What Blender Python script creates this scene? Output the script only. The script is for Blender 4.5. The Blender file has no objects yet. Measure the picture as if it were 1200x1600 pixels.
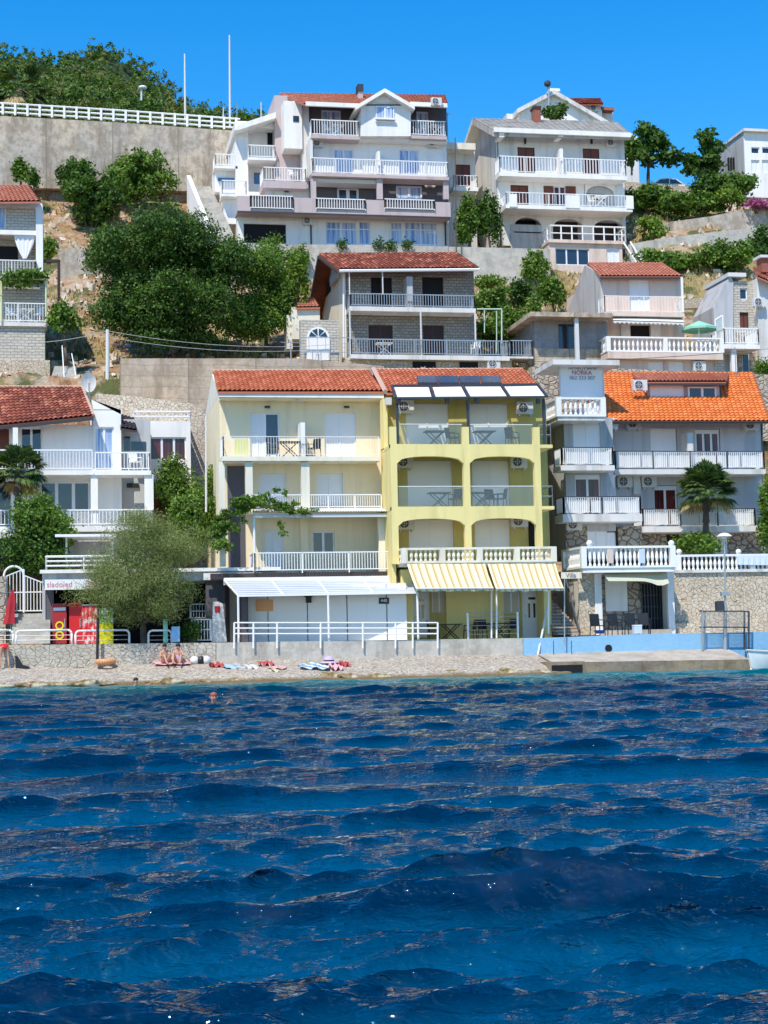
import bpy, math, random
import numpy as np
from mathutils import Vector, Matrix
random.seed(7); rng = np.random.default_rng(7)
R = math.radians
scene = bpy.context.scene
COL = scene.collection
for _a in ('scene',): pass

# ---------------------------------------------------------------- camera
F = 2570.0; CAMZ = 1.6; YAW = R(11.0); PITCH = math.atan(201/2570); ROLL = R(-1.2)
CM = Matrix.Rotation(-YAW, 3, 'Z') @ Matrix.Rotation(R(90)+PITCH, 3, 'X') @ Matrix.Rotation(ROLL, 3, 'Z')
cd = bpy.data.cameras.new('camera'); cam = bpy.data.objects.new('camera', cd); COL.objects.link(cam)
cam.matrix_world = Matrix.Translation((0, 0, CAMZ)) @ CM.to_4x4()
cd.sensor_fit = 'HORIZONTAL'; cd.sensor_width = 36; cd.lens = F/1200*36
cd.clip_start = 0.3; cd.clip_end = 3000
scene.camera = cam

# survey helpers: where the sight line through a point of the photo meets a plane of the town
def ray(px, py):
    return CM @ Vector((px-600, -(py-800), -F))
def U(px, py, Y):
    d = ray(px, py); t = Y/d.y
    return (d.x*t, CAMZ+d.z*t)
def P(px, py, Y):
    x, z = U(px, py, Y); return Vector((x, Y, z))
def RC(px0, py0, px1, py1, Y):
    cx, cy = (px0+px1)/2, (py0+py1)/2
    return U(px0, cy, Y)[0], U(px1, cy, Y)[0], U(cx, py1, Y)[1], U(cx, py0, Y)[1]   # x0,x1,z0,z1

# ---------------------------------------------------------------- node materials
class NM:
    def __init__(s, name):
        s.m = bpy.data.materials.new(name); s.m.use_nodes = True
        s.nt = s.m.node_tree; s.b = s.nt.nodes['Principled BSDF']; s.out = s.nt.nodes['Material Output']
        s._tc = None
    def n(s, t, **kw):
        o = s.nt.nodes.new(t)
        for k, v in kw.items():
            if k.startswith('i_'):
                k = k[2:]; k = int(k) if k.isdigit() else k.replace('_', ' ')
                o.inputs[k].default_value = v
            else: setattr(o, k, v)
        return o
    def l(s, a, b): s.nt.links.new(a, b)
    def co(s, scale=(1, 1, 1)):
        if s._tc is None: s._tc = s.n('ShaderNodeTexCoord')
        mp = s.n('ShaderNodeMapping'); mp.inputs['Scale'].default_value = scale
        s.l(s._tc.outputs['Object'], mp.inputs['Vector']); return mp.outputs['Vector']
    def noise(s, scale, detail=4, rough=.6, sc=(1, 1, 1)):
        o = s.n('ShaderNodeTexNoise'); o.inputs['Scale'].default_value = scale
        o.inputs['Detail'].default_value = detail; o.inputs['Roughness'].default_value = rough
        s.l(s.co(sc), o.inputs['Vector']); return o.outputs['Fac']
    def ramp(s, fac, stops, interp='LINEAR'):
        r = s.n('ShaderNodeValToRGB'); cr = r.color_ramp; cr.interpolation = interp
        while len(cr.elements) < len(stops): cr.elements.new(.5)
        for e, (p, c) in zip(cr.elements, stops):
            e.position = p; e.color = (*c, 1) if len(c) == 3 else c
        s.l(fac, r.inputs['Fac']); return r.outputs['Color']
    def mix(s, fac, a, b, mode='MIX'):
        o = s.n('ShaderNodeMix', data_type='RGBA', blend_type=mode)
        if isinstance(fac, (int, float)): o.inputs[0].default_value = fac
        else: s.l(fac, o.inputs[0])
        for i, v in ((6, a), (7, b)):
            if isinstance(v, tuple): o.inputs[i].default_value = (*v, 1) if len(v) == 3 else v
            else: s.l(v, o.inputs[i])
        return o.outputs[2]
    def math(s, op, a, b=None):
        o = s.n('ShaderNodeMath', operation=op)
        for i, v in ((0, a), (1, b)):
            if v is None: continue
            if isinstance(v, (int, float)): o.inputs[i].default_value = v
            else: s.l(v, o.inputs[i])
        return o.outputs[0]
    def bump(s, h, strength=.3, dist=.02):
        o = s.n('ShaderNodeBump'); o.inputs['Strength'].default_value = strength; o.inputs['Distance'].default_value = dist
        s.l(h, o.inputs['Height']); s.l(o.outputs['Normal'], s.b.inputs['Normal'])
    def color(s, c): s.l(c, s.b.inputs['Base Color'])
    def done(s, rough=.8, metal=0, spec=.3):
        s.b.inputs['Roughness'].default_value = rough; s.b.inputs['Metallic'].default_value = metal
        s.b.inputs['Specular IOR Level'].default_value = spec
        return s.m

def mul(c, k): return tuple(min(1, x*k) for x in c)
def stucco(name, c, dirt=.25, rough=.9, grain=60):
    m = NM(name)
    a = m.noise(.55, 5); st = m.noise(1.6, 4, .6, (1, 1, .12)); g = m.noise(grain, 2)
    d = m.math('MULTIPLY', m.ramp(a, [(.38, (0, 0, 0)), (.72, (1, 1, 1))]), dirt)
    c1 = m.mix(d, c, mul(c, .72))
    e = m.math('MULTIPLY', m.ramp(st, [(.5, (0, 0, 0)), (.66, (1, 1, 1))]), min(.9, dirt*1.9))
    c2 = m.mix(e, c1, mul(c, .6))
    c3 = m.mix(m.math('MULTIPLY', g, .12), c2, mul(c, .8))
    m.color(c3); m.bump(g, .25, .01)
    return m.done(rough)
def plain(name, c, rough=.5, metal=0, spec=.4, var=.1):
    m = NM(name); g = m.noise(3.0, 3)
    m.color(m.mix(m.math('MULTIPLY', g, var*2), c, mul(c, .7))); return m.done(rough, metal, spec)
def rubble(name, c1, c2, mortar, scale=2.6, edge=.05, sc=(1, 1, 1.25)):
    m = NM(name)
    v = m.n('ShaderNodeTexVoronoi', feature='F1'); v.inputs['Scale'].default_value = scale
    w = m.n('ShaderNodeTexVoronoi', feature='DISTANCE_TO_EDGE'); w.inputs['Scale'].default_value = scale
    nz = m.n('ShaderNodeTexNoise'); nz.inputs['Scale'].default_value = 1.7; m.l(m.co(), nz.inputs['Vector'])
    ad = m.n('ShaderNodeMixRGB', blend_type='ADD'); ad.inputs[0].default_value = .35
    m.l(m.co(sc), ad.inputs[1]); m.l(nz.outputs['Color'], ad.inputs[2])
    m.l(ad.outputs[0], v.inputs['Vector']); m.l(ad.outputs[0], w.inputs['Vector'])
    sep = m.n('ShaderNodeSeparateColor'); m.l(v.outputs['Color'], sep.inputs[0])
    c = m.mix(sep.outputs[0], c1, c2); g = m.noise(9, 4)
    c = m.mix(m.math('MULTIPLY', g, .5), c, mul(c1, .55))
    big = m.noise(.35, 3)
    c = m.mix(m.math('MULTIPLY', m.ramp(big, [(.45, (0, 0, 0)), (.7, (1, 1, 1))]), .4), c, mul(c2, .6))
    k = m.ramp(w.outputs['Distance'], [(edge*.4, (1, 1, 1)), (edge*1.6, (0, 0, 0))])
    m.color(m.mix(k, c, mortar))
    h = m.ramp(w.outputs['Distance'], [(0, (0, 0, 0)), (edge*4, (1, 1, 1))])
    m.bump(h, .7, .1); return m.done(.92)
def ashlar(name, c1, c2, mortar, bw=.42, bh=.2, ms=.018):
    m = NM(name); tc = m.n('ShaderNodeTexCoord'); sp = m.n('ShaderNodeSeparateXYZ'); m.l(tc.outputs['Object'], sp.inputs[0])
    cb = m.n('ShaderNodeCombineXYZ'); m.l(m.math('ADD', sp.outputs[0], m.math('MULTIPLY', sp.outputs[1], .93)), cb.inputs[0]); m.l(sp.outputs[2], cb.inputs[1])
    nz = m.n('ShaderNodeTexNoise'); nz.inputs['Scale'].default_value = 2.5; m.l(cb.outputs[0], nz.inputs['Vector'])
    ad = m.n('ShaderNodeMixRGB', blend_type='ADD'); ad.inputs[0].default_value = .09
    m.l(cb.outputs[0], ad.inputs[1]); m.l(nz.outputs['Color'], ad.inputs[2])
    b = m.n('ShaderNodeTexBrick'); m.l(ad.outputs[0], b.inputs['Vector'])
    b.inputs['Color1'].default_value = (*c1, 1); b.inputs['Color2'].default_value = (*c2, 1); b.inputs['Mortar'].default_value = (*mortar, 1)
    b.inputs['Scale'].default_value = 1; b.inputs['Brick Width'].default_value = bw; b.inputs['Row Height'].default_value = bh
    b.inputs['Mortar Size'].default_value = ms; b.inputs['Mortar Smooth'].default_value = .3; b.inputs['Bias'].default_value = 0
    g = m.noise(6, 4)
    m.color(m.mix(m.math('MULTIPLY', g, .45), b.outputs['Color'], mul(c1, .6)))
    m.bump(m.math('SUBTRACT', m.math('MULTIPLY', g, .6), b.outputs['Fac']), .8, .05); return m.done(.9)
def concrete(name, c, dirt=.6, board=0, joint=0):
    m = NM(name)
    a = m.noise(.22, 8, .7); b = m.noise(.8, 8, .75, (1, 1, .25)); g = m.noise(7, 6, .75); p = m.noise(1.1, 8, .8)
    gr = tuple(v*.35+sum(c)/3*.45 for v in c)
    x = m.mix(m.math('MULTIPLY', m.ramp(a, [(.4, (0, 0, 0)), (.58, (1, 1, 1))]), dirt), c, gr)
    x = m.mix(m.math('MULTIPLY', m.ramp(p, [(.47, (0, 0, 0)), (.56, (1, 1, 1))]), dirt*.75), x, mul(c, .42))
    x = m.mix(m.math('MULTIPLY', m.ramp(p, [(.36, (1, 1, 1)), (.44, (0, 0, 0))]), dirt*.5), x, mul(c, 1.3))
    x = m.mix(m.math('MULTIPLY', m.ramp(b, [(.5, (0, 0, 0)), (.64, (1, 1, 1))]), dirt), x, mul((c[0]*.9, c[1]*.88, c[2]*.85), .38))
    x = m.mix(m.math('MULTIPLY', g, .55), x, mul(c, .5))
    if board or joint:
        tc = m.n('ShaderNodeTexCoord'); sp = m.n('ShaderNodeSeparateXYZ'); m.l(tc.outputs['Object'], sp.inputs[0])
    if board:
        z = m.math('ADD', m.math('MULTIPLY', sp.outputs[2], 1/board), m.math('MULTIPLY', a, .9))
        k = m.ramp(m.math('FRACT', z), [(0, (1, 1, 1)), (.09, (0, 0, 0))])
        x = m.mix(m.math('MULTIPLY', k, .7), x, mul(c, .3)); joint = joint or 3.7
    if joint:
        xx = m.math('FRACT', m.math('ADD', m.math('MULTIPLY', sp.outputs[0], 1/joint), m.math('MULTIPLY', p, .02)))
        x = m.mix(m.math('MULTIPLY', m.ramp(xx, [(0, (1, 1, 1)), (.025, (0, 0, 0))]), .8), x, mul(c, .22))
        x = m.mix(m.math('MULTIPLY', m.ramp(xx, [(0, (1, 1, 1)), (.16, (0, 0, 0))]), .3), x, mul(c, .4))
    m.color(x); m.bump(g, .6, .04); return m.done(.93)
def tilemat(name, c1, c2, c3, old=.3):
    m = NM(name); uv = m.n('ShaderNodeUVMap')
    fl = m.n('ShaderNodeVectorMath', operation='FLOOR'); m.l(uv.outputs[0], fl.inputs[0])
    w = m.n('ShaderNodeTexWhiteNoise'); m.l(fl.outputs[0], w.inputs['Vector'])
    c = m.ramp(w.outputs['Value'], [(0, c1), (.6, c2), (1, c3)])
    nz = m.noise(.8, 5)
    c = m.mix(m.math('MULTIPLY', m.ramp(nz, [(.45, (0, 0, 0)), (.68, (1, 1, 1))]), old), c, mul(c1, .45))
    sp = m.n('ShaderNodeSeparateXYZ'); m.l(uv.outputs[0], sp.inputs[0])
    fr = m.math('FRACT', sp.outputs[1]); k = m.ramp(fr, [(.02, (1, 1, 1)), (.16, (0, 0, 0))])
    c = m.mix(m.math('MULTIPLY', k, .35), c, mul(c1, .4))
    m.color(c); return m.done(.8)
def glassmat(name, c, rough=.06, spec=.8, curtain=None):
    m = NM(name)
    if curtain:
        w = m.n('ShaderNodeTexNoise'); w.inputs['Scale'].default_value = 7; w.inputs['Detail'].default_value = 1
        m.l(m.co((1, 1, .05)), w.inputs['Vector'])
        m.color(m.ramp(w.outputs['Fac'], [(.35, c), (.6, curtain)]))
    else:
        m.color(m.mix(m.noise(.9, 2), c, mul(c, .4)))
    return m.done(rough, 0, spec)
def leafmat(name, dark, mid, light, trans=.35, dry=None):
    m = NM(name); g = m.n('ShaderNodeNewGeometry'); nz = m.noise(.55, 3)
    f = m.math('ADD', m.math('MULTIPLY', g.outputs['Random Per Island'], .65), m.math('MULTIPLY', nz, .5))
    c = m.ramp(f, [(.15, dark), (.55, mid), (.95, light)])
    if dry: c = m.mix(m.ramp(m.noise(.25, 3), [(.52, (0, 0, 0)), (.6, (1, 1, 1))]), c, dry)
    m.color(c); m.done(.55, 0, .25)
    t = m.n('ShaderNodeBsdfTranslucent'); m.l(m.mix(1, c, (1.2, 1.3, .5), 'MULTIPLY'), t.inputs['Color'])
    ms = m.n('ShaderNodeMixShader'); ms.inputs[0].default_value = trans
    m.l(m.b.outputs[0], ms.inputs[1]); m.l(t.outputs[0], ms.inputs[2]); m.l(ms.outputs[0], m.out.inputs['Surface'])
    return m.m
def slats(name, c, period=.09, dark=.75, axis=2, rough=.6):
    m = NM(name); tc = m.n('ShaderNodeTexCoord'); sp = m.n('ShaderNodeSeparateXYZ'); m.l(tc.outputs['Object'], sp.inputs[0])
    fr = m.math('FRACT', m.math('MULTIPLY', sp.outputs[axis], 1/period))
    k = m.ramp(fr, [(0, (1, 1, 1)), (.25, (0, 0, 0))])
    m.color(m.mix(m.math('MULTIPLY', k, 1-dark+.2), c, mul(c, dark))); m.bump(fr, .3, .01); return m.done(rough)

WHITE = (.78, .78, .78)
M = {}
M['white'] = stucco('white_stucco', (.88, .85, .8), .16)
M['white2'] = stucco('offwhite_stucco', (.74, .71, .66), .4)
M['greyw'] = stucco('grey_white_stucco', (.74, .71, .66), .3)
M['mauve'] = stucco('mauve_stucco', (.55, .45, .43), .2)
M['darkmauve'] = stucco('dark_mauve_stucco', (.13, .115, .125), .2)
M['cream'] = stucco('cream_stucco', (.9, .75, .5), .18)
M['creamw'] = stucco('pale_cream_stucco', (.84, .77, .62), .25)
M['lime'] = stucco('lime_yellow_stucco', (.86, .71, .3), .2)
M['limed'] = stucco('olive_yellow_stucco', (.55, .45, .15), .2)
M['bluegrey'] = stucco('blue_grey_stucco', (.54, .54, .55), .3)
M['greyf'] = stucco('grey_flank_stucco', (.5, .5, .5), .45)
M['peach'] = stucco('peach_stucco', (.74, .58, .48), .3)
M['peachg'] = stucco('weathered_render', (.55, .5, .45), .5)
M['rendergrey'] = concrete('grey_render', (.38, .38, .38), .5)  # own grey of the bare concrete block
M['paint'] = plain('white_paint', (.86, .84, .8), .45, var=.05)
M['paintd'] = plain('aged_white_paint', (.68, .67, .64), .55, var=.15)
M['pvc'] = plain('white_window_plastic', (.8, .8, .82), .35, var=.03)
M['shutter'] = slats('white_roller_shutter', (.8, .8, .8), .075, .86)
M['shutterb'] = slats('beige_roller_shutter', (.6, .52, .42), .075, .75)
M['brown'] = slats('brown_wood_shutter', (.16, .05, .035), .1, .6)
M['doorbrown'] = plain('dark_wood', (.05, .025, .02), .5)
M['black'] = plain('black_plastic', (.02, .02, .022), .45)
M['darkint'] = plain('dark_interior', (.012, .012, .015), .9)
M['darkmetal'] = plain('dark_metal', (.06, .065, .075), .4, .3)
M['steel'] = plain('galvanised_steel', (.45, .46, .47), .4, .6)
M['gutter'] = plain('brown_gutter', (.06, .045, .045), .5)
M['glass'] = glassmat('window_glass', (.03, .045, .07))
M['glassb'] = glassmat('sky_painted_glass', (.1, .2, .42), .08, .8)  # blue base colour stands in for the reflected sky
M['curtain'] = glassmat('curtained_glass', (.16, .26, .5), .12, .6, (.55, .62, .75))  # curtain folds, with reflected sky painted as blue between them
M['redint'] = glassmat('glass_with_red_curtain', (.02, .015, .015), .1, .5, (.14, .02, .02))
M['rail_glass'] = None
M['tile_red'] = tilemat('red_clay_tiles', (.44, .12, .055), (.54, .17, .08), (.62, .24, .13), .18)
M['tile_orange'] = tilemat('orange_clay_tiles', (.64, .17, .04), (.72, .22, .05), (.78, .28, .09), .15)
M['tile_old'] = tilemat('weathered_clay_tiles', (.2, .055, .035), (.33, .09, .05), (.55, .22, .13), .6)
M['tile_pink'] = tilemat('faded_clay_tiles', (.42, .15, .09), (.48, .18, .11), (.55, .24, .16), .2)
M['ridge'] = plain('pale_ridge_tiles', (.62, .4, .3), .8, var=.3)
M['ashlar'] = ashlar('coursed_limestone', (.4, .36, .3), (.27, .24, .2), (.16, .14, .12), .33, .18, .022)
M['ashlar_w'] = ashlar('white_limestone_blocks', (.66, .6, .5), (.54, .49, .41), (.34, .3, .25), .4, .17, .018)
M['rubble'] = rubble('rubble_limestone', (.6, .5, .37), (.46, .38, .3), (.24, .19, .14), 3.0, .035)
M['rubble_w'] = rubble('pale_rubble_stone', (.76, .66, .51), (.62, .49, .35), (.46, .36, .25), 4.8, .018)
M['brick'] = ashlar('red_brick', (.42, .12, .07), (.34, .09, .055), (.3, .22, .18), .25, .08, .012)
M['crazy'] = rubble('crazy_paving_cladding', (.56, .45, .33), (.36, .3, .25), (.09, .075, .065), 2.6, .04)
M['seawall'] = rubble('sea_wall_stone', (.7, .62, .5), (.56, .49, .39), (.46, .4, .32), 4.2, .016, (1, 1, 1.5))
M['conc'] = concrete('weathered_concrete', (.7, .57, .42), 1, 0, 5.2)
M['concp'] = concrete('pale_concrete', (.68, .62, .52), .6)
M['quaytop'] = concrete('dry_quay_concrete', (.6, .51, .4), .5)
M['concb'] = concrete('board_marked_concrete', (.68, .52, .36), .7, .62)
M['quay'] = concrete('wet_quay_concrete', (.4, .3, .19), .8)
M['blue'] = concrete('sky_blue_painted_concrete', (.3, .58, .82), .12)
M['asphalt'] = plain('grey_paving', (.35, .33, .3), .9)
M['red'] = plain('red_vinyl', (.65, .02, .025), .35)
M['yellow'] = plain('yellow_vinyl', (.8, .7, .02), .4)
M['green'] = plain('green_fabric', (.28, .6, .42), .8)
M['orange'] = plain('orange_plastic', (.8, .4, .18), .5)
M['skin'] = plain('skin', (.55, .3, .2), .6)
M['navy'] = plain('navy_plastic', (.02, .06, .3), .4)
M['yframe'] = plain('pale_yellow_paint', (.7, .68, .35), .5)
M['yellowcloth'] = plain('yellow_cloth', (.75, .72, .3), .9, var=.3)
M['hair'] = plain('dark_hair', (.02, .015, .012), .7)
M['bark'] = concrete('bark', (.16, .12, .085), .6)
M['panel'] = plain('solar_panel', (.03, .05, .11), .15, .2, .8)
M['canvas_w'] = plain('white_blind_fabric', (.72, .72, .66), .8)
M['canvas_g'] = plain('sage_canvas', (.5, .5, .38), .85)

# ---------------------------------------------------------------- mesh building
class MB:
    def __init__(s): s.v = []; s.f = []; s.mi = []; s.uv = None; s.cur = 0
    def add(s, vs, fs):
        o = len(s.v); s.v += [tuple(p) for p in vs]
        for f in fs: s.f.append([i+o for i in f]); s.mi.append(s.cur)
        return s
    def box(s, x0, x1, y0, y1, z0, z1):
        if x0 > x1: x0, x1 = x1, x0
        if y0 > y1: y0, y1 = y1, y0
        if z0 > z1: z0, z1 = z1, z0
        return s.add([(x0,y0,z0),(x1,y0,z0),(x1,y1,z0),(x0,y1,z0),(x0,y0,z1),(x1,y0,z1),(x1,y1,z1),(x0,y1,z1)],
              [(0,3,2,1),(4,5,6,7),(0,1,5,4),(1,2,6,5),(2,3,7,6),(3,0,4,7)])
    def quad(s, a, b, c, d): return s.add([a, b, c, d], [(0, 1, 2, 3)])
    def slab(s, a, b, c, d, t):
        """thick sheet: abcd the top corners, t thickness downwards"""
        q = [Vector(p) for p in (a, b, c, d)]; w = [p-Vector((0, 0, t)) for p in q]
        return s.add(q+w, [(0,1,2,3),(7,6,5,4),(0,4,5,1),(1,5,6,2),(2,6,7,3),(3,7,4,0)])
    def prism(s, pts, y0, y1):
        """pts (x,z) outline extruded from y0 to y1"""
        n = len(pts)
        return s.add([(x, y0, z) for x, z in pts]+[(x, y1, z) for x, z in pts],
              [tuple(range(n)), tuple(range(2*n-1, n-1, -1))]+[(i, i+n, (i+1) % n+n, (i+1) % n) for i in range(n)])
    def prismx(s, pts, x0, x1):
        n = len(pts)
        return s.add([(x0, y, z) for y, z in pts]+[(x1, y, z) for y, z in pts],
              [tuple(range(n)), tuple(range(2*n-1, n-1, -1))]+[(i, i+n, (i+1) % n+n, (i+1) % n) for i in range(n)])
    def tube(s, a, b, r, r2=None, n=6, cap=True):
        a, b = Vector(a), Vector(b); r2 = r if r2 is None else r2
        d = (b-a).normalized(); u = d.orthogonal().normalized(); w = d.cross(u)
        vs = [a+(u*math.cos(t)+w*math.sin(t))*r for t in [2*math.pi*i/n for i in range(n)]]
        vs += [b+(u*math.cos(t)+w*math.sin(t))*r2 for t in [2*math.pi*i/n for i in range(n)]]
        fs = [(i, (i+1) % n, (i+1) % n+n, i+n) for i in range(n)]
        if cap: fs += [tuple(range(n-1, -1, -1)), tuple(range(n, 2*n))]
        return s.add(vs, fs)
    def path(s, pts, r, n=6):
        for a, b in zip(pts, pts[1:]): s.tube(a, b, r, r, n)
        return s
    def lathe(s, c, prof, n=8):
        vs = []; fs = []
        for r, z in prof:
            for i in range(n):
                t = 2*math.pi*i/n; vs.append((c[0]+r*math.cos(t), c[1]+r*math.sin(t), c[2]+z))
        for k in range(len(prof)-1):
            for i in range(n): fs.append((k*n+i, k*n+(i+1) % n, (k+1)*n+(i+1) % n, (k+1)*n+i))
        fs.append(tuple(range(n-1, -1, -1))); fs.append(tuple(range((len(prof)-1)*n, len(prof)*n)))
        return s.add(vs, fs)
    def ball(s, c, r, n=10, sz=1):
        return s.lathe(c, [(r*math.sin(math.pi*k/8)+1e-4, -r*sz*math.cos(math.pi*k/8)) for k in range(9)], n)
    def disc(s, c, r, ny=-1, n=20, tilt=0, t=.03):
        """round plate facing -y, thickness t"""
        vs = [(c[0]+r*math.cos(2*math.pi*i/n), c[1]+tilt*math.sin(2*math.pi*i/n), c[2]+r*math.sin(2*math.pi*i/n)) for i in range(n)]
        vs += [(x, y+t, z) for x, y, z in vs]
        return s.add(vs, [tuple(range(n)), tuple(range(2*n-1, n-1, -1))]+[(i, i+n, (i+1) % n+n, (i+1) % n) for i in range(n)])
    def ring(s, c, r, w, t=.03, n=20):
        for i in range(n):
            a, b = 2*math.pi*i/n, 2*math.pi*(i+1)/n
            p = [(c[0]+q*math.cos(k), c[2]+q*math.sin(k)) for q, k in ((r, a), (r+w, a), (r+w, b), (r, b))]
            s.prism(p, c[1], c[1]+t)
        return s
    def facade(s, x0, x1, z0, z1, y, holes=(), th=.25):
        """front wall sheet in the plane y with rectangular openings that have reveals"""
        xs = sorted({x0, x1, *[h[0] for h in holes], *[h[1] for h in holes]}); xs = [x for x in xs if x0-1e-6 <= x <= x1+1e-6]
        zs = sorted({z0, z1, *[h[2] for h in holes], *[h[3] for h in holes]}); zs = [z for z in zs if z0-1e-6 <= z <= z1+1e-6]
        for a, b in zip(xs, xs[1:]):
            for c, d in zip(zs, zs[1:]):
                mx, mz = (a+b)/2, (c+d)/2
                if any(h[0] < mx < h[1] and h[2] < mz < h[3] for h in holes): continue
                s.quad((a, y, c), (b, y, c), (b, y, d), (a, y, d))
        for h in holes:
            a, b, c, d = h
            for p, q in (((a, c), (a, d)), ((b, d), (b, c)), ((a, d), (b, d)), ((b, c), (a, c))):
                s.quad((p[0], y, p[1]), (q[0], y, q[1]), (q[0], y+th, q[1]), (p[0], y+th, p[1]))
        s.quad((x0, y, z0), (x0, y, z1), (x0, y+th, z1), (x0, y+th, z0)); s.quad((x1, y, z1), (x1, y, z0), (x1, y+th, z0), (x1, y+th, z1))
        s.quad((x0, y, z1), (x1, y, z1), (x1, y+th, z1), (x0, y+th, z1)); s.quad((x1, y, z0), (x0, y, z0), (x0, y+th, z0), (x1, y+th, z0))
        return s
    def arch(s, x0, x1, z0, z1, rise, y0, y1, ztop, n=14, p=2.0):
        """spandrel above an arched opening: opening x0..x1, springing z0, crown z0+rise, filled up to ztop"""
        for i in range(n):
            a, b = i/n, (i+1)/n
            xa, xb = x0+(x1-x0)*a, x0+(x1-x0)*b
            za, zb = z0+rise*(1-abs(2*a-1)**p)**(1/p), z0+rise*(1-abs(2*b-1)**p)**(1/p)
            s.prism([(xa, za), (xb, zb), (xb, ztop), (xa, ztop)], y0, y1)
        return s
    def build(s, name, mat, parent=None, smooth=False, loc=None):
        base = Vector(loc) if loc is not None else (root_loc(parent) if parent else Vector((0, 0, 0)))
        me = bpy.data.meshes.new(name)
        me.from_pydata([(x-base.x, y-base.y, z-base.z) for x, y, z in s.v], [], s.f)
        for m in (mat if isinstance(mat, (list, tuple)) else [mat]): me.materials.append(m)
        if isinstance(mat, (list, tuple)): me.polygons.foreach_set('material_index', s.mi)
        if s.uv is not None:
            u = me.uv_layers.new(name='UVMap'); 
            li = np.zeros(len(me.loops), dtype=np.int32); me.loops.foreach_get('vertex_index', li)
            u.data.foreach_set('uv', np.array(s.uv, dtype=np.float32)[li].ravel())
        if smooth: me.polygons.foreach_set('use_smooth', [True]*len(me.polygons))
        me.update()
        o = bpy.data.objects.new(name, me); COL.objects.link(o)
        if parent: o.parent = parent
        else: o.location = base
        return o
def root_loc(o):
    while o.parent: o = o.parent
    return Vector(o.location)
def tag(o, label=None, cat=None, group=None, kind=None):
    if label: o['label'] = label
    if cat: o['category'] = cat
    if group: o['group'] = group
    if kind: o['kind'] = kind
    return o
def thing(name, label, cat, loc, group=None):
    o = bpy.data.objects.new(name, None); COL.objects.link(o); o.location = loc; o.empty_display_size = .3
    return tag(o, label, cat, group)
def struct(mb, name, mat, smooth=False):
    return tag(mb.build(name, mat, smooth=smooth), kind='structure')
def copy_tree(o, parent=None):
    c = o.copy(); COL.objects.link(c)
    if parent: c.parent = parent
    for ch in list(o.children): copy_tree(ch, c)
    return c
def place(proto, loc, label, group=None, rz=0, sc=1, used=set()):
    """first use moves the prototype itself, later uses copy it with its parts"""
    o = proto if proto.name not in used else copy_tree(proto)
    used.add(proto.name)
    o.location = loc; o.rotation_euler = (0, 0, rz); o.scale = (sc, sc, sc) if isinstance(sc, (int, float)) else sc
    o['label'] = label
    if group: o['group'] = group
    return o

def tiles(eL, eR, rR, rL, colw=.22, rowl=.4, amp=.045, th=.1):
    """clay tile roof sheet between eave (eL,eR) and ridge (rL,rR)"""
    eL, eR, rR, rL = map(Vector, (eL, eR, rR, rL)); mb = MB(); mb.uv = []
    w = max((eR-eL).length, (rR-rL).length); h = max((rL-eL).length, (rR-eR).length)
    nc, nr = max(2, round(w/colw)), max(2, round(h/rowl)); nrm = (eR-eL).cross(rL-eL).normalized()
    if nrm.z < 0: nrm = -nrm
    S = 5
    us = [i/(nc*S) for i in range(nc*S+1)]
    rows = []
    for r in range(nr): rows += [(r/nr, .05), ((r+1)/nr-1e-4, .0)]
    for v, lift in rows:
        for i, u in enumerate(us):
            p = (eL.lerp(eR, u)).lerp(rL.lerp(rR, u), v)
            ph = (i % S)/S; a = amp*(math.sin(math.pi*ph)*1.5-.3 if ph < 1 else 0)
            q = p+nrm*(a+lift+.02); mb.v.append(tuple(q)); mb.uv.append((u*nc, v*nr))
    n = len(us)
    for k in range(len(rows)-1):
        for i in range(n-1):
            mb.f.append([k*n+i, k*n+i+1, (k+1)*n+i+1, (k+1)*n+i]); mb.mi.append(0)
    o = len(mb.v)
    dn = Vector((0, 0, -th)); b = [eL, eR, rR, rL, eL+dn, eR+dn, rR+dn, rL+dn]
    mb.add(b, [(0,1,2,3),(7,6,5,4),(0,4,5,1),(1,5,6,2),(2,6,7,3),(3,7,4,0)]); mb.uv += [(0.5, .5)]*8
    return mb

# railings: all from (xa,ya) to (xb,yb) at floor height z
def rail_bars(pts, h=.95, step=.11, r=.016, post=1.6, toph=.035, mb=None, low=.1):
    mb = mb or MB()
    for a, b in zip(pts, pts[1:]):
        a, b = Vector(a), Vector(b); L = (b-a).length; n = max(1, round(L/step)); d = (b-a)/n
        up = Vector((0, 0, h)); lo = Vector((0, 0, low))
        mb.tube(a+up, b+up, toph, n=4); mb.tube(a+lo, b+lo, toph*.8, n=4)
        for i in range(n+1):
            p = a+d*i; mb.tube(p+lo, p+up, r, n=4, cap=False)
        k = max(1, round(L/post))
        for i in range(k+1):
            p = a+(b-a)*(i/k); mb.tube(p-Vector((0, 0, .05)), p+up, .035, n=4)
    return mb
def rail_h(pts, h=1., nb=3, post=1.7, r=.028, mb=None, rp=.035):
    mb = mb or MB()
    for a, b in zip(pts, pts[1:]):
        a, b = Vector(a), Vector(b); L = (b-a).length
        for i in range(nb):
            u = Vector((0, 0, h*(i+1)/nb)); mb.tube(a+u, b+u, r if i < nb-1 else r*1.3, n=6)
        k = max(1, round(L/post))
        for i in range(k+1):
            p = a+(b-a)*(i/k); mb.tube(p, p+Vector((0, 0, h)), rp, n=6)
    return mb
BP = [(.06, 0), (.075, .05), (.04, .12), (.085, .32), (.075, .42), (.04, .58), (.06, .66), (.065, .72)]
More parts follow.
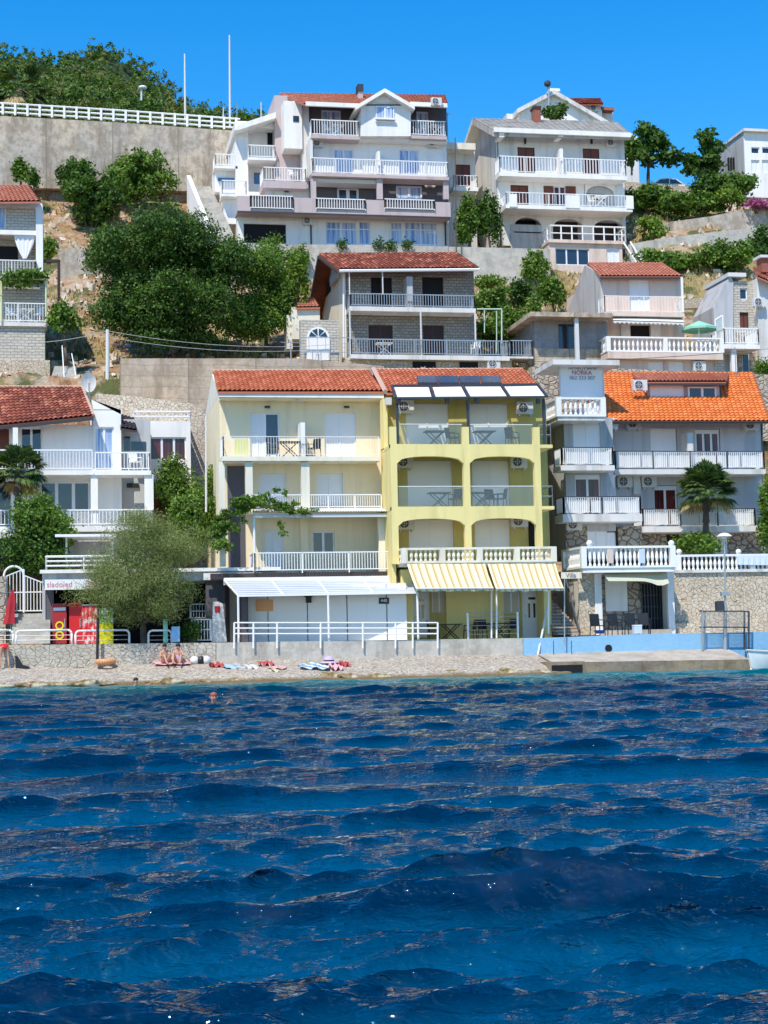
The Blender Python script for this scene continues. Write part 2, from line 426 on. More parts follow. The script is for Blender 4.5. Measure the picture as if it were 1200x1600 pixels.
def rail_bal(pts, h=.95, step=.24, pier=2.4, mb=None, pw=.13):
    mb = mb or MB(); seen = set()
    for a, b in zip(pts, pts[1:]):
        a, b = Vector(a), Vector(b); L = (b-a).length; d = (b-a).normalized(); nn = Vector((-d.y, d.x, 0))
        def bar(z0, z1, w):
            q = [a+nn*w, a-nn*w, b-nn*w, b+nn*w]
            mb.slab(*[p+Vector((0, 0, z1)) for p in q], z1-z0)
        bar(0, .1, .12); bar(h-.1, h, .12)
        k = max(1, round(L/pier)); prof = [(r, .1+z/.72*(h-.2)) for r, z in BP]
        for i in range(k+1):
            p = a+(b-a)*(i/k)
            if (round(p.x, 2), round(p.y, 2)) in seen: continue
            seen.add((round(p.x, 2), round(p.y, 2))); mb.box(p.x-pw, p.x+pw, p.y-pw, p.y+pw, p.z+.001, p.z+h-.003)
        n = max(1, round(L/step))
        for i in range(n):
            p = a+(b-a)*((i+.5)/n)
            if min(abs(((i+.5)/n)*k-j) for j in range(k+1))*L/k < pw+.05: continue
            mb.lathe(p, prof, 7)
    return mb

def window(par, x0, x1, z0, z1, y, panes=2, glass='glass', fr=.07, name='window', frame='pvc', trans=None, box=False, sill=False, depth=.09):
    """framed window or glazed door set at plane y (front of frame); panes are one sub-part"""
    mb = MB()
    mb.box(x0, x0+fr, y, y+depth, z0, z1); mb.box(x1-fr, x1, y, y+depth, z0, z1)
    mb.box(x0+fr, x1-fr, y, y+depth, z1-fr, z1); mb.box(x0+fr, x1-fr, y, y+depth, z0, z0+fr)
    zt = z1-fr
    if trans:
        mb.box(x0+fr, x1-fr, y, y+depth, z1-trans-fr, z1-trans)
    for i in range(1, panes):
        xm = x0+(x1-x0)*i/panes; mb.box(xm-fr*.8, xm+fr*.8, y-.003, y+depth, z0+fr, zt)
    if box: mb.box(x0, x1, y-.03, y-.004, z1-.22, z1)
    if sill: mb.box(x0-.08, x1+.08, y-.16, y-.002, z0-.07, z0-.001)
    w = mb.build(name, M[frame], par)
    g = MB().box(x0+fr*.5, x1-fr*.5, y+depth*.5, y+depth*.5+.02, z0+fr*.5, z1-fr*.5)
    g.build('pane', M[glass], w)
    return w
def shutter(par, x0, x1, z0, z1, y, mat='shutter', panes=1, name='shutter', frame='pvc'):
    mb = MB(); fr = .06
    mb.box(x0, x0+fr, y, y+.1, z0, z1); mb.box(x1-fr, x1, y, y+.1, z0, z1); mb.box(x0+fr, x1-fr, y, y+.1, z1-fr, z1)
    for i in range(1, panes):
        xm = x0+(x1-x0)*i/panes; mb.box(xm-fr*.6, xm+fr*.6, y, y+.1, z0, z1-fr)
    w = mb.build(name, M[frame], par)
    MB().box(x0+fr*.5, x1-fr*.5, y+.03, y+.06, z0, z1-fr*.5).build('slats', M[mat], w)
    return w
print('core ok')
# ---------------------------------------------------------------- daylight
SUN_EL, SUN_AZ = R(56), R(214)     # azimuth measured from +y clockwise; sun stands to the left, in front of the facades
sd = Vector((math.cos(SUN_EL)*math.sin(SUN_AZ), math.cos(SUN_EL)*math.cos(SUN_AZ), math.sin(SUN_EL)))
ld = bpy.data.lights.new('sun', 'SUN'); lo = bpy.data.objects.new('sun', ld); COL.objects.link(lo)
ld.energy = 5.0; ld.angle = R(.53); ld.color = (1, .94, .84)
lo.rotation_euler = sd.to_track_quat('Z', 'Y').to_euler()
w = bpy.data.worlds.new('World'); scene.world = w; w.use_nodes = True
nt = w.node_tree; bg = nt.nodes['Background']
sk = nt.nodes.new('ShaderNodeTexSky'); sk.sky_type = 'NISHITA'; sk.sun_disc = False
sk.sun_elevation = SUN_EL; sk.sun_rotation = SUN_AZ; sk.altitude = 300; sk.air_density = 1.0; sk.dust_density = .15; sk.ozone_density = 3.0
hs = nt.nodes.new('ShaderNodeHueSaturation'); hs.inputs['Saturation'].default_value = 1.45; hs.inputs['Value'].default_value = 1.5
nt.links.new(sk.outputs[0], hs.inputs['Color']); nt.links.new(hs.outputs[0], bg.inputs['Color']); bg.inputs['Strength'].default_value = .15
scene.view_settings.view_transform = 'Standard'; scene.view_settings.look = 'None'; scene.view_settings.exposure = 0; scene.view_settings.gamma = 1
scene.cycles.max_bounces = 6; scene.cycles.transparent_max_bounces = 8

# ---------------------------------------------------------------- terrain
_tab = rng.random((256, 256)).astype(np.float64)
def vn(x, y, s):
    x = np.asarray(x)/s+37.3; y = np.asarray(y)/s+91.7
    xi = np.floor(x).astype(int); yi = np.floor(y).astype(int); fx = x-xi; fy = y-yi
    fx = fx*fx*(3-2*fx); fy = fy*fy*(3-2*fy)
    g = lambda a, b: _tab[a % 256, b % 256]
    return (g(xi, yi)*(1-fx)+g(xi+1, yi)*fx)*(1-fy)+(g(xi, yi+1)*(1-fx)+g(xi+1, yi+1)*fx)*fy-.5
def fbm(x, y, s, o=4):
    return sum(vn(x, y, s/2**i)*.55**i for i in range(o))
def sst(a, b, x):
    t = np.clip((x-a)/(b-a), 0, 1); return t*t*(3-2*t)
PL = np.array([(60,-2),(73.3,1.2),(73.6,1.5),(76.5,1.56),(82,1.7),(86,3.5),(89.6,6.5),(90.8,16.2),(95,16.9),(99,18.3),(104,20.8),(110,24),(116,27),(117.6,28.8),(123,30.6),(129,36),(130.8,37),(131.6,42.6),(138,43.6),(165,57),(200,71.6),(230,73),(340,73)])
PR = np.array([(60,-2),(73.3,1.2),(73.6,1.5),(76.5,1.56),(82,1.7),(86,3.5),(89.6,6.5),(90.8,16.2),(95,16.9),(99,18.3),(108,24),(118,32),(126.5,36.6),(128,38.6),(131,38.8),(150,37.5),(200,36),(340,30)])
def ground(x, y, rough=True):
    x = np.asarray(x, float); y = np.asarray(y, float)
    a = np.interp(y, PL[:, 0], PL[:, 1]); b = np.interp(y, PR[:, 0], PR[:, 1])
    f = sst(40, 46, x)*(y < 131)+sst(.15, .222, x/np.maximum(y, 1))*(y >= 131)
    a = a+np.where(y > 150, fbm(x, y, 24, 4)*5*sst(150, 185, y), 0)
    # crest sinks to the right
    a = a-np.where(y > 140, sst(140, 195, y)*6*sst(4, 18, x), 0)
    z = a*(1-f)+b*f
    if rough: z = z+fbm(x, y, 3.2, 4)*np.where(y > 84, 1.0, 0.0)*.9*(1-.0*x)
    return z
def gz(x, y): return float(ground(x, y, False))
def grid_mesh(name, X, Y, Z, mat, smooth=True):
    r, c = X.shape; co = np.stack([X, Y, Z], -1).reshape(-1, 3)
    i = np.arange(r*c).reshape(r, c); q = np.stack([i[:-1, :-1], i[:-1, 1:], i[1:, 1:], i[1:, :-1]], -1).reshape(-1, 4)
    return np_mesh(name, co, q, mat, smooth)
def np_mesh(name, co, q, mat, smooth=False, parent=None, base=None):
    me = bpy.data.meshes.new(name); n, m = len(co), len(q); k = q.shape[1]
    if base is None: base = root_loc(parent) if parent else Vector((0, 0, 0))
    co = co-np.array(base)
    me.vertices.add(n); me.vertices.foreach_set('co', co.astype(np.float32).ravel())
    me.loops.add(m*k); me.loops.foreach_set('vertex_index', q.astype(np.int32).ravel())
    me.polygons.add(m); me.polygons.foreach_set('loop_start', np.arange(0, m*k, k, dtype=np.int32))
    me.polygons.foreach_set('loop_total', np.full(m, k, dtype=np.int32))
    me.polygons.foreach_set('use_smooth', np.full(m, smooth))
    me.materials.append(mat); me.update(calc_edges=True)
    o = bpy.data.objects.new(name, me); COL.objects.link(o)
    if parent: o.parent = parent
    else: o.location = base
    return o
m = NM('hillside')
a = m.noise(.12, 5); b = m.noise(.9, 6, .7); g = m.noise(5, 5)
c = m.ramp(b, [(.3, (.14, .08, .04)), (.43, (.45, .22, .1)), (.52, (.6, .4, .24)), (.62, (.66, .56, .44)), (.7, (.3, .22, .15))])
c = m.mix(m.ramp(a, [(.5, (0, 0, 0)), (.58, (1, 1, 1))]), c, (.42, .33, .14))
c = m.mix(m.ramp(m.noise(.5, 5), [(.52, (0, 0, 0)), (.6, (1, 1, 1))]), c, (.1, .13, .035))
c = m.mix(m.math('MULTIPLY', g, .7), c, (.12, .085, .05))
sp = m.n('ShaderNodeSeparateXYZ'); tc = m.n('ShaderNodeTexCoord'); m.l(tc.outputs['Object'], sp.inputs[0])
k = m.ramp(m.math('MULTIPLY', m.math('SUBTRACT', sp.outputs[1], 132), .1), [(0, (0, 0, 0)), (1, (1, 1, 1))])
c = m.mix(k, c, (.035, .055, .02))
m.color(c); m.bump(b, 1, .5); M['hill'] = m.done(.95)
xs = np.arange(-70, 115, .5); ys = np.concatenate([np.arange(73.2, 133, .3), np.arange(133, 345, 2.)])
X, Y = np.meshgrid(xs, ys)
tag(grid_mesh('hillside_ground', X, Y, ground(X, Y), M['hill']), kind='structure')
# far plain so that nothing ends at the horizon
struct(MB().quad((-1500, 344, 20), (1500, 344, 20), (1500, 2500, -5), (-1500, 2500, -5)), 'far_ground', M['hill'])

# beach of pebbles, ragged edge at the water
m = NM('pebbles')
v = m.n('ShaderNodeTexVoronoi'); v.inputs['Scale'].default_value = 13; m.l(m.co(), v.inputs['Vector'])
sp = m.n('ShaderNodeSeparateColor'); m.l(v.outputs['Color'], sp.inputs[0])
c = m.ramp(sp.outputs[0], [(0, (.17, .15, .12)), (.35, (.36, .31, .25)), (.8, (.5, .45, .37)), (1, (.64, .59, .51))])
c = m.mix(m.math('MULTIPLY', m.noise(.8, 4), .45), c, (.5, .38, .27))
tc = m.n('ShaderNodeTexCoord'); s2 = m.n('ShaderNodeSeparateXYZ'); m.l(tc.outputs['Object'], s2.inputs[0])
k = m.ramp(m.math('ADD', m.math('MULTIPLY', s2.outputs[2], 2.2), m.math('MULTIPLY', m.noise(1.2, 4), .5)), [(.42, (1, 1, 1)), (.75, (0, 0, 0))])
c = m.mix(m.math('MULTIPLY', k, .9), c, (.16, .1, .035))
m.color(c); m.bump(v.outputs['Distance'], .8, .06); M['pebble'] = m.done(.85)
xs = np.arange(-45, 90, .12); ys = np.arange(65.5, 73.3, .12); X, Y = np.meshgrid(xs, ys)
edge = fbm(X, Y*0, 5, 4)*1.1
Z = np.interp(Y+edge, [64, 67.3, 68.1, 68.9, 71.6, 76], [-1.2, -.35, -.02, .3, .84, .95])+fbm(X, Y, .5, 3)*.06+fbm(X*.6, Y, 1.6, 2)*.12*(Y < 69.5)
Z = Z-1.6*sst(21.4, 21.9, X)
tag(grid_mesh('pebble_beach', X, Y, Z, M['pebble']), kind='structure')

# ---------------------------------------------------------------- sea
m = NM('sea_water')
tc = m.n('ShaderNodeTexCoord'); s2 = m.n('ShaderNodeSeparateXYZ'); m.l(tc.outputs['Object'], s2.inputs[0])
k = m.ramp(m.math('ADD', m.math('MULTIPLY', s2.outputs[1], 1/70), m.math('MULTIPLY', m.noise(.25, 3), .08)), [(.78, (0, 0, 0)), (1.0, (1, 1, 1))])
kk = m.ramp(m.math('ADD', s2.outputs[2], m.math('MULTIPLY', m.noise(.7, 3), .16)), [(.02, (0, .056, .12)), (.15, (0, .012, .034))])  # sky reflection put into the colour by height: bright troughs, dark crests
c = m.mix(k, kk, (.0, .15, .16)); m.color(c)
n1 = m.noise(4.5, 3, .55, (1, 2.2, 1)); n2 = m.noise(16, 2, .5, (1, 2, 1))
m.bump(m.math('ADD', n1, m.math('MULTIPLY', n2, .2)), 1.0, .1)
m.done(.012, 0, .5); m.b.inputs['IOR'].default_value = 1.62; m.b.inputs['Specular Tint'].default_value = (.78, .93, 1, 1)
M['sea'] = m.m
ys = list(np.arange(-7, 1.3, .055))+[1.3]
while ys[-1] < 69.3: ys.append(ys[-1]+min(max(ys[-1]*.0045, .016), .1))
ys = np.array(ys); ts = np.linspace(-.3, .86, 960)
Y = np.repeat(ys[:, None], len(ts), 1).astype(np.float32); X = (np.abs(Y)*ts[None, :]+np.linspace(-8, 7, len(ts))[None, :]).astype(np.float32)
sp_ = np.maximum(np.gradient(ys)[:, None], np.abs(Y)*(ts[1]-ts[0])+.0157)
gust = np.clip(.95+1.5*fbm(X*.45, Y*1.0, 2.6, 3), .3, 1.9).astype(np.float32)
Z = np.zeros_like(X); DX = np.zeros_like(X); DY = np.zeros_like(X)
wr = np.random.default_rng(23)
NWV = 170
for i in range(NWV):
    lam = .1*(4.4/.1)**((i+.5)/NWV); th = wr.normal(-.06, .2 if lam > .8 else .36); kx, ky = math.sin(th), math.cos(th)
    k = 2*math.pi/lam; st = (.042 if lam < .5 else .038 if lam < 1.5 else .024)*wr.uniform(.5, 1.5); am = st/k
    att = np.clip((lam/sp_-2.2)/2.5, 0, 1)
    ph = (k*(kx*X+ky*Y)+wr.uniform(0, 6.28)).astype(np.float32)
    if lam < .9: att = att*gust
    s_, c_ = np.sin(ph)*am*att, np.cos(ph)*am*att
    Z += s_; DX += c_*kx*.85; DY += c_*ky*.85
fade = 1-.6*sst(55, 69, Y)
# one larger swell rolling in, as on the right of the photo
def swell(cx, cy, L, W, h, ang):
    global Z
    ux, uy = math.cos(ang), math.sin(ang); a_ = (X-cx)*ux+(Y-cy)*uy; b_ = -(X-cx)*uy+(Y-cy)*ux+.25*np.sin(a_*1.1)
    Z = Z+h*np.exp(-(a_/L)**2)*(np.exp(-(np.abs(b_)/W)**1.5)-.35*np.exp(-((b_+1.5*W)/(1.2*W))**2))
swell(2.9, 9.4, 1.5, .27, .22, .04); swell(.2, 11.5, 1.3, .5, .04, -.1); swell(2.9, 6.7, 1.4, .3, .06, .25); swell(.4, 6.4, .8, .28, .06, -.1); swell(4.5, 12.2, 1.6, .45, .1, .1)
Z = Z*fade; X2 = X+DX*fade; Y2 = Y+DY*fade
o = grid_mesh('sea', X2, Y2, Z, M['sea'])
me = o.data
sea2 = MB()
sea2.quad((-900, -500, -.25), (900, -500, -.25), (900, 67.5, -.25), (-900, 67.5, -.25)); sea2.f[-1] = [0, 1, 2, 3]
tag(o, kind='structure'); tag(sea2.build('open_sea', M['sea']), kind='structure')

# ---------------------------------------------------------------- foliage
def leaves(lobes, n, size, clump=.35, seed=1, up=.3, aspect=.55, fill=.4):
    """quads scattered in clumps through ellipsoid lobes [(cx,cy,cz,rx,ry,rz)]"""
    g = np.random.default_rng(seed); out = []
    vol = np.array([l[3]*l[4]*l[5] for l in lobes])**.67; cnt = (vol/vol.sum()*n).astype(int)+4
    for l, k in zip(lobes, cnt):
        c = np.array(l[:3]); r = np.array(l[3:6]); nc = max(3, int(k/22))
        d = g.normal(size=(nc, 3)); d /= np.linalg.norm(d, axis=1)[:, None]; rad = g.random(nc)**fill
        cc = d*rad[:, None]; idx = g.integers(0, nc, k)
        cs = clump/np.mean(r)
        p = cc[idx]+g.normal(size=(k, 3))*cs*.6
        out.append((c+p*r, d[idx]))
    p = np.concatenate([a for a, b in out]); d = np.concatenate([b for a, b in out]); k = len(p)
    nrm = d+g.normal(size=(k, 3))*.75+np.array([0, -.15, up]); nrm /= np.linalg.norm(nrm, axis=1)[:, None]
    t = np.cross(nrm, g.normal(size=(k, 3))); t /= np.linalg.norm(t, axis=1)[:, None]; b = np.cross(nrm, t)
    s = (size*g.uniform(.6, 1.3, k))[:, None]
    co = np.stack([p-t*s, p-b*s*aspect, p+t*s, p+b*s*aspect], 1).reshape(-1, 3)
    return co, np.arange(k*4).reshape(-1, 4)
M['leaf_dark'] = leafmat('dark_leaves', (.014, .038, .006), (.055, .12, .018), (.15, .26, .045))
M['leaf_mid'] = leafmat('green_leaves', (.025, .06, .008), (.11, .2, .028), (.25, .38, .06))
M['leaf_lime'] = leafmat('yellow_green_leaves', (.05, .1, .015), (.15, .25, .03), (.3, .38, .06))
M['leaf_grey'] = leafmat('grey_green_feathery_leaves', (.08, .1, .035), (.22, .26, .09), (.4, .44, .18), .4)
M['leaf_forest'] = leafmat('maquis_leaves', (.02, .05, .01), (.08, .15, .025), (.2, .29, .06), .3, (.15, .17, .04))
M['leaf_straw'] = leafmat('dry_grass', (.25, .17, .07), (.45, .34, .15), (.62, .5, .27), .3)
M['leaf_pink'] = leafmat('pink_blossom', (.2, .03, .12), (.45, .1, .3), (.6, .3, .45), .3)
M['leaf_palm'] = leafmat('palm_fronds', (.02, .045, .012), (.06, .12, .03), (.22, .26, .07), .2)
_ls = [100]
def blob(cx, cy, cz, rx, ry, rz, n=6, seed=0, sub=.55):
    """break one big ellipsoid into overlapping smaller lobes"""
    g = random.Random(seed); L = [(cx, cy, cz, rx*.7, ry*.7, rz*.7)]
    for i in range(n):
        a, e = g.uniform(0, 6.28), g.uniform(-.7, 1.3); q = g.uniform(.5, .8)
        s = g.uniform(sub*.7, sub*1.15)
        L.append((cx+rx*q*math.cos(a)*math.cos(e), cy+ry*q*math.sin(a)*math.cos(e), cz+rz*q*math.sin(e), rx*s, ry*s, rz*s))
    return L
def bush(name, label, px0, py0, px1, py1, Y, mat, n=1500, size=.12, ry=None, cat='bush', group=None, nl=7, clump=.28, stem=True, part='foliage'):
    """a plant seen in the photo inside px0,py0..px1,py1"""
    x0, x1, z0, z1 = RC(px0, py0, px1, py1, Y); cx, cz = (x0+x1)/2, (z0+z1)/2; rx, rz = (x1-x0)/2, (z1-z0)/2
    ry = ry or rx*.8; _ls[0] += 1
    r = thing(name, label, cat, (cx, Y, z0-.1), group)
    co, q = leaves(blob(cx, Y, cz, rx, ry, rz, nl, _ls[0]), n, size, clump, _ls[0])
    np_mesh(part, co, q, M[mat], parent=r)
    if stem:
        mb = MB(); g = random.Random(_ls[0])
        for i in range(4): mb.tube((cx+g.uniform(-.1, .1), Y, z0-.3), (cx+g.uniform(-.6, .6)*rx, Y+g.uniform(-.4, .4)*ry, cz+g.uniform(-.1, .4)*rz), .05, .02, 5)
        mb.build('stem', M['bark'], r)
    return r
def tree(name, label, lobes, Y, trunk, mat, n, size, cat='tree', clump=.4, nb=7, r0=.2, group=None, seed=3, aspect=.55, fill=.4, up=.3):
    """lobes in photo pixels (px,py,rpx,rpy,dy); trunk (px,py) base and fork"""
    (bx, by), (fx, fy) = trunk; b = P(bx, by, Y); f = P(fx, fy, Y)
    r = thing(name, label, cat, b, group); L = []
    for (px, py, rx, rz, dy) in lobes:
        c = P(px, py, Y+dy); s = (c-Vector((0, 0, CAMZ))).length/F
        L.append((c.x, c.y, c.z, rx*s, (rx*.5+rz*.5)*s, rz*s))
    LL = []
    for i, l in enumerate(L): LL += blob(*l, n=5, seed=seed*31+i)
    co, q = leaves(LL, n, size, clump, seed, up, aspect, fill)
    np_mesh('crown', co, q, M[mat], parent=r)
    mb = MB(); g = random.Random(seed)
    mid = b.lerp(f, .5)+Vector((g.uniform(-.1, .1), g.uniform(-.1, .1), 0))
    mb.tube(b-Vector((0, 0, .2)), mid, r0*1.25, r0, 8); mb.tube(mid, f, r0, r0*.8, 8)
    for i in range(nb):
        l = L[i % len(L)]; e = Vector((l[0]+g.uniform(-.4, .4)*l[3], l[1]+g.uniform(-.4, .4)*l[4], l[2]+g.uniform(-.3, .4)*l[5]))
        m_ = f.lerp(e, .5)+Vector((0, 0, g.uniform(0, .3)))
        mb.tube(f, m_, r0*.6, r0*.35, 6); mb.tube(m_, e, r0*.35, r0*.12, 6)
    mb.build('trunk', M['bark'], r, smooth=True)
    return r
# maquis covering the hill behind the big wall
g = np.random.default_rng(5); lob = []
cnt = 0
while cnt < 3200:
    y = g.uniform(135, 232); x = g.uniform(-.28, .22)*y
    if x > .21*y: continue
    z = float(ground(x, y, False)); 
    if (x/y) > .1 and g.random() < .3: continue
    rr = g.uniform(.8, 1.8)*(1+.25*(y-135)/100); lob.append((x, y, z+rr*.3, rr, rr, rr*g.uniform(.75, 1.15))); cnt += 1
co, q = leaves(lob, 380000, .19, .3, 9, .3)
tag(np_mesh('hill_scrub', co, q, M['leaf_forest']), 'dense dark green scrub and low trees covering the hill behind the tall concrete wall', 'scrub', kind='stuff')
# ---------------------------------------------------------------- houses
M['darkshut'] = slats('dark_brown_shutter', (.045, .022, .018), .1, .6)
class H:
    def __init__(s, name, label, cat, Y, px, py, group=None):
        s.Y = Y; s.e = thing(name, label, cat, P(px, py, Y), group)
    def r(s, a, b, c, d, dy=0): return RC(a, b, c, d, s.Y+dy)
    def box(s, mb, a, b, c, d, dy0=0, dy1=1):
        x0, x1, z0, z1 = s.r(a, b, c, d, dy0); return mb.box(x0, x1, s.Y+dy0, s.Y+dy1, z0, z1)
    def part(s, name, mat, a, b, c, d, dy0=0, dy1=1, par=None):
        return s.box(MB(), a, b, c, d, dy0, dy1).build(name, M[mat], par or s.e)
    def wall(s, a, b, c, d, mat, depth=7, holes=(), dy=0, th=.25, name='wall', back=None):
        x0, x1, z0, z1 = s.r(a, b, c, d, dy); y = s.Y+dy
        hs_ = []
        for h in holes:
            q = s.r(h[0], h[1], h[2], h[3], dy); hs_.append((max(q[0], x0), min(q[1], x1), max(q[2], z0), min(q[3], z1)))
        mb = MB().facade(x0, x1, z0, z1, y, hs_, th)
        mb.box(x0+.004, x1-.004, y+th, y+depth, z0, z1-.004)
        return mb.build(name, M[mat], s.e)
    def win(s, a, b, c, d, kind='glass', dy=0, panes=2, **kw):
        x0, x1, z0, z1 = s.r(a, b, c, d, dy); y = s.Y+dy+.1
        if kind in ('shutter', 'shutterb', 'brown', 'darkshut'): return shutter(s.e, x0, x1, z0, z1, y, kind, panes, frame=kw.get('frame', 'pvc'))
        if kind == 'dark':
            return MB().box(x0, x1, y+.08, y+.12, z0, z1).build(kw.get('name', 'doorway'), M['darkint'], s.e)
        return window(s.e, x0, x1, z0, z1, y, panes, kind, **kw)
    def balcony(s, a, rt, c, fl, out=1.3, th=7, kind='bars', mat='white', rmat='paint', base=0, sides='LR', dback=0, slab=True, **kw):
        """a,c left/right px of the slab front; rt rail top py; fl floor py; th slab thickness in px"""
        x0, x1, zf, zt = s.r(a, rt, c, fl, -out+base); y = s.Y-out+base; yb = s.Y+base+dback
        _, _, zs, _ = s.r(a, fl, c, fl+th, -out+base)
        par = s.e
        if slab: par = MB().box(x0, x1, y, yb+.02, zs, zf).build('balcony', M[mat], s.e)
        pts = [(x0+.06, y+.06, zf), (x1-.06, y+.06, zf)]
        if 'L' in sides: pts = [(x0+.06, yb-.05, zf)]+pts
        if 'R' in sides: pts = pts+[(x1-.06, yb-.05, zf)]
        h = zt-zf; dark = kw.pop('dark', 0)
        if kind == 'bars': mb = rail_bars(pts, h, **kw)
        elif kind == 'h': mb = rail_h(pts, h, **kw)
        elif kind == 'bal': mb = rail_bal(pts, h, **kw)
        elif kind == 'top': mb = rail_h(pts, h, nb=1, post=99, r=.02, rp=.02)
        rl = mb.build('railing', M[rmat], par)
        if dark:
            d = MB()
            for p, q in zip(pts, pts[1:]):
                p, q = Vector(p), Vector(q); u = Vector((0, 0, h+.03)); d.tube(p+u, q+u, .032, n=4); n_ = max(1, round((q-p).length/2.0))
                for i in range(n_+1): w_ = p.lerp(q, i/n_); d.tube(w_, w_+u, .045, n=4)
            d.build('handrail', M['darkmetal'], par)
        if kind == 'top':
            g = MB()
            for p, q in zip(pts, pts[1:]):
                p, q = Vector(p), Vector(q); u = Vector((0, 0, h-.06)); v = Vector((0, 0, .05)); g.quad(p+v, q+v, q+u, p+u)
            g.build('glass_panel', M['clear'], par)
        return x0, x1, y, zf
    def roof(s, eL, eR, rR, rL, mat='tile_red', **kw):
        """corners (px,py,dy)"""
        q = [P(p[0], p[1], s.Y+p[2]) for p in (eL, eR, rR, rL)]
        return tiles(*q, **kw).build('roof', M[mat], s.e), q
M['sheetgrey'] = plain('grey_canopy_sheet', (.22, .24, .3), .6, var=.2)
# clear railing glass
m = NM('clear_railing_glass'); m.done(.03, 0, .5); m.b.inputs['Base Color'].default_value = (.5, .62, .6, 1); m.b.inputs['Alpha'].default_value = .18; M['clear'] = m.m
# striped awning cloth
m = NM('striped_awning'); uvx = m.n('ShaderNodeTexCoord'); sp = m.n('ShaderNodeSeparateXYZ'); m.l(uvx.outputs['UV'], sp.inputs[0])
fr = m.math('FRACT', m.math('MULTIPLY', sp.outputs[0], 11))
m.color(m.ramp(fr, [(0, (.82, .74, .48)), (.3, (.74, .52, .22)), (.44, (.3, .22, .13)), (.54, (.74, .52, .22)), (.66, (.45, .35, .22)), (.74, (.82, .74, .48)), (.9, (.72, .52, .24))], 'CONSTANT')); M['stripe'] = m.done(.85)

def ac_unit():
    r = thing('air_conditioner', 'air conditioner', 'air conditioner', (0, 0, 0), 'air conditioner outdoor units on the houses')
    mb = MB().box(-.4, .4, -.3, 0, 0, .58); mb.box(-.3, -.25, -.3, .0, -.1, 0); mb.box(.25, .3, -.3, .0, -.1, 0); mb.build('casing', M['paintd'], r)
    MB().disc((-.1, -.325, .29), .23).build('fan_opening', M['darkmetal'], r)
    g = MB().ring((-.1, -.345, .29), .22, .03, .02); g.ring((-.1, -.345, .29), .11, .015, .015); g.box(-.33, .13, -.345, -.33, .28, .3); g.box(-.11, -.09, -.346, -.33, .06, .52)
    g.build('grille', M['paintd'], r); return r
AC = ac_unit()
def ac(px, py, Y, label, sc=1):
    """px,py: bottom centre in the photo, Y: wall plane"""
    place(AC, P(px, py, Y-.01), label, sc=sc)

# ===== cream house (front row, centre left)
h = H('cream_house', 'cream house with red tiled roof left of the arcaded yellow building', 'house', 76, 470, 1003)
h.wall(345, 618, 604, 1002, 'cream', 8, [(391, 645, 437, 713), (507, 645, 556, 713), (405, 740, 447, 795), (495, 740, 536, 795), (414, 828, 443, 892), (488, 830, 523, 866)])
x0, x1, z0, z1 = h.r(345, 618, 604, 1002)
rf, q = h.roof((340, 612, -1.05), (599, 612, -1.05), (576, 579, 3.6), (333, 580, 3.6), 'tile_red')
MB().slab(q[3], q[2], q[2]+Vector((.0, 4.6, -2.0)), q[3]+Vector((0, 4.6, -2.0)), .12).build('rear_roof', M['tile_red'], rf)
rb = MB()
for i in range(38):
    a_ = q[3].lerp(q[2], i/38); b_ = q[3].lerp(q[2], (i+.86)/38); rb.tube(a_, b_, .09, .075, 6)
rb.build('ridge_tiles', M['ridge'], rf)
MB().prismx([(h.Y, z1), (q[3].y, q[3].z-.15), (h.Y+8, z1)], x0, x0+.2).build('gable', M['creamw'], h.e)
h.part('fascia', 'white', 341, 613.5, 600, 621, -1.0, -.9)
g = h.part('soffit', 'cream', 345, 621.5, 600, 623, -.88, 0)
h.win(391, 645, 414, 713, 'shutter'); h.win(414, 645, 437, 713, 'pvc', panes=1, glass='glass') if False else None
w_ = window(h.e, *h.r(414, 645, 437, 713), h.Y+.1, 1, 'glass')
h.win(507, 645, 556, 713, 'shutter', panes=2)
h.balcony(347, 682, 594, 713, 1.35, 7, 'bars', 'creamw', r=.011, step=.13, toph=.02, post=9, sides='L')
h.part('partition', 'white', 470, 660, 477, 713, -1.1, 0)
for a in ((404, 739, 448, 790), (494, 739, 537, 790)): h.win(*a, 'shutter')
h.balcony(385, 773, 598, 795, 1.2, 6, 'bars', 'creamw', sides='', post=1.2)
for i, a in enumerate(((384, 722, 395, 795), (471, 722, 484, 795), (343, 722, 352, 885))): h.part('pillar', 'creamw', *a, -1.2, -.9)
h.part('stair_shade_sheet', 'darkmauve', 356, 728, 383, 890, -.03, -.004)  # flat dark sheet, its colour standing in for shade in the stair opening
h.win(414, 828, 443, 892, 'shutter'); h.win(488, 830, 523, 866, 'glass', panes=2)
h.part('pillar', 'cream', 470, 808, 482, 893, -.25, 0); h.part('pillar', 'creamw', 592, 805, 603, 893, -1.3, -1.0)
for px in (418, 542): # small wall lamps
    h.part('wall_lamp', 'gutter', px-4, 634, px+4, 637, -.15, -.004)
h.part('gas_meter', 'greyw', 463, 622, 470, 628, -.6, -.45)
# side stair pipe on the left flank
MB().path([P(322, 650, 78), P(322, 800, 78)], .05).build('drainpipe', M['paintd'], h.e)

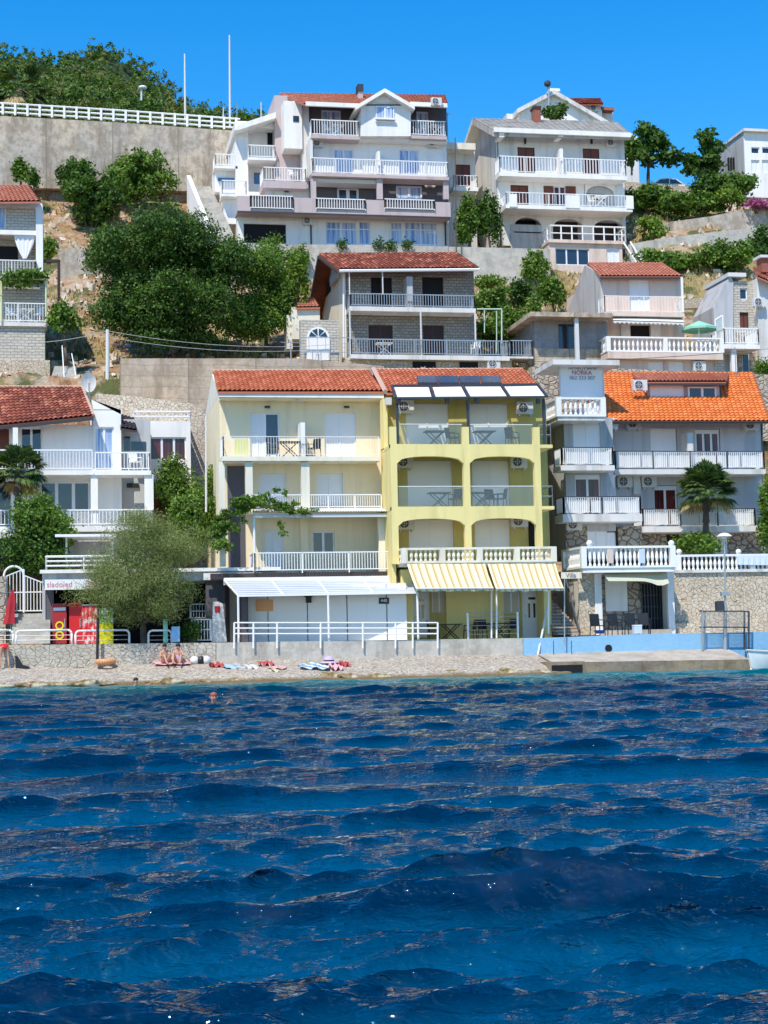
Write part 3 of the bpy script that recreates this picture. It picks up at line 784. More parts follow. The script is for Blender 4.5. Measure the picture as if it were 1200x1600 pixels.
# corrugated veranda roof with posts and long railing in front of the first floor
v = H('veranda', 'white corrugated veranda roof on thin posts before the cream house', 'veranda', 74.2, 505, 895)
mb = MB(); a0, a1 = P(397, 799, 74.0), P(614, 797, 74.0)
N_ = 54
for i in range(N_):
    xa = a0.x+(a1.x-a0.x)*i/N_; xb = a0.x+(a1.x-a0.x)*(i+1)/N_; xm = (xa+xb)/2
    for p, q_ in (((xa, 0), (xm, .06)), ((xm, .06), (xb, 0))):
        mb.quad((p[0], 74.0, a0.z-.05+p[1]), (q_[0], 74.0, a0.z-.05+q_[1]), (q_[0], 76, a0.z+.28+q_[1]), (p[0], 76, a0.z+.28+p[1]))
mb.build('corrugated_roof', M['paintd'], v.e)
v.part('beam', 'paintd', 397, 803, 614, 808, -.1, .02)
for px in (397, 612):
    x, z = U(px, 806, 74.1); x_, z_ = U(px, 893, 74.1); MB().tube((x, 74.15, z_), (x, 74.15, z), .06, n=8).build('post', M['paint'], v.e)
x0, x1, zf, zt = RC(398, 863, 618, 893, 74.1)
rail_bars([(x0, 76, zf), (x0, 74.1, zf), (x1, 74.1, zf)], zt-zf, .13, .02, 1.9).build('railing', M['paint'], v.e)

# ===== lime arcaded house
h = H('arcaded_house', 'lime yellow apartment house with three arcaded balcony storeys', 'house', 75.2, 735, 1000)
h.wall(606, 612, 858, 1002, 'limed', 8.5, [(634, 631, 701, 694), (734, 631, 794, 694), (637, 720, 707, 791), (738, 720, 796, 791), (639, 812, 709, 858), (742, 812, 797, 858), (645, 925, 672, 996), (675, 922, 699, 957), (786, 922, 813, 957), (816, 922, 848, 996)])
rf, q = h.roof((604, 614, -.6), (850, 612, -.6), (818, 577, 4.2), (585, 578, 4.2), 'tile_red')
rb = MB()
for i in range(36):
    a_ = q[3].lerp(q[2], i/36); b_ = q[3].lerp(q[2], (i+.86)/36); rb.tube(a_, b_, .09, .075, 6)
rb.build('ridge_tiles', M['ridge'], rf)
MB().slab(q[3], q[2], q[2]+Vector((0, 4.6, -2)), q[3]+Vector((0, 4.6, -2)), .12).build('rear_roof', M['tile_red'], rf)
MB().tube(q[3]+Vector((-.05, 0, .05)), q[0]+Vector((-.05, 0, .05)), .12, n=6).build('verge', M['ridge'], rf)
FR = 72.9   # arcade front plane
def C(a, b, c, d, dy0, dy1, name, mat): return h.part(name, mat, a, b, c, d, dy0-2.3, dy1-2.3)
xL = U(617, 800, FR)[0]; xM = U(731, 800, FR)[0]; xR = U(842, 800, FR)[0]; cw = .15
zb = U(730, 880, FR)[1]; zt_ = U(730, 690, FR)[1]
for x, nm in ((xL, 'pillar'), (xM, 'pillar'), (xR, 'pillar')):
    MB().box(x-cw, x+cw, FR, FR+.3, zb, U(730, 667, FR)[1]).build(nm, M['lime'], h.e)
sw = MB(); zs_ = [U(617, y, FR)[1] for y in (1000, 878, 830, 815, 740, 725, 612)]
sw.box(xL-.14, xL+.06, FR+.304, 75.19, zs_[0], U(617, 696, FR)[1]); sw.box(xL-.15, xL+.05, FR+1.5, 75.19, U(617, 695.9, FR)[1], U(617, 615, FR)[1])
sw.build('side_wall', M['lime'], h.e)
for fl, cr in ((694, 713), (791, 810)):
    z1_ = U(730, fl, FR)[1]; z0_ = U(730, fl+9, FR)[1]; zc = U(730, cr, FR)[1]; zs1 = U(730, cr+11, FR)[1]
    sl = MB().box(xL-cw, xR+.75, FR+.004, 75.21, z0_+.1, z1_-.01).build('balcony', M['lime'], h.e)
    ar = MB()
    for xa, xb in ((xL+cw, xM-cw), (xM+cw, xR-cw)): ar.arch(xa, xb, zs1, 0, zc-zs1, FR-.02, FR+.26, z1_, p=2.3)
    ar.build('arch', M['lime'], h.e)
    for xa, xb in ((xL+cw, xM-cw), (xM+cw, xR-cw)):
        zt2 = z1_+.92; mb = MB().tube((xa, FR+.12, zt2), (xb, FR+.12, zt2), .025, n=6)
        rl = mb.build('railing', M['paintd'], sl)
        MB().quad((xa, FR+.12, z1_+.03), (xb, FR+.12, z1_+.03), (xb, FR+.12, zt2), (xa, FR+.12, zt2)).build('glass_panel', M['clear'], sl)
    mb = rail_h([(xR+cw, FR+.1, z1_), (xR+.7, FR+.1, z1_), (xR+.7, 75, z1_)], .92, 2, 9, .02, rp=.02); mb.build('railing', M['steel'], sl)
for a in ((634, 631, 701, 694), (734, 631, 794, 694), (637, 720, 707, 791), (738, 720, 796, 791), (639, 812, 709, 858), (742, 812, 797, 858)): h.win(*a, 'shutter', panes=2)
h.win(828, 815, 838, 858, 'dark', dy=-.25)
h.balcony(630, 855, 867, 879, 3.1, 4, 'bal', 'creamw', 'cream_rail' if False else 'creamw', sides='LR', pier=1.7, step=.22)
# white doors and shutters of the ground floor
def door(h, a, b, c, d, mat='pvc', slots=True, dy=0, name='door'):
    x0, x1, z0, z1 = h.r(a, b, c, d, dy); y = h.Y+dy+.1; w_ = x1-x0
    mb = MB().box(x0, x1, y, y+.08, z0, z1); mb.box(x0, x0+.07, y-.04, y-.002, z0, z1); mb.box(x1-.07, x1, y-.04, y-.002, z0, z1); mb.box(x0+.07, x1-.07, y-.04, y-.002, z1-.07, z1)
    o = mb.build(name, M[mat], h.e)
    if slots:
        s_ = MB()
        for u in (.36, .62): s_.box(x0+w_*u-.05, x0+w_*u+.05, y-.012, y-.001, z0+(z1-z0)*.42, z0+(z1-z0)*.72)
        s_.box(x0+w_*.32, x0+w_*.68, y-.012, y-.001, z0+(z1-z0)*.8, z0+(z1-z0)*.85)
        s_.build('pane', M['glass'], o)
    MB().box(x0+.12, x0+.2, y-.09, y-.045, z0+(z1-z0)*.45, z0+(z1-z0)*.47).build('handle', M['steel'], o)
    return o
door(h, 645, 925, 672, 996); door(h, 816, 922, 848, 996)
h.win(675, 922, 699, 957, 'shutterb'); h.win(786, 922, 813, 957, 'shutterb')
h.part('ground_wall', 'lime', 697.5, 915, 787.5, 1001, -.1, -.003)
h.part('side_pier', 'lime', 627, 890, 645, 1001, -2.0, -.004); h.part('side_pier', 'lime', 850, 890, 861, 1001, -1.2, -.004)
# awnings
for a0, a1, b0, b1 in ((636, 758, 650, 771), (762, 868, 775, 881)):
    p = [P(a0, 881, 72.05), P(a1, 881, 72.05), P(b1, 919, 70.9), P(b0, 920, 70.9)]
    me = bpy.data.meshes.new('awning'); n_ = 10; vs = []; uv = []
    for j in range(n_+1):
        for i in range(13):
            u, t = i/12, j/n_; q_ = p[0].lerp(p[1], u).lerp(p[3].lerp(p[2], u), t); vs.append(q_+Vector((0, 0, -.06*math.sin(math.pi*t)-.012*math.sin(i*1.9+j)))); uv.append((u, t))
    for i in range(13): vs.append(vs[n_*13+i]+Vector((0, 0, -.12 if i % 2 else -.1))); uv.append((i/12, 1.1))
    fs = [(j*13+i, j*13+i+1, (j+1)*13+i+1, (j+1)*13+i) for j in range(n_+1) for i in range(12)]
    mb = MB(); mb.add(vs, fs); mb.uv = uv; aw = mb.build('awning', M['stripe'], h.e, smooth=True)
    MB().tube(p[3]-Vector((0, .02, 0)), p[2]-Vector((0, .02, 0)), .035, n=6).build('front_bar', M['paintd'], aw)
    for t in (.12, .85):
        MB().tube(p[0].lerp(p[1], t)-Vector((0, 0, .1)), p[3].lerp(p[2], t), .025, n=5).build('folding_arm', M['paintd'], aw)
# glazed canopy with white blinds above the top balcony
cn = H('glass_canopy', 'dark framed canopy with four white blinds above the top arcade balcony', 'canopy', 72.6, 735, 690)
bk = [(612, 603), (672, 603), (722, 602), (783, 602), (840, 601)]; ft = [(618, 622), (678, 622), (733, 622), (796, 621), (855, 620)]
fm = MB()
B_ = [P(x, y, 74.6) for x, y in bk]; F_ = [P(x, y, 72.7) for x, y in ft]
for b_, f_ in zip(B_, F_): fm.tube(b_, f_, .07, n=4)
fm.tube(B_[0], B_[-1], .08, n=4); fm.tube(F_[0], F_[-1], .06, n=4)
fm.build('frame', M['darkmetal'], cn.e)
for i in range(4):
    d_ = Vector((.1, 0, 0)); u_ = Vector((0, 0, .02))
    MB().slab(F_[i]+d_+u_, F_[i+1]-d_+u_, (B_[i+1]*.86+F_[i+1]*.14)-d_+u_, (B_[i]*.86+F_[i]*.14)+d_+u_, .03).build('blind', M['canvas_w'], cn.e)
for k in (0, 2, 4):
    MB().box(F_[k].x-.06+(.12 if k == 0 else -.1 if k == 4 else 0), F_[k].x+.06+(.12 if k == 0 else -.1 if k == 4 else 0), 72.95, 73.05, U(730, 694, 73)[1], F_[k].z-.05).build('post', M['darkmetal'], cn.e)
for px in (623, 699, 745, 841):
    p = P(px, 627, 72.75); cn_l = MB().box(p.x-.09, p.x+.09, 72.68, 72.85, p.z-.1, p.z+.12).build('spotlight', M['black'], cn.e)
# solar panels lying on the roof behind
pp = H('solar_panel', 'solar panel', 'solar panel', 77, 665, 600)
bpy.data.objects.remove(pp.e)
for i, nm in enumerate(('leftmost of the four blue solar panels on the red roof', 'second from left of the four blue solar panels on the red roof', 'third from left of the four blue solar panels on the red roof', 'rightmost of the four blue solar panels on the red roof')):
    a = 653+i*33; p0, p1, p2, p3 = P(a, 603, 75.6), P(a+31.5, 603, 75.6), P(a+29.5, 592, 77.4), P(a-2, 592, 77.4)
    up = Vector((0, 0, .16)); r_ = thing('solar_panel', nm, 'solar panel', p0, 'blue solar panels on the red roof')
    MB().slab(p0+up, p1+up, p2+up, p3+up, .06).build('frame', M['darkmetal'], r_)
    c_ = (p0+p1+p2+p3)/4+up+Vector((0, 0, .006)); s_ = [c_+(p+up-c_)*.94+Vector((0, 0, .006)) for p in (p0, p1, p2, p3)]
    MB().quad(*s_).build('glass', M['panel'], r_)
h.part('gutter_box', 'paintd', 603, 621, 612, 632, -1.2, -.9)

ac(632, 646, 75.2, 'air conditioner under the glass canopy at far left of the top arcade balcony')
ac(818, 648, 75.2, 'air conditioner under the glass canopy right of the shutters on the top arcade balcony')
ac(631, 732, 75.2, 'air conditioner at left end of the middle arcade balcony of the yellow house')
ac(809, 732, 75.2, 'air conditioner in the upper right of the middle arcade bay of the yellow house')
ac(810, 824, 75.2, 'air conditioner beside the dark doorway in the lowest arcade of the yellow house')
ac(633, 828, 75.2, 'air conditioner at left end of the lowest arcade of the yellow house')

# ===== bar with folding white wall under the cream house
h = H('beach_bar', 'low white beach bar with folding wall panels and slatted canopy', 'bar', 74, 505, 1003)
zf = U(505, 1003, 72)[1]
x0, z1 = U(366, 897, 74.1); x1 = U(632, 897, 74.1)[0]; 
MB().box(U(330, 900, 74)[0], x1+.3, 74.3, 76.1, U(505, 903, 74)[1], U(505, 893.5, 74)[1]).build('roof', M['gutter'], h.e)
MB().box(U(350, 900, 74)[0], x1+.2, 73.9, 74.29, U(505, 912, 74)[1], U(505, 901, 74)[1]).build('fascia', M['white'], h.e)
# the wall runs obliquely: deep on the left, near the rail on the right
pl = P(388, 1003, 74.3); pr = P(636, 1003, 72.55); zt = P(500, 915, 74)[2]
n_ = 8
for i in range(n_):
    a, b = pl.lerp(pr, i/n_+.002), pl.lerp(pr, (i+1)/n_-.002); o_ = Vector((.02*(i % 2), -.03*(i % 2), 0))
    mb = MB().add([a+o_, b+o_, Vector((b.x, b.y, zt))+o_, Vector((a.x, a.y, zt))+o_, a+Vector((.05, .1, 0)), b+Vector((.05, .1, 0)), Vector((b.x+.05, b.y+.1, zt)), Vector((a.x+.05, a.y+.1, zt))], [(0, 1, 2, 3), (7, 6, 5, 4), (0, 4, 5, 1), (1, 5, 6, 2), (2, 6, 7, 3), (3, 7, 4, 0)])
    mb.build('wall_panel', M['paint'], h.e)
dirw = (pr-pl).normalized(); nw = Vector((dirw.y, -dirw.x, 0))
def on_wall(px0, px1, py0, py1, off, mat, name, par=None):
    def hit(px, py):
        d = ray(px, py); o0 = Vector((0, 0, CAMZ)); t = (pl-o0).dot(nw)/d.dot(nw); return o0+d*t+nw*off
    return MB().quad(hit(px0, py1), hit(px1, py1), hit(px1, py0), hit(px0, py0)), hit
mbp, hit = on_wall(400, 427, 937, 955, .05, 'orange', 'poster')
h.part('dark_pillar', 'darkmauve', 378, 915, 387, 1003, -.7, 1.6); h.part('back_wall', 'creamw', 345, 905, 390, 1003, 1.9, 2.0)
h.part('fridge_pillar', 'darkmauve', 322, 905, 352, 990, .9, 1.2)
# slatted canopy
mb = MB(); cb0, cb1 = P(350, 907, 73.9), P(640, 907, 73.9); cf0, cf1 = P(372, 931, 71.9), P(652, 926, 71.9)
for t in np.linspace(0, 1, 9): mb.tube(cb0.lerp(cf0, t), cb1.lerp(cf1, t), .045 if 0 < t < 1 else .06, n=4)
for t in np.linspace(0, 1, 5): mb.tube(cb0.lerp(cb1, t), cf0.lerp(cf1, t), .04, n=4)
cp = mb.build('canopy', M['paint'], h.e)
up = Vector((0, 0, -.02)); MB().slab(cf0+up, cf1+up, cb1+up, cb0+up, .02).build('canopy_sheet', M['sheetgrey'], cp)
for t in (0, .497, 1.):
    p = cf0.lerp(cf1, t); MB().tube((p.x, p.y, U(500, 1008, 71.9)[1]), p, .05, n=8).build('post', M['paint'], h.e)
# posters and lamp on the bar wall
o = mbp.build('poster', M['orange'], None, loc=hit(413, 955)); tag(o, 'orange printed poster on left part of the white folding wall', 'poster')
tx = []
def text(s, size, px, py, Y, mat, name, label=None, cat=None, par=None, rot=None, pos=None, extrude=.004, align='CENTER'):
    cu = bpy.data.curves.new(name, 'FONT'); cu.body = s; cu.size = size; cu.extrude = extrude; cu.align_x = align; cu.align_y = 'CENTER'
    o_ = bpy.data.objects.new(name, cu); COL.objects.link(o_); cu.materials.append(M[mat])
    dg = bpy.context.evaluated_depsgraph_get(); me = bpy.data.meshes.new_from_object(o_.evaluated_get(dg)); bpy.data.objects.remove(o_)
    o_ = bpy.data.objects.new(name, me); COL.objects.link(o_)
    p = pos if pos is not None else P(px, py, Y); o_.rotation_euler = rot or (R(90), 0, 0)
    if not me.materials: me.materials.append(M[mat])
    if par: o_.parent = par; o_.location = Vector(p)-root_loc(par)
    else: o_.location = p
    if label: tag(o_, label, cat)
    return o_
wa = math.atan2(dirw.y, dirw.x)
for i, (s, w_) in enumerate((('COCKTAIL', .13), ('BEACH BAR', .1))):
    pass
mbp, hit = on_wall(592, 608, 934, 943.5, .05, 'black', 'sign'); sg = mbp.build('sign', M['black'], None, loc=hit(600, 943)); tag(sg, 'small black number sign near right end of the white folding wall', 'sign')
t_ = text('440', .2, 0, 0, 0, 'paint', 'lettering', par=sg, rot=(R(90), 0, wa), pos=hit(600, 938.7)+nw*.01)
p = hit(482, 935)+nw*.02; lm = thing('wall_lamp', 'black floodlight with two arms on the white folding wall', 'lamp', p)
MB().box(p.x-.12, p.x+.12, p.y-.15, p.y, p.z-.2, p.z+.12).build('lamp_head', M['black'], lm)
a_ = MB(); a_.tube(p+Vector((0, -.05, 0)), p+Vector((-.4, -.05, .25)), .03); a_.tube(p+Vector((0, -.05, 0)), p+Vector((.4, -.05, .25)), .03); a_.build('bracket', M['black'], lm)
# rails on the sea wall face before the bar
def srail(pxs, top, bot, Y, label, nb=3):
    r_ = thing('railing', label, 'railing', P(pxs[0], bot, Y)); mb = MB()
    for a, b in zip(pxs, pxs[1:]):
        for k in range(nb): 
            y_ = top+(bot-top)*k/nb*.92; mb.tube(P(a, y_, Y), P(b, y_, Y), .03, n=6)
    mb.build('rail', M['paint'], r_)
    for a in pxs: MB().tube(P(a, bot+12, Y), P(a, top, Y), .045, n=6).build('post', M['paint'], r_)
    return r_
srail([366, 396, 433, 501, 567, 618, 645, 684], 973, 1001, 71.45, 'long white tube railing along the sea wall before the bar')

# ===== grey blue house on the right
h = H('grey_blue_house', 'blue grey house with bright orange roof and wide dormer', 'house', 80, 1060, 880)
h.wall(958, 655, 1192, 868, 'bluegrey', 8.5, [(1017, 668, 1059, 735), (1087, 670, 1126, 735), (1022, 758, 1060, 823), (880, 0, 881, 1)][:3])
MB().add(*[[P(1192, 655, 80), P(1192, 868, 80), P(1192, 868, 80)+Vector((.01, 8, 0)), P(1192, 655, 80)+Vector((.01, 8, 0))], [(0, 1, 2, 3)]]).build('far_side', M['bluegrey'], h.e)
rf, q = h.roof((951, 659, -1.5), (1203, 659, -1.5), (1176, 583, 4.5), (940, 583, 4.5), 'tile_orange', colw=.26, rowl=.36)
MB().slab(q[3], q[2], q[2]+Vector((0, 5, -2.2)), q[3]+Vector((0, 5, -2.2)), .12).build('rear_roof', M['tile_orange'], rf)
MB().tube(q[0]+Vector((0, 0, -.02)), q[1]+Vector((0, 0, -.02)), .07, n=6).build('gutter', M['gutter'], rf)
rb = MB()
for i in range(36):
    a_ = q[3].lerp(q[2], i/36); b_ = q[3].lerp(q[2], (i+.86)/36); rb.tube(a_, b_, .09, .075, 6)
for i in range(16):
    a_ = q[1].lerp(q[2], i/16); b_ = q[1].lerp(q[2], (i+.86)/16); rb.tube(a_, b_, .09, .075, 6)
rb.build('ridge_tiles', M['tile_pink'], rf)
# dormer
dY = 80.2
dm = h.part('dormer', 'mauve', 1012, 597, 1125, 636, 1.4, 4.6)
x0, x1, z0, z1 = RC(1018, 600, 1070, 633, dY+.9); shutter(dm, x0, x1, z0, z1, dY+1.08)
dm2 = MB().box(*RC(1074, 598, 1124, 636, 81.35)[:2], 81.36, 81.4, *RC(1074, 598, 1124, 636, 81.35)[2:]).build('dormer_panel', M['paintd'], dm)
x0, x1, z0, z1 = RC(1076, 604, 1120, 632, 81.2); window(dm, x0, x1, z0, z1, 81.25, 2, 'glass', .08)
q2 = [P(1006, 597, 80.9), P(1134, 597, 80.9), P(1140, 584, 84.4), P(985, 584, 84.4)]
tiles(*q2, colw=.26, rowl=.4).build('dormer_roof', M['tile_pink'], dm)
MB().tube(q2[0]-Vector((0, 0, .12)), q2[1]-Vector((0, 0, .12)), .08, n=4).build('gutter', M['gutter'], dm)
MB().tube(P(1125, 600, 81.2), P(1128, 637, 81.2), .045).build('drainpipe', M['gutter'], dm)
h.win(1018, 669, 1058, 735, 'shutter'); h.win(1088, 671, 1125, 735, 'redint', panes=3, box=True)
h.win(1022, 759, 1059, 823, 'redint', panes=2, box=True)
def cloths(h, spans, top, bot, out, mat='canvas_c', base=0):
    """white screening cloth tied behind a railing"""
    for a, b in spans:
        x0, x1, z0, z1 = h.r(a, top, b, bot, -out+.14+base); n_ = max(4, int((x1-x0)/.12)); mb = MB()
        vs = []
        for i in range(n_+1):
            x = x0+(x1-x0)*i/n_; o_ = .03*math.sin(i*1.7+a); vs += [(x, h.Y-out+.14+base+o_, z0+.03*math.sin(i*.9)), (x, h.Y-out+.14+base+o_*.4, z1+.015*math.sin(i*1.3))]
        mb.add(vs, [(2*i, 2*i+2, 2*i+3, 2*i+1) for i in range(n_)]); mb.build('screen_cloth', M[mat], h.e, smooth=True)
M['canvas_c'] = plain('white_screen_cloth', (.86, .84, .82), .9, var=.15)
h.balcony(960, 706, 1196, 733, 1.4, 8, 'bars', 'white2', 'paint', r=.022, toph=.02, dark=1, post=2.2)
cloths(h, ((964, 1001), (1004, 1042), (1046, 1082), (1085, 1119), (1122, 1155), (1159, 1193)), 711, 730, 1.4)
h.balcony(1003, 796, 1182, 822, 1.5, 9, 'bars', 'white2', 'paint', r=.022, toph=.02, dark=1, post=2.2)
cloths(h, ((1006, 1044), (1048, 1090), (1094, 1136), (1140, 1179)), 800, 820, 1.5)
h.part('drainpipe', 'paintd', 990, 742, 1001, 772, -.25, -.004)
h.part('partition', 'white2', 1074, 676, 1083, 706, -1.0, -.01)
h.wall(1003, 830, 1192, 868, 'crazy', 1, [(1042, 835, 1063, 868)], dy=-.3, name='stone_cladding'); h.win(1042, 835, 1063, 868, 'dark', dy=-.3)
h.part('cladding_band', 'white2', 1112, 830, 1136, 868, -.36, -.31)
# tower wing on the left
h.wall(884, 652, 960, 868, 'greyf', 6.2, [(896, 662, 939, 729), (899, 742, 939, 805), (918, 830, 966, 868)], dy=-2.2, name='wing_wall')
h.win(896, 662, 939, 729, 'shutter', dy=-2.2); h.win(899, 742, 939, 805, 'redint', dy=-2.2, panes=2, box=True)
h.win(918, 830, 950, 868, 'shutter', dy=-2.2); h.win(950, 832, 963, 868, 'shutter', dy=-2.22)
h.balcony(876, 700, 960, 727, 1.3, 8, 'bars', 'white2', 'paint', base=-2.2, r=.022, toph=.02, dark=1, post=2.0); cloths(h, ((884, 920), (924, 956)), 706, 725, 1.3, base=-2.2)
h.balcony(879, 777, 1003, 803, 1.3, 12, 'bars', 'white2', 'paint', base=-2.2, r=.022, toph=.02, dark=1, post=2.0); cloths(h, ((884, 920), (924, 962), (966, 1000)), 781, 802, 1.3, base=-2.2)
h.part('stone_cladding', 'crazy', 884, 822, 918, 868, -2.24, -2.204); h.part('stone_cladding', 'crazy', 966, 822, 1003, 868, -2.1, -.5)
h.part('balcony_cladding', 'white2', 960, 742, 962, 803, -2.1, -2.0)
h.balcony(871, 621, 944, 651, 1.2, 6, 'bal', 'white2', 'paint', base=-2.2, dback=5, pier=2.2, step=.25)
# rooftop screen with lettering and its slab
sg = H('rooftop_sign', 'tall white sign screen with red lettering on the balustraded roof terrace', 'sign', 79, 908, 622)
sg.part('screen', 'canvas_c', 876, 570, 942, 622, -.04, .02)
sg.part('frame', 'paintd', 874, 570, 876, 622, -.08, .03); sg.part('frame', 'paintd', 942, 570, 944, 622, -.08, .03)
sg.part('slab', 'greyw', 864, 562, 968, 570, -.9, 2.4)
p = lambda px, py: P(px, py, 78.94)
M['redtext'] = plain('faded_red_paint', (.5, .06, .1), .7); M['greytext'] = plain('grey_paint', (.2, .2, .26), .7)
text('APARTMANI', .27, 910, 575, 78.94, 'greytext', 'lettering', par=sg.e, pos=p(910, 575)); text('NORKA', .3, 909, 580, 78.94, 'redtext', 'lettering', par=sg.e, pos=p(909, 582.5)); text('062 233 007', .27, 910, 590, 78.94, 'greytext', 'lettering', par=sg.e, pos=p(910, 590.5))

ac(951, 672, 79, 'air conditioner under the orange eave in the corner beside the wing'); ac(988, 671, 80, 'air conditioner under the orange eave left of the white roller shutter')
ac(1171, 673, 80, 'air conditioner under the right end of the orange eave'); ac(974, 762, 80, 'left one of the pair of air conditioners over the lower wing balcony'); ac(1012, 762, 80, 'right one of the pair of air conditioners over the lower wing balcony')
ac(998, 611, 81, 'air conditioner standing on the orange roof left of the dormer', .95); ac(895, 829, 77.8, 'air conditioner above crazy stone cladding at the foot of the wing')
# ---------------------------------------------------------------- waterfront
SW = 71.6
def wallthing(name, label, cat, pts_top, pts_bot, Y, depth, mat, group=None, part=None):
    """wall whose face outline follows photo points, extruded back"""
    o = [U(x, y, Y) for x, y in pts_top]+[U(x, y, Y) for x, y in reversed(pts_bot)]
    mb = MB().prism(o, Y, Y+depth); b = (o[0][0], Y, min(z for x, z in o))
    w_ = mb.build(name, M[mat], None, loc=b); tag(w_, label, cat, group); return w_
zS = U(620, 1000, SW)[1]
wallthing('sea_wall', 'grey concrete sea wall with stains below the white beach bar', 'wall', [(338, 1004), (817, 997)], [(338, 1040), (817, 1034)], SW, .4, 'concp')
wallthing('stone_wall', 'low beach wall of irregular pale stones at far left behind the bathers', 'wall', [(-60, 1009), (337, 1004)], [(-60, 1045), (337, 1040)], SW+.02, .4, 'seawall')
wallthing('blue_wall', 'long sea wall painted sky blue above the right quay', 'wall', [(818, 998), (1000, 991), (1260, 986)], [(818, 1034), (1260, 1027)], SW-.05, .45, 'blue')
x0 = U(-80, 1000, SW)[0]; x1 = U(1260, 1000, SW)[0]
mb = MB(); zp = U(338, 1004, SW)[1]; mb.box(x0, x1, SW+.3, 77, .8, 1.585); struct(mb, 'promenade', M['concp'])
# quay: sloping apron with a square culvert mouth
qy = 69.0
pts = [(864, 1036), (1172, 1031)]
mb = MB(); L_ = []
for x, y in pts: a = P(x, y, qy); L_.append(a)
for a, b in zip(L_, L_[1:]):
    za, zb_ = .86, .9
    mb.add([(a.x, qy, -.9), (b.x, qy, -.9), (b.x, qy, b.z), (a.x, qy, a.z), (a.x, SW, za), (b.x, SW, zb_)], [(0, 1, 2, 3), (3, 2, 5, 4)])
a, b = L_[0], L_[-1]
mb.add([(a.x, qy, -.9), (a.x, qy, a.z), (a.x, SW, .86), (a.x, SW, -.9)], [(0, 1, 2, 3)]); mb.add([(b.x, qy, -.9), (b.x, SW, -.9), (b.x, SW, .9), (b.x, qy, b.z)], [(0, 1, 2, 3)])
struct(mb, 'quay', M['quay'])
mb = MB(); mb.add([(L_[0].x, qy+.02, L_[0].z+.02), (L_[1].x, qy+.02, L_[1].z+.02), (L_[1].x, SW, .92), (L_[0].x, SW, .88)], [(0, 1, 2, 3)]); 
struct(mb, 'quay_top', M['quaytop'])
x0, x1, z0, z1 = RC(863, 1039, 911, 1053, 68.4)
cv = thing('culvert', 'concrete box drain with a dark square mouth at left end of the quay', 'drain', (x0, 68.4, z0))
MB().box(x0-.12, x1+.12, 68.5, 71, z0, z1+.14).build('body', M['quay'], cv); MB().box(x0, x1, 68.47, 68.496, z0, z1).build('opening', M['darkint'], cv)
# rocks along the waterline
g = random.Random(11); m = NM('shore_rock'); nz = m.noise(2.2, 4)
m.color(m.ramp(nz, [(.35, (.07, .05, .02)), (.5, (.3, .22, .1)), (.62, (.55, .47, .34))])); m.bump(nz, .8, .06); M['rock'] = m.done(.8)
kinds = ['pale rounded rock at the waterline %s', 'brown weedy rock at the waterline %s']
spots = [(-6, 1064, 'at far left edge'), (52, 1065, 'right of the bending bather'), (88, 1064, 'below the vending fridges'), (132, 1063, 'below the yellow panel'), (168, 1063, 'left of the dark haired swimmer'), (243, 1061, 'right of the dark haired swimmer'), (268, 1060, 'below the two sitting girls'), (323, 1060, 'left of the red towel'), (368, 1058, 'below the red towel'), (384, 1057, 'below the pink towel'), (432, 1059, 'below the blue towel gap'), (447, 1057, 'between the two towel groups'), (520, 1058, 'below the parasol and striped towel'), (548, 1058, 'below the second wall post'), (590, 1057, 'below the bar canopy end post'), (640, 1056, 'below the end of the white wall'), (700, 1054, 'below the striped awnings left part'), (742, 1053, 'below the middle of the striped awnings'), (792, 1052, 'below the white house door'), (842, 1050, 'left of the box drain')]
for i, (px, py, w_) in enumerate(spots):
    r_ = g.uniform(.22, .5); c = P(px, py, 68.3+g.uniform(-.1, .35)); gg = np.random.default_rng(i)
    mb = MB().ball((0, 0, 0), 1, 10); V = np.array(mb.v); n_ = 1+.22*np.sin(V[:, 0]*3+i)*np.cos(V[:, 2]*4+i*2)+.14*np.sin(V[:, 1]*7+i)
    V = V*n_[:, None]*np.array([r_*g.uniform(1.1, 2.2), r_*.8, r_*.45]); mb.v = [(a_+c.x, b_+c.y, c_+.08) for a_, b_, c_ in V]
    o = mb.build('shore_rock', M['rock'], None, smooth=True, loc=(c.x, c.y, -.05)); tag(o, kinds[i % 2] % w_, 'rock', 'rocks along the waterline')

# ===== terrace box with awning at the right
h = H('terrace_annex', 'pale terrace annex with balustrade, sage awning and dark grille door', 'terrace', 74.6, 990, 988)
h.wall(906, 888, 1054, 992, 'white2', 3.6, [(941, 896, 1044, 990)], th=1.0)
h.part('stone_cladding', 'rubble_w', 905, 896, 929, 992, -.12, -.01); h.part('pillar', 'white', 930, 896, 941, 992, -.2, -.01); h.part('pillar', 'white', 1044, 893, 1054, 992, -.2, -.01)
h.part('recess_wall', 'crazy', 941, 896, 1044, 990, .85, .95); h.part('white_panel', 'white', 946, 896, 980, 955, .8, .846)
x0, x1, z0, z1 = h.r(1003, 912, 1041, 984, .75)
dr = MB().box(x0, x1, 75.38, 75.42, z0, z1).build('door', M['darkint'], h.e); mb = MB()
for i in range(9): x = x0+(x1-x0)*i/8; mb.box(x-.02, x+.02, 75.32, 75.36, z0, z1)
for k in range(5): z = z0+(z1-z0)*k/4; mb.box(x0, x1, 75.36, 75.375, z-.02, z+.02)
mb.build('grille', M['darkmetal'], dr)
h.part('step', 'concp', 940, 984, 1050, 992, -.5, -.21)
h.balcony(910, 853, 1053, 887, 1.0, 7, 'bal', 'white', 'paint', sides='L', pier=4.2, step=.22, dback=2)
for px in (921, 1049): 
    p = P(px, 851, 73.7); MB().ball((p.x, p.y, p.z+.06), .15, 14).build('globe_lamp', M['paint'], h.e, smooth=True)
p = [P(941, 891, 74.4), P(1041, 888, 74.4), P(1046, 908, 73.2), P(951, 908, 73.2)]
vs = []
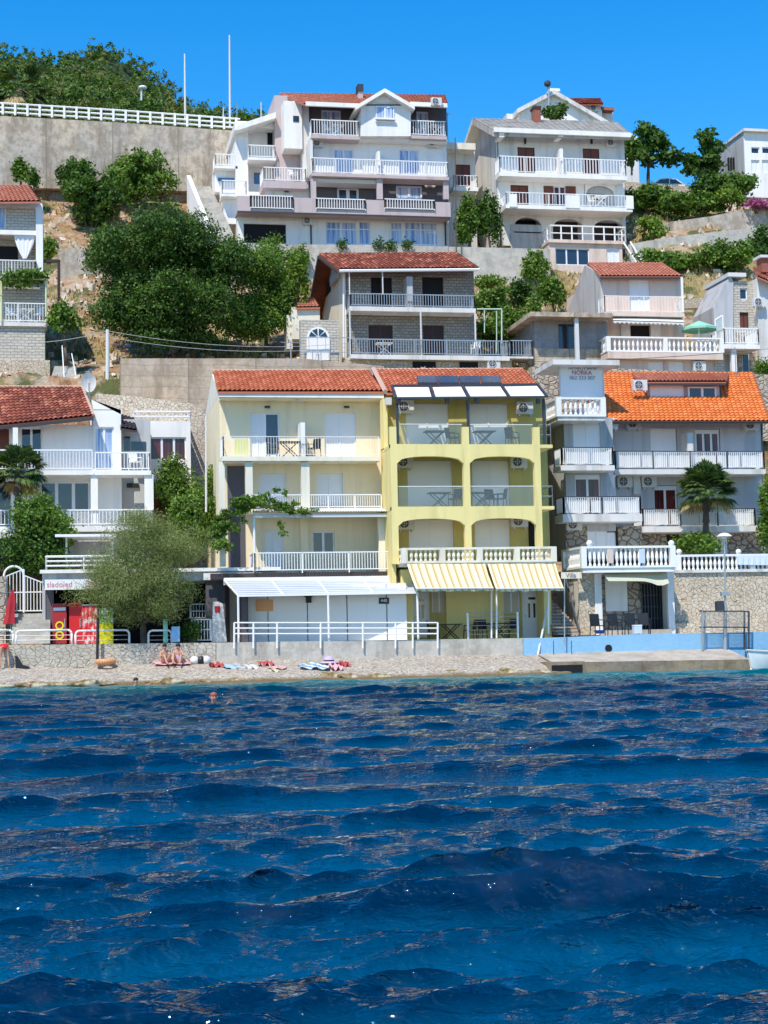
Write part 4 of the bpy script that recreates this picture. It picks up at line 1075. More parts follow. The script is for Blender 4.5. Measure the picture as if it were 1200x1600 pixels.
for j in range(7):
    for i in range(11):
        u, t = i/10, j/6; q_ = p[0].lerp(p[1], u).lerp(p[3].lerp(p[2], u), t); vs.append(q_+Vector((0, 0, -.12*math.sin(math.pi*t)*(.4+u)-.22*t*(math.exp(-((u-.85)/.15)**2)))))
MB().add(vs, [(j*11+i, j*11+i+1, (j+1)*11+i+1, (j+1)*11+i) for j in range(6) for i in range(10)]).build('awning', M['canvas_g'], h.e, smooth=True)

h = H('garden_terrace', 'high rubble stone terrace wall topped by a long white balustrade', 'wall', 75.6, 1130, 988)
h.wall(1055, 894, 1290, 990, 'rubble_w', 1.2)
h.part('footing', 'rubble_w', 1055, 972, 1290, 995, -.5, -.01); h.part('paving', 'white2', 1055, 889, 1290, 893.6, -.12, 5)
z = U(1120, 893, 75.6)[1]; zt = U(1120, 866, 75.6)[1]; xa = U(1061, 880, 75.6)[0]; xb = U(1290, 880, 75.6)[0]
rail_bal([(xa, 75.75, z), (xb, 75.75, z)], zt-z, .225, 3.6).build('balustrade', M['paint'], h.e)
for px in (1061, 1154): 
    p = P(px, 866, 75.75); MB().ball((p.x, p.y, p.z+.12), .14, 14).build('globe_lamp', M['paint'], h.e, smooth=True)
x0, x1, z0, z1 = RC(1151, 868, 1215, 882, 75.55); mb = MB()
for i in range(24): xa = x0+(x1-x0)*i/24; xb = x0+(x1-x0)*(i+1)/24; o1, o2 = .02*math.sin(i*1.9), .02*math.sin((i+1)*1.9); mb.quad((xa, 75.5+o1, z0-.02*i/8), (xb, 75.5+o2, z0-.02*(i+1)/8), (xb, 75.56, z1), (xa, 75.56, z1))
M['sheet'] = plain('pale_blue_sheet', (.62, .7, .82), .9, var=.3)
o = mb.build('drying_sheet', M['sheet'], None, loc=(x0, 75.5, z1)); tag(o, 'pale blue sheet drying over the long right balustrade', 'sheet')
for nm, px, w_, mt, lb in (('drying_towel', 953, 9, 'peach', 'orange striped towel hung on the terrace balustrade'), ('drying_towel', 1003, 9, 'sheet', 'pale lilac towel hung on the terrace balustrade beside its middle pillar')):
    x0, x1, z0, z1 = RC(px-w_/2, 858, px+w_/2, 880, 73.5); o = MB().box(x0, x1, 73.46, 73.48, z0, z1).build(nm, M[mt], None, loc=(x0, 73.46, z1)); tag(o, lb, 'towel')

# stone stairs between the arcaded house and the terrace
st = H('stone_stairs', 'tan stone stairs climbing between the yellow house and the terrace', 'stairs', 74, 885, 992)
M['steps'] = ashlar('tan_stone_steps', (.56, .42, .31), (.48, .36, .27), (.2, .15, .1), .6, .16, .03)
n_ = 26; top = P(880, 893, 79.5)
for k in range(1): 
    mb = MB(); b0, b1 = P(872, 992, 73.2), P(912, 992, 73.2); zt = top.z; 
    for i in range(n_):
        t = i/n_; xa = b0.x-t*1.0+.0; xb = b1.x-t*1.0; z_a = b0.z+(zt-b0.z)*t; y_ = 73.2+t*6.2
        mb.box(xa, xb, y_, 79.6, z_a, z_a+(zt-b0.z)/n_)
    mb.build('flight', M['steps'], st.e)
st.part('landing_gap', 'darkint', 868, 950, 906, 957, 1.75, 1.8) if False else None
mb = MB(); mb.path([P(881, 893, 75), P(905, 985, 73.0)], .05); mb.build('handrail', M['darkmetal'], st.e)
sg = thing('name_board', 'cream board with curly lettering over the stone stairs', 'sign', P(893, 905, 74))
x0, x1, z0, z1 = RC(877, 894, 909, 904, 73.9); MB().box(x0, x1, 73.9, 73.96, z0, z1).build('board', M['creamw'], sg)
text('Villa', .3, 892, 899, 73.88, 'greytext', 'lettering', par=sg, pos=P(892, 899, 73.88))

# ===== kiosk with terrace on the left
h = H('kiosk', 'low flat roofed kiosk with open dark front and railed roof terrace', 'kiosk', 75.4, 200, 1005)
zt = U(200, 908, 75.4)[1]
x0, x1, z0, z1 = h.r(70, 908, 440, 1006)
MB().box(U(71, 950, 75.4)[0], U(84, 950, 75.4)[0], 75.4, 76.2, z0, z1).build('pillar', M['darkmauve'], h.e)
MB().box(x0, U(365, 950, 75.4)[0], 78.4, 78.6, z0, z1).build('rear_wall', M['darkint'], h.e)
xa, xb, za, zb_ = h.r(66, 884, 432, 912, -.6); MB().box(xa, xb, 74.8, 79.5, U(250, 908, 74.8)[1], U(250, 893, 74.8)[1]).build('roof_slab', M['white2'], h.e)
MB().box(xa-.1, xb+.15, 74.55, 74.79, U(250, 894, 74.8)[1], U(250, 888.5, 74.8)[1]).build('parapet_edge', M['white'], h.e)
MB().box(xa-.02, xa+.16, 75.4, 79.4, z0, z1).build('side_wall', M['greyf'], h.e)
def banner(px0, px1, py0, py1, txts, label):
    x0, x1, z0, z1 = RC(px0, py0, px1, py1, 74.45)
    b_ = thing('fascia_banner', label, 'banner', (x0, 74.45, z0)); MB().box(x0, x1, 74.45, 74.5, z0, z1).build('banner', M['canvas_c'], b_)
    for s, sz, px, mt in txts: text(s, sz, px, (py0+py1)/2, 74.44, mt, 'lettering', par=b_, pos=P(px, (py0+py1)/2+.3, 74.44))
M['pinktext'] = plain('faded_pink_print', (.75, .25, .27), .7)
banner(70, 186, 905, 921, [('sladoled', .34, 93, 'pinktext'), ('PALACINKE', .3, 165, 'pinktext')], 'white fascia banner with faded pink print over the vending fridges')
banner(318, 408, 895, 905.5, [('PIZZA', .26, 340, 'redtext'), ('hamburger', .26, 378, 'pinktext')], 'white fascia banner with pink and red print right of the feathery tree')
h.part('rear_fridge_panel', 'peachg', 350, 930, 365, 1003, 1.6, 1.7)
zr = U(100, 903.5, 75)[1]
xa, xb = U(72, 890, 74.9)[0], U(190, 890, 74.9)[0]
rail_h([(xa, 78, zr+.35), (xa, 74.95, zr+.35), (xb, 74.95, zr+.35)], .62, 3, 1.6, .04).build('roof_railing', M['paint'], h.e)
pg = H('roof_pergola', 'white flat pergola frame standing on the kiosk roof terrace', 'pergola', 77, 130, 885)
for px in (104, 176): pg.part('post', 'paint', px-1.5, 838, px+1.5, 888, 0, .1)
pg.part('beam', 'paint', 86, 834.5, 182, 838.5, -.4, 2.2); pg.part('back_panel', 'greyf', 106, 840, 172, 886, 2.3, 2.4)
MB().box(U(352, 940, 74)[0], U(364, 940, 74)[0], 75.6, 77, 1.6, U(352, 908, 74)[1]).build('post_wall', M['darkmauve'], h.e)

# vending fridges, posters
def fridge(px0, px1, py0, py1, Y, mat, label, deco):
    x0, x1, z0, z1 = RC(px0, py0, px1, py1, Y); f_ = thing('drinks_fridge', label, 'fridge', (x0, Y, z0), 'red drinks fridges in the kiosk')
    MB().box(x0, x1, Y, Y+.6, z0, z1).build('cabinet', M[mat], f_)
    if deco:
        MB().box(x0+.04, x1-.04, Y-.02, Y-.002, z0+(z1-z0)*.82, z0+(z1-z0)*.9).build('header', M['canvas_c'], f_)
        for k in (.18, .42):
            MB().ring(((x0+x1)/2, Y-.03, z0+(z1-z0)*k+.06), .12, .07, .02).build('fruit_picture', M['yellow'], f_)
    MB().box(x1-.1, x1-.06, Y-.06, Y-.003, z0+(z1-z0)*.4, z0+(z1-z0)*.62).build('handle', M['steel'], f_)
M['reddk'] = plain('dark_red_vinyl', (.4, .025, .03), .35)
fridge(82, 104, 943, 1006, 75, 'reddk', 'red drinks fridge with pale header and yellow rings, leftmost in the kiosk', True)
fridge(108, 128, 942, 1006, 75.1, 'red', 'plain bright red drinks fridge between its two neighbours', False)
x0, x1, z0, z1 = RC(128, 946, 152, 1006, 74.9); m = NM('red_white_print'); nz = m.noise(3.2, 2, .5, (2.2, 1, .8))
m.color(m.ramp(nz, [(.42, (.62, .015, .02)), (.52, (.75, .1, .1)), (.62, (.8, .6, .6))])); M['redprint'] = m.done(.4)
f_ = thing('ice_cream_freezer', 'red freezer with a red and white print, right of the plain red fridge', 'freezer', (x0, 74.9, z0)); MB().box(x0, x1, 74.9, 75.5, z0, z1).build('cabinet', M['redprint'], f_); MB().box(x0-.01, x1+.01, 74.88, 75.5, z1, z1+.05).build('lid', M['canvas_c'], f_)
m = NM('yellow_green_print'); nz = m.noise(3, 3); tc = m.n('ShaderNodeTexCoord'); sp = m.n('ShaderNodeSeparateXYZ'); m.l(tc.outputs['Object'], sp.inputs[0])
top_ = m.ramp(nz, [(.42, (.75, .78, .75)), (.5, (.15, .5, .08)), (.6, (.7, .7, .1))]); bot_ = m.ramp(nz, [(.45, (.75, .65, .01)), (.6, (.45, .5, .02))])
m.color(m.mix(m.math('GREATER_THAN', sp.outputs[2], .9), bot_, top_)); M['yprint'] = m.done(.5)
x0, x1, z0, z1 = RC(155, 950, 177, 1006, 74.2); f_ = thing('advertising_panel', 'standing yellow and green advertising panel right of the red fridges', 'panel', (x0, 74.2, z0)); MB().box(x0, x1, 74.2, 74.3, z0, z1).build('panel', M['yprint'], f_); MB().box(x0-.05, x0-.003, 74.18, 74.32, z0, z1).build('frame', M['darkmetal'], f_)
x0, x1, z0, z1 = RC(330, 940, 354, 1003, 73.6); f_ = thing('price_board', 'white A-shaped price board with red print beside the white gate', 'board', (x0, 73.6, z0))
MB().prism([(x0, z0), (x1, z0), (x1-.15, z1-.1), (x1-.35, z1), (x0+.1, z1)], 73.6, 73.7).build('board', M['white2'], f_)
MB().box(x0+.1, x1-.35, 73.58, 73.598, z0+.9, z0+1.75).build('price_list', M['canvas_c'], f_); MB().box(x0+.16, x0+.4, 73.56, 73.578, z0+1.3, z0+1.6).build('picture', M['red'], f_)
# gates
def gate(px0, px1, py0, py1, Y, label, peak=0, mat='paint'):
    x0, x1, z0, z1 = RC(px0, py0, px1, py1, Y); r_ = thing('gate', label, 'gate', (x0, Y, z0)); mb = MB(); n_ = max(4, int((x1-x0)/.13))
    for i in range(n_+1):
        x = x0+(x1-x0)*i/n_; t = i/n_; mb.tube((x, Y, z0+.05), (x, Y, z1-peak*t), .02 if 0 < i < n_ else .05, n=5)
    for k, z in ((0, z0+.08), (.5, z0+(z1-z0)*.55)): mb.tube((x0, Y, z), (x1, Y, z), .035, n=4)
    mb.tube((x0, Y, z1), (x1, Y, z1-peak), .035, n=4); mb.build('leaf', M[mat], r_)
    return r_, (x0, x1, z0, z1)
gt, (x0, x1, z0, z1) = gate(38, 68, 899, 957, 76, 'tall white bar gate with sloping top above the left steps', .35)
gt, (x0, x1, z0, z1) = gate(10, 37, 900, 957, 76, 'left leaf of white bar gate under a round metal arch', -.3)
mb = MB(); x0, z0 = U(6, 900, 76); x1, z1 = U(37, 900, 76); cx = (x0+x1)/2; rr = (x1-x0)/2
mb.path([(x1, 76, U(37, 957, 76)[1])]+[(cx+rr*math.cos(t), 76, z0+rr*math.sin(t)) for t in np.linspace(0, math.pi, 12)]+[(x0, 76, U(6, 957, 76)[1])], .05)
mb.build('arch_frame', M['paint'], gt, loc=None)
gate(300, 329, 968, 1003, 73.5, 'short white bar gate between the planter and the price board')
gate(298, 330, 944, 968, 75.6, 'dark metal fence panel behind the short white gate', 0, 'steel')
# steps and pillar under the tall gate
s_ = thing('garden_steps', 'worn concrete steps rising to the white gate at far left', 'steps', P(45, 1006, 73.5)); mb = MB()
x0, x1, z0, z1 = RC(18, 957, 78, 1006, 73.6)
for i in range(9): mb.box(x0, x1, 73.5+i*.28, 76.4, z0+(z1-z0)*i/9, z0+(z1-z0)*(i+1)/9)
mb.build('flight', M['concp'], s_)
wallthing('garden_wall', 'rough stone garden wall at far left edge beside the steps', 'wall', [(-60, 900), (9, 900)], [(-60, 1010), (9, 1010)], 75.2, 1.5, 'rubble')
# beach railings of bent white tube
def bentrail(px0, px1, label, top=985, bot=1008, Y=71.9):
    x0, x1, z0, z1 = RC(px0, top, px1, bot, Y); r_ = thing('beach_railing', label, 'railing', (x0, Y, z0), 'bent tube railings on the beach wall'); mb = MB(); q = .15
    mb.path([(x0, Y, z0), (x0, Y, z1-q), (x0+q*.3, Y, z1-q*.3), (x0+q, Y, z1), (x1-q, Y, z1), (x1-q*.3, Y, z1-q*.3), (x1, Y, z1-q), (x1, Y, z0)], .045, 8); mb.build('frame', M['paint'], r_, smooth=True)
    mb = MB()
    for k in (.35, .65): mb.tube((x0, Y, z0+(z1-z0)*k), (x1, Y, z0+(z1-z0)*k), .015, n=5)
    mb.build('wires', M['steel'], r_)
bentrail(-30, 20, 'white bent tube railing cut by the left edge of the photo'); bentrail(25, 112, 'white bent tube railing in front of the steps and first fridge')
bentrail(118, 202, 'white bent tube railing in front of the freezer and yellow panel'); bentrail(232, 268, 'white bent tube railing right of the feathery tree trunk')
# black post
MBp = MB(); p0_, p1_ = P(152, 1030, 71.3), P(153, 965, 71.3); o = MBp.tube(p0_, p1_, .06, n=8).build('iron_post', M['black'], None, loc=p0_); tag(o, 'thin black iron post standing before the freezer', 'post')

# ===== left white house
h = H('white_villa', 'white two storey villa with mottled tile roof at far left', 'house', 82, 120, 880)
h.wall(-70, 664, 146, 884, 'white', 8, [(32, 668, 66, 735), (-20, 668, 16, 735), (62, 752, 141, 800), (-30, 750, 19, 830)])
h.wall(146, 640, 190, 884, 'white', 8, [(148, 667, 178, 734)], dy=-.15)
z = [U(x, y, 81.85) for x, y in ((146, 641), (190, 641), (190, 648), (143, 624))]
MB().prism([z[0], z[1], z[2], z[3]], 81.85, 89).build('gable', M['white'], h.e)
rf, q = h.roof((-75, 672, -1.3), (146, 650, -1.3), (128, 605, 3.2), (-75, 605, 3.2), 'tile_old', colw=.24)
MB().tube(q[1], q[2], .1, n=6).build('verge', M['ridge'], rf); MB().tube(q[0]-Vector((0, 0, .12)), q[1]-Vector((0, 0, .12)), .11, n=4).build('fascia', M['gutter'], rf)
rb = MB()
for i in range(30): rb.tube(q[3].lerp(q[2], i/30), q[3].lerp(q[2], (i+.86)/30), .1, .085, 6)
rb.build('ridge_tiles', M['ridge'], rf)
h.win(32, 668, 66, 735, 'glass', panes=2); h.win(-20, 668, 16, 735, 'brown'); h.win(148, 667, 178, 734, 'curtain', panes=2, dy=-.15); h.win(62, 752, 141, 800, 'glass', panes=3, fr=.1); h.win(-30, 750, 19, 830, 'glass', panes=1)
h.part('side_recess', 'greyf', 190, 655, 236, 884, .8, 7); h.part('dark_window', 'glass', 194, 682, 203, 704, .76, .796); h.part('dark_window', 'glass', 205, 690, 228, 704, .76, .796)
q2 = [P(188, 669, 81.4), P(214, 673, 81.4), P(210, 654, 84), P(188, 648, 84)]; tiles(*q2).build('side_roof', M['gutter'], h.e)
h.balcony(-70, 703, 146, 735, 1.6, 7, 'bars', 'white', sides='', step=.15, r=.022, toph=.045, post=2.8); h.balcony(147, 707, 236, 735, 1.6, 7, 'bars', 'white', sides='R', step=.15, r=.022, toph=.045, post=2.8)
h.balcony(-70, 797, 241, 822, 1.6, 9, 'bars', 'white', sides='R', step=.17, r=.022, toph=.045, post=2.8)
for a in ((20, 668, 28, 703), (142, 741, 153, 822), (226, 741, 240, 822)): h.part('pillar', 'white', *a, -1.5, -1.2)
h.part('vent', 'gutter', 198, 755, 216, 762, -.08, -.004) if False else MB().box(*RC(198, 755, 217, 762, 82.7)[:2], 82.7, 82.76, *RC(198, 755, 217, 762, 82.7)[2:]).build('vent', M['black'], h.e)
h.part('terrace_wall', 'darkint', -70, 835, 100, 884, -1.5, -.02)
h.part('lower_canopy', 'paintd', -30, 831, 34, 841, -2.2, -1.7)
d_ = thing('satellite_dish', 'white satellite dish on a pole behind the villa roof', 'dish', P(140, 612, 84)); p = P(139, 597, 83.6)
mb = MB(); n_ = 20; vs = [(p.x, p.y+.15, p.z)]
for k in (.5, 1): vs += [(p.x+.36*k*math.cos(t)-.0, p.y+.15-.15*k*k+.1*math.cos(t)*k, p.z+.52*k*math.sin(t)) for t in [2*math.pi*i/n_ for i in range(n_)]]
mb.add(vs, [(0, 1+i, 1+(i+1) % n_) for i in range(n_)]+[(1+i, 1+n_+i, 1+n_+(i+1) % n_, 1+(i+1) % n_) for i in range(n_)]); mb.build('reflector', M['white2'], d_, smooth=True)
MB().tube(p+Vector((0, .2, -1.2)), p+Vector((0, .2, .1)), .05).build('mast', M['steel'], d_); MB().tube(p+Vector((0, .1, -.5)), p+Vector((0, -.5, -.1)), .03).build('feed_arm', M['steel'], d_)
# annex behind
h = H('garden_annex', 'small white flat roofed annex with red curtained window', 'annex', 85.5, 250, 722)
h.wall(188, 658, 298, 760, 'white', 4, [(234, 683, 291, 719)])
h.win(234, 683, 291, 719, 'redint', panes=3); z = U(250, 658, 85.5)[1]; xa, xb = U(210, 650, 85.5)[0], U(297, 650, 85.5)[0]
rail_h([(xa, 89, z), (xa, 85.6, z), (xb, 85.6, z), (xb, 89, z)], .5, 2, 9, .04).build('roof_railing', M['paint'], h.e)
# retaining walls behind the first row
wallthing('retaining_wall', 'tan board-marked concrete retaining wall above the annex', 'wall', [(188, 560), (470, 560), (600, 572)], [(188, 650), (600, 650)], 89.6, .8, 'concb')
wallthing('rubble_wall', 'pale rubble wall at the foot of the tan retaining wall', 'wall', [(150, 615), (195, 618), (300, 630), (330, 650)], [(150, 760), (330, 760)], 88.6, .9, 'rubble_w')
wallthing('retaining_wall', 'dark shaded rubble retaining wall behind the white lettered sign', 'wall', [(832, 572), (872, 560), (950, 575), (1260, 588)], [(832, 680), (1260, 690)], 90, .8, 'rubble')
M['palegreen'] = plain('pale_green_paint', (.5, .62, .5), .6)
# ---------------------------------------------------------------- second row on the slope
# stone house
h = H('stone_house', 'grey stone house with two long balconies above the tiled roofs', 'house', 98, 620, 575)
h.wall(541, 418, 742, 582, 'ashlar', 8, [(580, 433, 613, 480), (660, 433, 693, 480), (576, 508, 614, 555), (661, 508, 694, 555), (645, 566, 681, 582), (718, 566, 748, 581)][:5])
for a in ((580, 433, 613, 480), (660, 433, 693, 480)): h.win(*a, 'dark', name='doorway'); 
for a in ((576, 508, 614, 555), (661, 508, 694, 555)): h.win(*a, 'darkshut', frame='doorbrown')
h.part('door_leaf', 'doorbrown', 595, 434, 597, 480, .02, .08)
h.win(645, 566, 681, 582, 'dark', name='cellar_opening')
x0, x1, z0, z1 = h.r(541, 418, 742, 582); yb = h.Y+8.5
rf, q = h.roof((530, 421, -1.35), (749, 419, -1.35), (714, 395, 3.4), (499, 396, 3.4), 'tile_old', colw=.26)
bk = [q[3]+Vector((0, 5.6, -3.0)), q[2]+Vector((0, 5.6, -3.0))]
MB().slab(q[3], q[2], bk[1], bk[0], .16).build('rear_roof', M['tile_old'], rf)
mb = MB(); e = Vector((-.12, 0, -.12)); mb.slab(q[0]+e, q[0]+e+Vector((.14, 0, 0)), q[3]+e+Vector((.14, 0, 0)), q[3]+e, .16); mb.slab(q[3]+e, q[3]+e+Vector((.14, 0, 0)), bk[0]+e+Vector((.14, 0, 0)), bk[0]+e, .2); mb.build('bargeboard', M['gutter'], rf)
MB().tube(q[0]-Vector((0, .05, .1)), q[1]-Vector((0, .05, .1)), .09, n=6).build('gutter', M['paint'], rf)
MB().prismx([(h.Y+.01, z0), (h.Y+.01, z1), (q[3].y, q[3].z-.2), (yb, q[3].z-2.6), (yb, z0)], x0-.12, x0-.005).build('side_wall', M['creamw'], h.e)
xx = x0-.13; 
def flankrect(px0, py0, px1, py1, X):
    """rectangle on the flank plane x = X"""
    def hit(px, py): d = ray(px, py); t = X/d.x; return (d.y*t, CAMZ+d.z*t)
    a = hit(px0, (py0+py1)/2); b = hit(px1, (py0+py1)/2); c = hit((px0+px1)/2, py0); d = hit((px0+px1)/2, py1)
    return a[0], b[0], d[1], c[1]
y0, y1, za, zb_ = flankrect(504, 447, 517, 463, xx); MB().box(xx-.03, xx, y0, y1, za, zb_).build('side_window', M['darkint'], h.e)
y0, y1, za, zb_ = flankrect(521, 426, 532, 441, xx); MB().box(xx-.25, xx, y0, y1, za, zb_).build('meter_box', M['greyf'], h.e)
MB().path([P(537, 421, 97.2), P(537, 560, 97.6)], .07).build('drainpipe', M['paint'], h.e)
h.balcony(546, 460, 743, 480, 1.3, 7, 'bars', 'white2', 'steel', step=.16, r=.025, toph=.04, post=2.4)
h.part('partition', 'greyf', 636, 432, 645, 480, -1.0, -.004)
for px in (547, 658, 743): h.part('post', 'paintd', px-1, 486, px+1, 555, -1.35, -1.25)
for px in (546, 598, 646): h.part('post', 'paintd', px-.8, 421, px+.8, 460, -1.3, -1.22) if px != 646 else None
h.balcony(548, 531, 796, 555, 1.6, 7, 'bars', 'greyw', 'steel', step=.16, r=.025, toph=.04, post=1.9)
h.balcony(797, 532, 833, 557, 1.6, 3, 'bars', 'greyw', 'steel', step=.16, r=.025, toph=.04, post=1.9)
h.part('foundation', 'rubble_w', 541, 561, 800, 600, -1.2, -.27)
h.part('cellar_opening', 'darkint', 645, 565, 681, 577, -1.24, -1.205); h.part('cellar_opening', 'darkint', 718, 565, 747, 577, -1.24, -1.205)
ac(770, 576, 96.75, 'air conditioner at the rubble foot of the stone house')
mb = MB(); mb.path([P(745, 483, 96.6), P(784, 483, 96.6), P(784, 555, 96.6)], .045); mb.path([P(776, 486, 98), P(776, 555, 98)], .035); mb.path([P(757, 483, 97), P(757, 520, 97)], .035)
o = mb.build('pipe_frame', M['palegreen'], None, loc=P(784, 555, 96.6)); tag(o, 'pale green pipe frame right of the stone house balcony', 'frame')
# arched gate wall and cream shed to its left
w_ = H('arched_doorway', 'stone wall with white arched door left of the stone house', 'doorway', 97.4, 497, 575)
w_.wall(470, 500, 530, 578, 'ashlar_w', .6)
x0, x1, z0, z1 = w_.r(479, 511, 515, 563, -.02); mb = MB(); zsp = z1-(x1-x0)/2
mb.prism([(x0, z0), (x1, z0), (x1, zsp)]+[((x0+x1)/2+(x1-x0)/2*math.cos(t), zsp+(x1-x0)/2*math.sin(t)) for t in np.linspace(.2, math.pi-.2, 9)]+[(x0, zsp)], 97.3, 97.38)
d_ = mb.build('door', M['paint'], w_.e); mb = MB(); cx, rr = (x0+x1)/2, (x1-x0)/2-.13
for i in range(4):
    a, b = math.pi*i/4+.08, math.pi*(i+1)/4-.08; mb.add([(cx+.15*rr*math.cos((a+b)/2), 97.28, zsp+.12), (cx+rr*math.cos(a), 97.28, zsp+.05+rr*math.sin(a)*.95), (cx+rr*math.cos(b), 97.28, zsp+.05+rr*math.sin(b)*.95)], [(0, 1, 2)])
mb.build('fanlight', M['glass'], d_)
mb = MB(); mb.path([P(488, 575, 96.5), P(496, 548, 97.2)], .04); rail_bars([P(470, 553, 96.9), P(548, 553, 96.9)], 1.0, .5, .02, 3, mb=mb); o = mb.build('path_railing', M['steel'], None, loc=P(510, 553, 96.9)); tag(o, 'thin grey railing before the white arched door', 'railing')
s_ = H('garden_shed', 'small cream shed with tile cap left of the arched door', 'shed', 99.5, 478, 505)
s_.wall(456, 480, 500, 530, 'creamw', 2.2); s_.roof((462, 481, -.2), (500, 480, -.2), (490, 465, 1.6), (472, 466, 1.6), 'tile_pink')
s_.part('side_step', 'creamw', 448, 492, 457, 545, .2, 1.5)

# grey unfinished concrete structure
h = H('concrete_shell', 'unfinished grey concrete block with flat slab roof and post', 'building', 96.5, 890, 575)
h.wall(836, 494, 950, 600, 'rendergrey', 6, [(873, 506, 903, 562)]); h.win(873, 506, 903, 562, 'glass', panes=2, frame='darkmetal')
h.part('roof_slab', 'conc', 829, 488, 957, 495, -1.4, 6.2); h.part('post', 'paintd', 899, 495, 905, 567, -1.2, -1.0)
h.part('floor_ledge', 'conc', 836, 545, 948, 575, -.12, -.01)
# peach house
h = H('peach_house', 'peach rendered house with terrace balustrade and small tiled roof', 'house', 98, 1010, 585)
h.wall(943, 430, 1069, 590, 'peach', 7.5, [(984, 438, 1015, 486), (985, 508, 1016, 527)])
x0, x1, z0, z1 = h.r(943, 430, 1069, 590)
rf, q = h.roof((938, 432, -.5), (1067, 432, -.5), (1034, 411, 3.0), (918, 411, 3.0), 'tile_pink', colw=.26)
bk = [q[3]+Vector((0, 4.6, -2.9)), q[2]+Vector((0, 4.6, -2.9))]; MB().slab(q[3], q[2], bk[1], bk[0], .14).build('rear_roof', M['tile_pink'], rf)
MB().tube(q[0]-Vector((0, 0, .1)), q[1]-Vector((0, 0, .1)), .08, n=4).build('gutter', M['gutter'], rf)
MB().prismx([(98.01, z0), (98.01, z1), (q[3].y, q[3].z-.15), (105.5, q[3].z-2.7), (105.5, z0)], x0-.12, x0-.005).build('side_wall', M['peachg'], h.e)
h.win(984, 438, 1015, 486, 'shutter', panes=2)
h.win(985, 508, 1016, 527, 'dark', name='window_opening'); h.part('shutter_leaf', 'greyw', 970, 506, 984, 527, -.06, -.01); h.part('shutter_leaf', 'greyw', 1017, 506, 1033, 527, -.06, -.01)
h.balcony(944, 463, 1069, 488, 1.3, 6, 'bars', 'peach', 'paint', r=.012, step=.2, toph=.03, post=2.5)
h.part('post', 'paint', 1065, 433, 1068, 488, -1.3, -1.2)
mb = MB(); p0_, p1_, p2_, p3_ = P(958, 494, 97.9), P(1064, 494, 97.9), P(1069, 503, 96.3), P(958, 500, 96.3)
mb.slab(p3_, p2_, p1_, p0_, .05)
for i in range(16): a = p3_.lerp(p2_, i/16); b = p3_.lerp(p2_, (i+1)/16); mb.add([a, b, b+Vector((0, 0, -.12)), (a+b)/2+Vector((0, 0, -.22)), a+Vector((0, 0, -.12))], [(0, 1, 2, 3, 4)])
mb.build('awning', M['canvas_w'], h.e)
h.part('terrace', 'peach', 950, 551, 1130, 561, -3.0, 2); h.wall(967, 561, 1132, 600, 'peach', 3, [(1013, 565, 1037, 590), (1045, 565, 1069, 590)], dy=-2.5, name='basement_wall')
h.win(1013, 565, 1037, 590, 'shutter', dy=-2.5); h.win(1045, 565, 1069, 590, 'shutter', dy=-2.5)
x0, x1, zf, zt = RC(950, 527, 1127, 551, 95.2); rail_bal([(x0, 98, zf), (x0, 95.2, zf), (x1, 95.2, zf), (x1, 98, zf)], zt-zf, .3, 3.2).build('balustrade', M['paint'], h.e)
h.part('quoins', 'ashlar_w', 1117, 561, 1132, 600, -2.56, -2.51)
ac(1091, 580, 95.45, 'air conditioner on the peach basement wall right of two shutters')
um = thing('parasol', 'open green parasol on the terrace of the peach house', 'parasol', P(1092, 551, 96.6)); p = P(1092, 504, 96.6); n_ = 8; mb = MB()
vs = [p+Vector((0, 0, .12))]+[(p.x+1.15*math.cos(2*math.pi*i/n_), p.y+1.15*math.sin(2*math.pi*i/n_), p.z-.38) for i in range(n_)]+[(p.x+1.15*math.cos(2*math.pi*i/n_), p.y+1.15*math.sin(2*math.pi*i/n_), p.z-.52) for i in range(n_)]
mb.add(vs, [(0, 1+i, 1+(i+1) % n_) for i in range(n_)]+[(1+i, 1+n_+i, 1+n_+(i+1) % n_, 1+(i+1) % n_) for i in range(n_)]); mb.build('canopy', M['green'], um); MB().tube(P(1092, 551, 96.6), p, .03).build('pole', M['paint'], um)
mb = MB(); x0, x1, z0, z1 = RC(1118, 500, 1130, 528, 98); mb.box(x0, x1, 98, 98.03, z0, z1); o = mb.build('glass_screen', M['clear'], None, loc=(x0, 98, z0)); tag(o, 'glass wind screen beside the green parasol', 'screen')
MB().path([(x0, 98, z0), (x0, 98, z1), (x1, 98, z1+.3), (x1, 98, z0)], .05).build('frame', M['paint'], o)

# right edge house
h = H('gable_house', 'stone and blue grey house with tiled gable cut by the right edge', 'house', 99, 1165, 590)
h.wall(1186, 436, 1300, 640, 'white2', 8)
h.wall(1146, 440, 1187, 520, 'ashlar_w', 4, [(1156, 450, 1168, 468), (1156, 488, 1170, 512)], dy=.5, name='stone_wall'); h.win(1156, 450, 1168, 468, 'glass', dy=.5, panes=1); h.win(1156, 488, 1170, 512, 'brown', dy=.5, frame='doorbrown')
h.wall(1146, 520, 1187, 640, 'rubble', 4, [(1160, 545, 1172, 590)], dy=.52, name='lower_wall'); h.win(1160, 545, 1172, 590, 'glass', dy=.52, panes=1)
z = [U(x, y, 99.4) for x, y in ((1118, 590), (1146, 590), (1146, 440), (1141, 430), (1115, 480))]
MB().prism(z, 99.4, 103).build('side_wing', M['greyf'], h.e)
h.part('wing_cap', 'greyw', 1138, 426, 1166, 432, .2, 4.5)
q = [P(1160, 428, 98.2), P(1177, 416, 98.4), P(1290, 480, 98.4), P(1290, 490, 98.4)]
h.roof((1183, 432, -.6), (1290, 478, -.6), (1290, 470, 6), (1176, 417, 6), 'tile_pink')
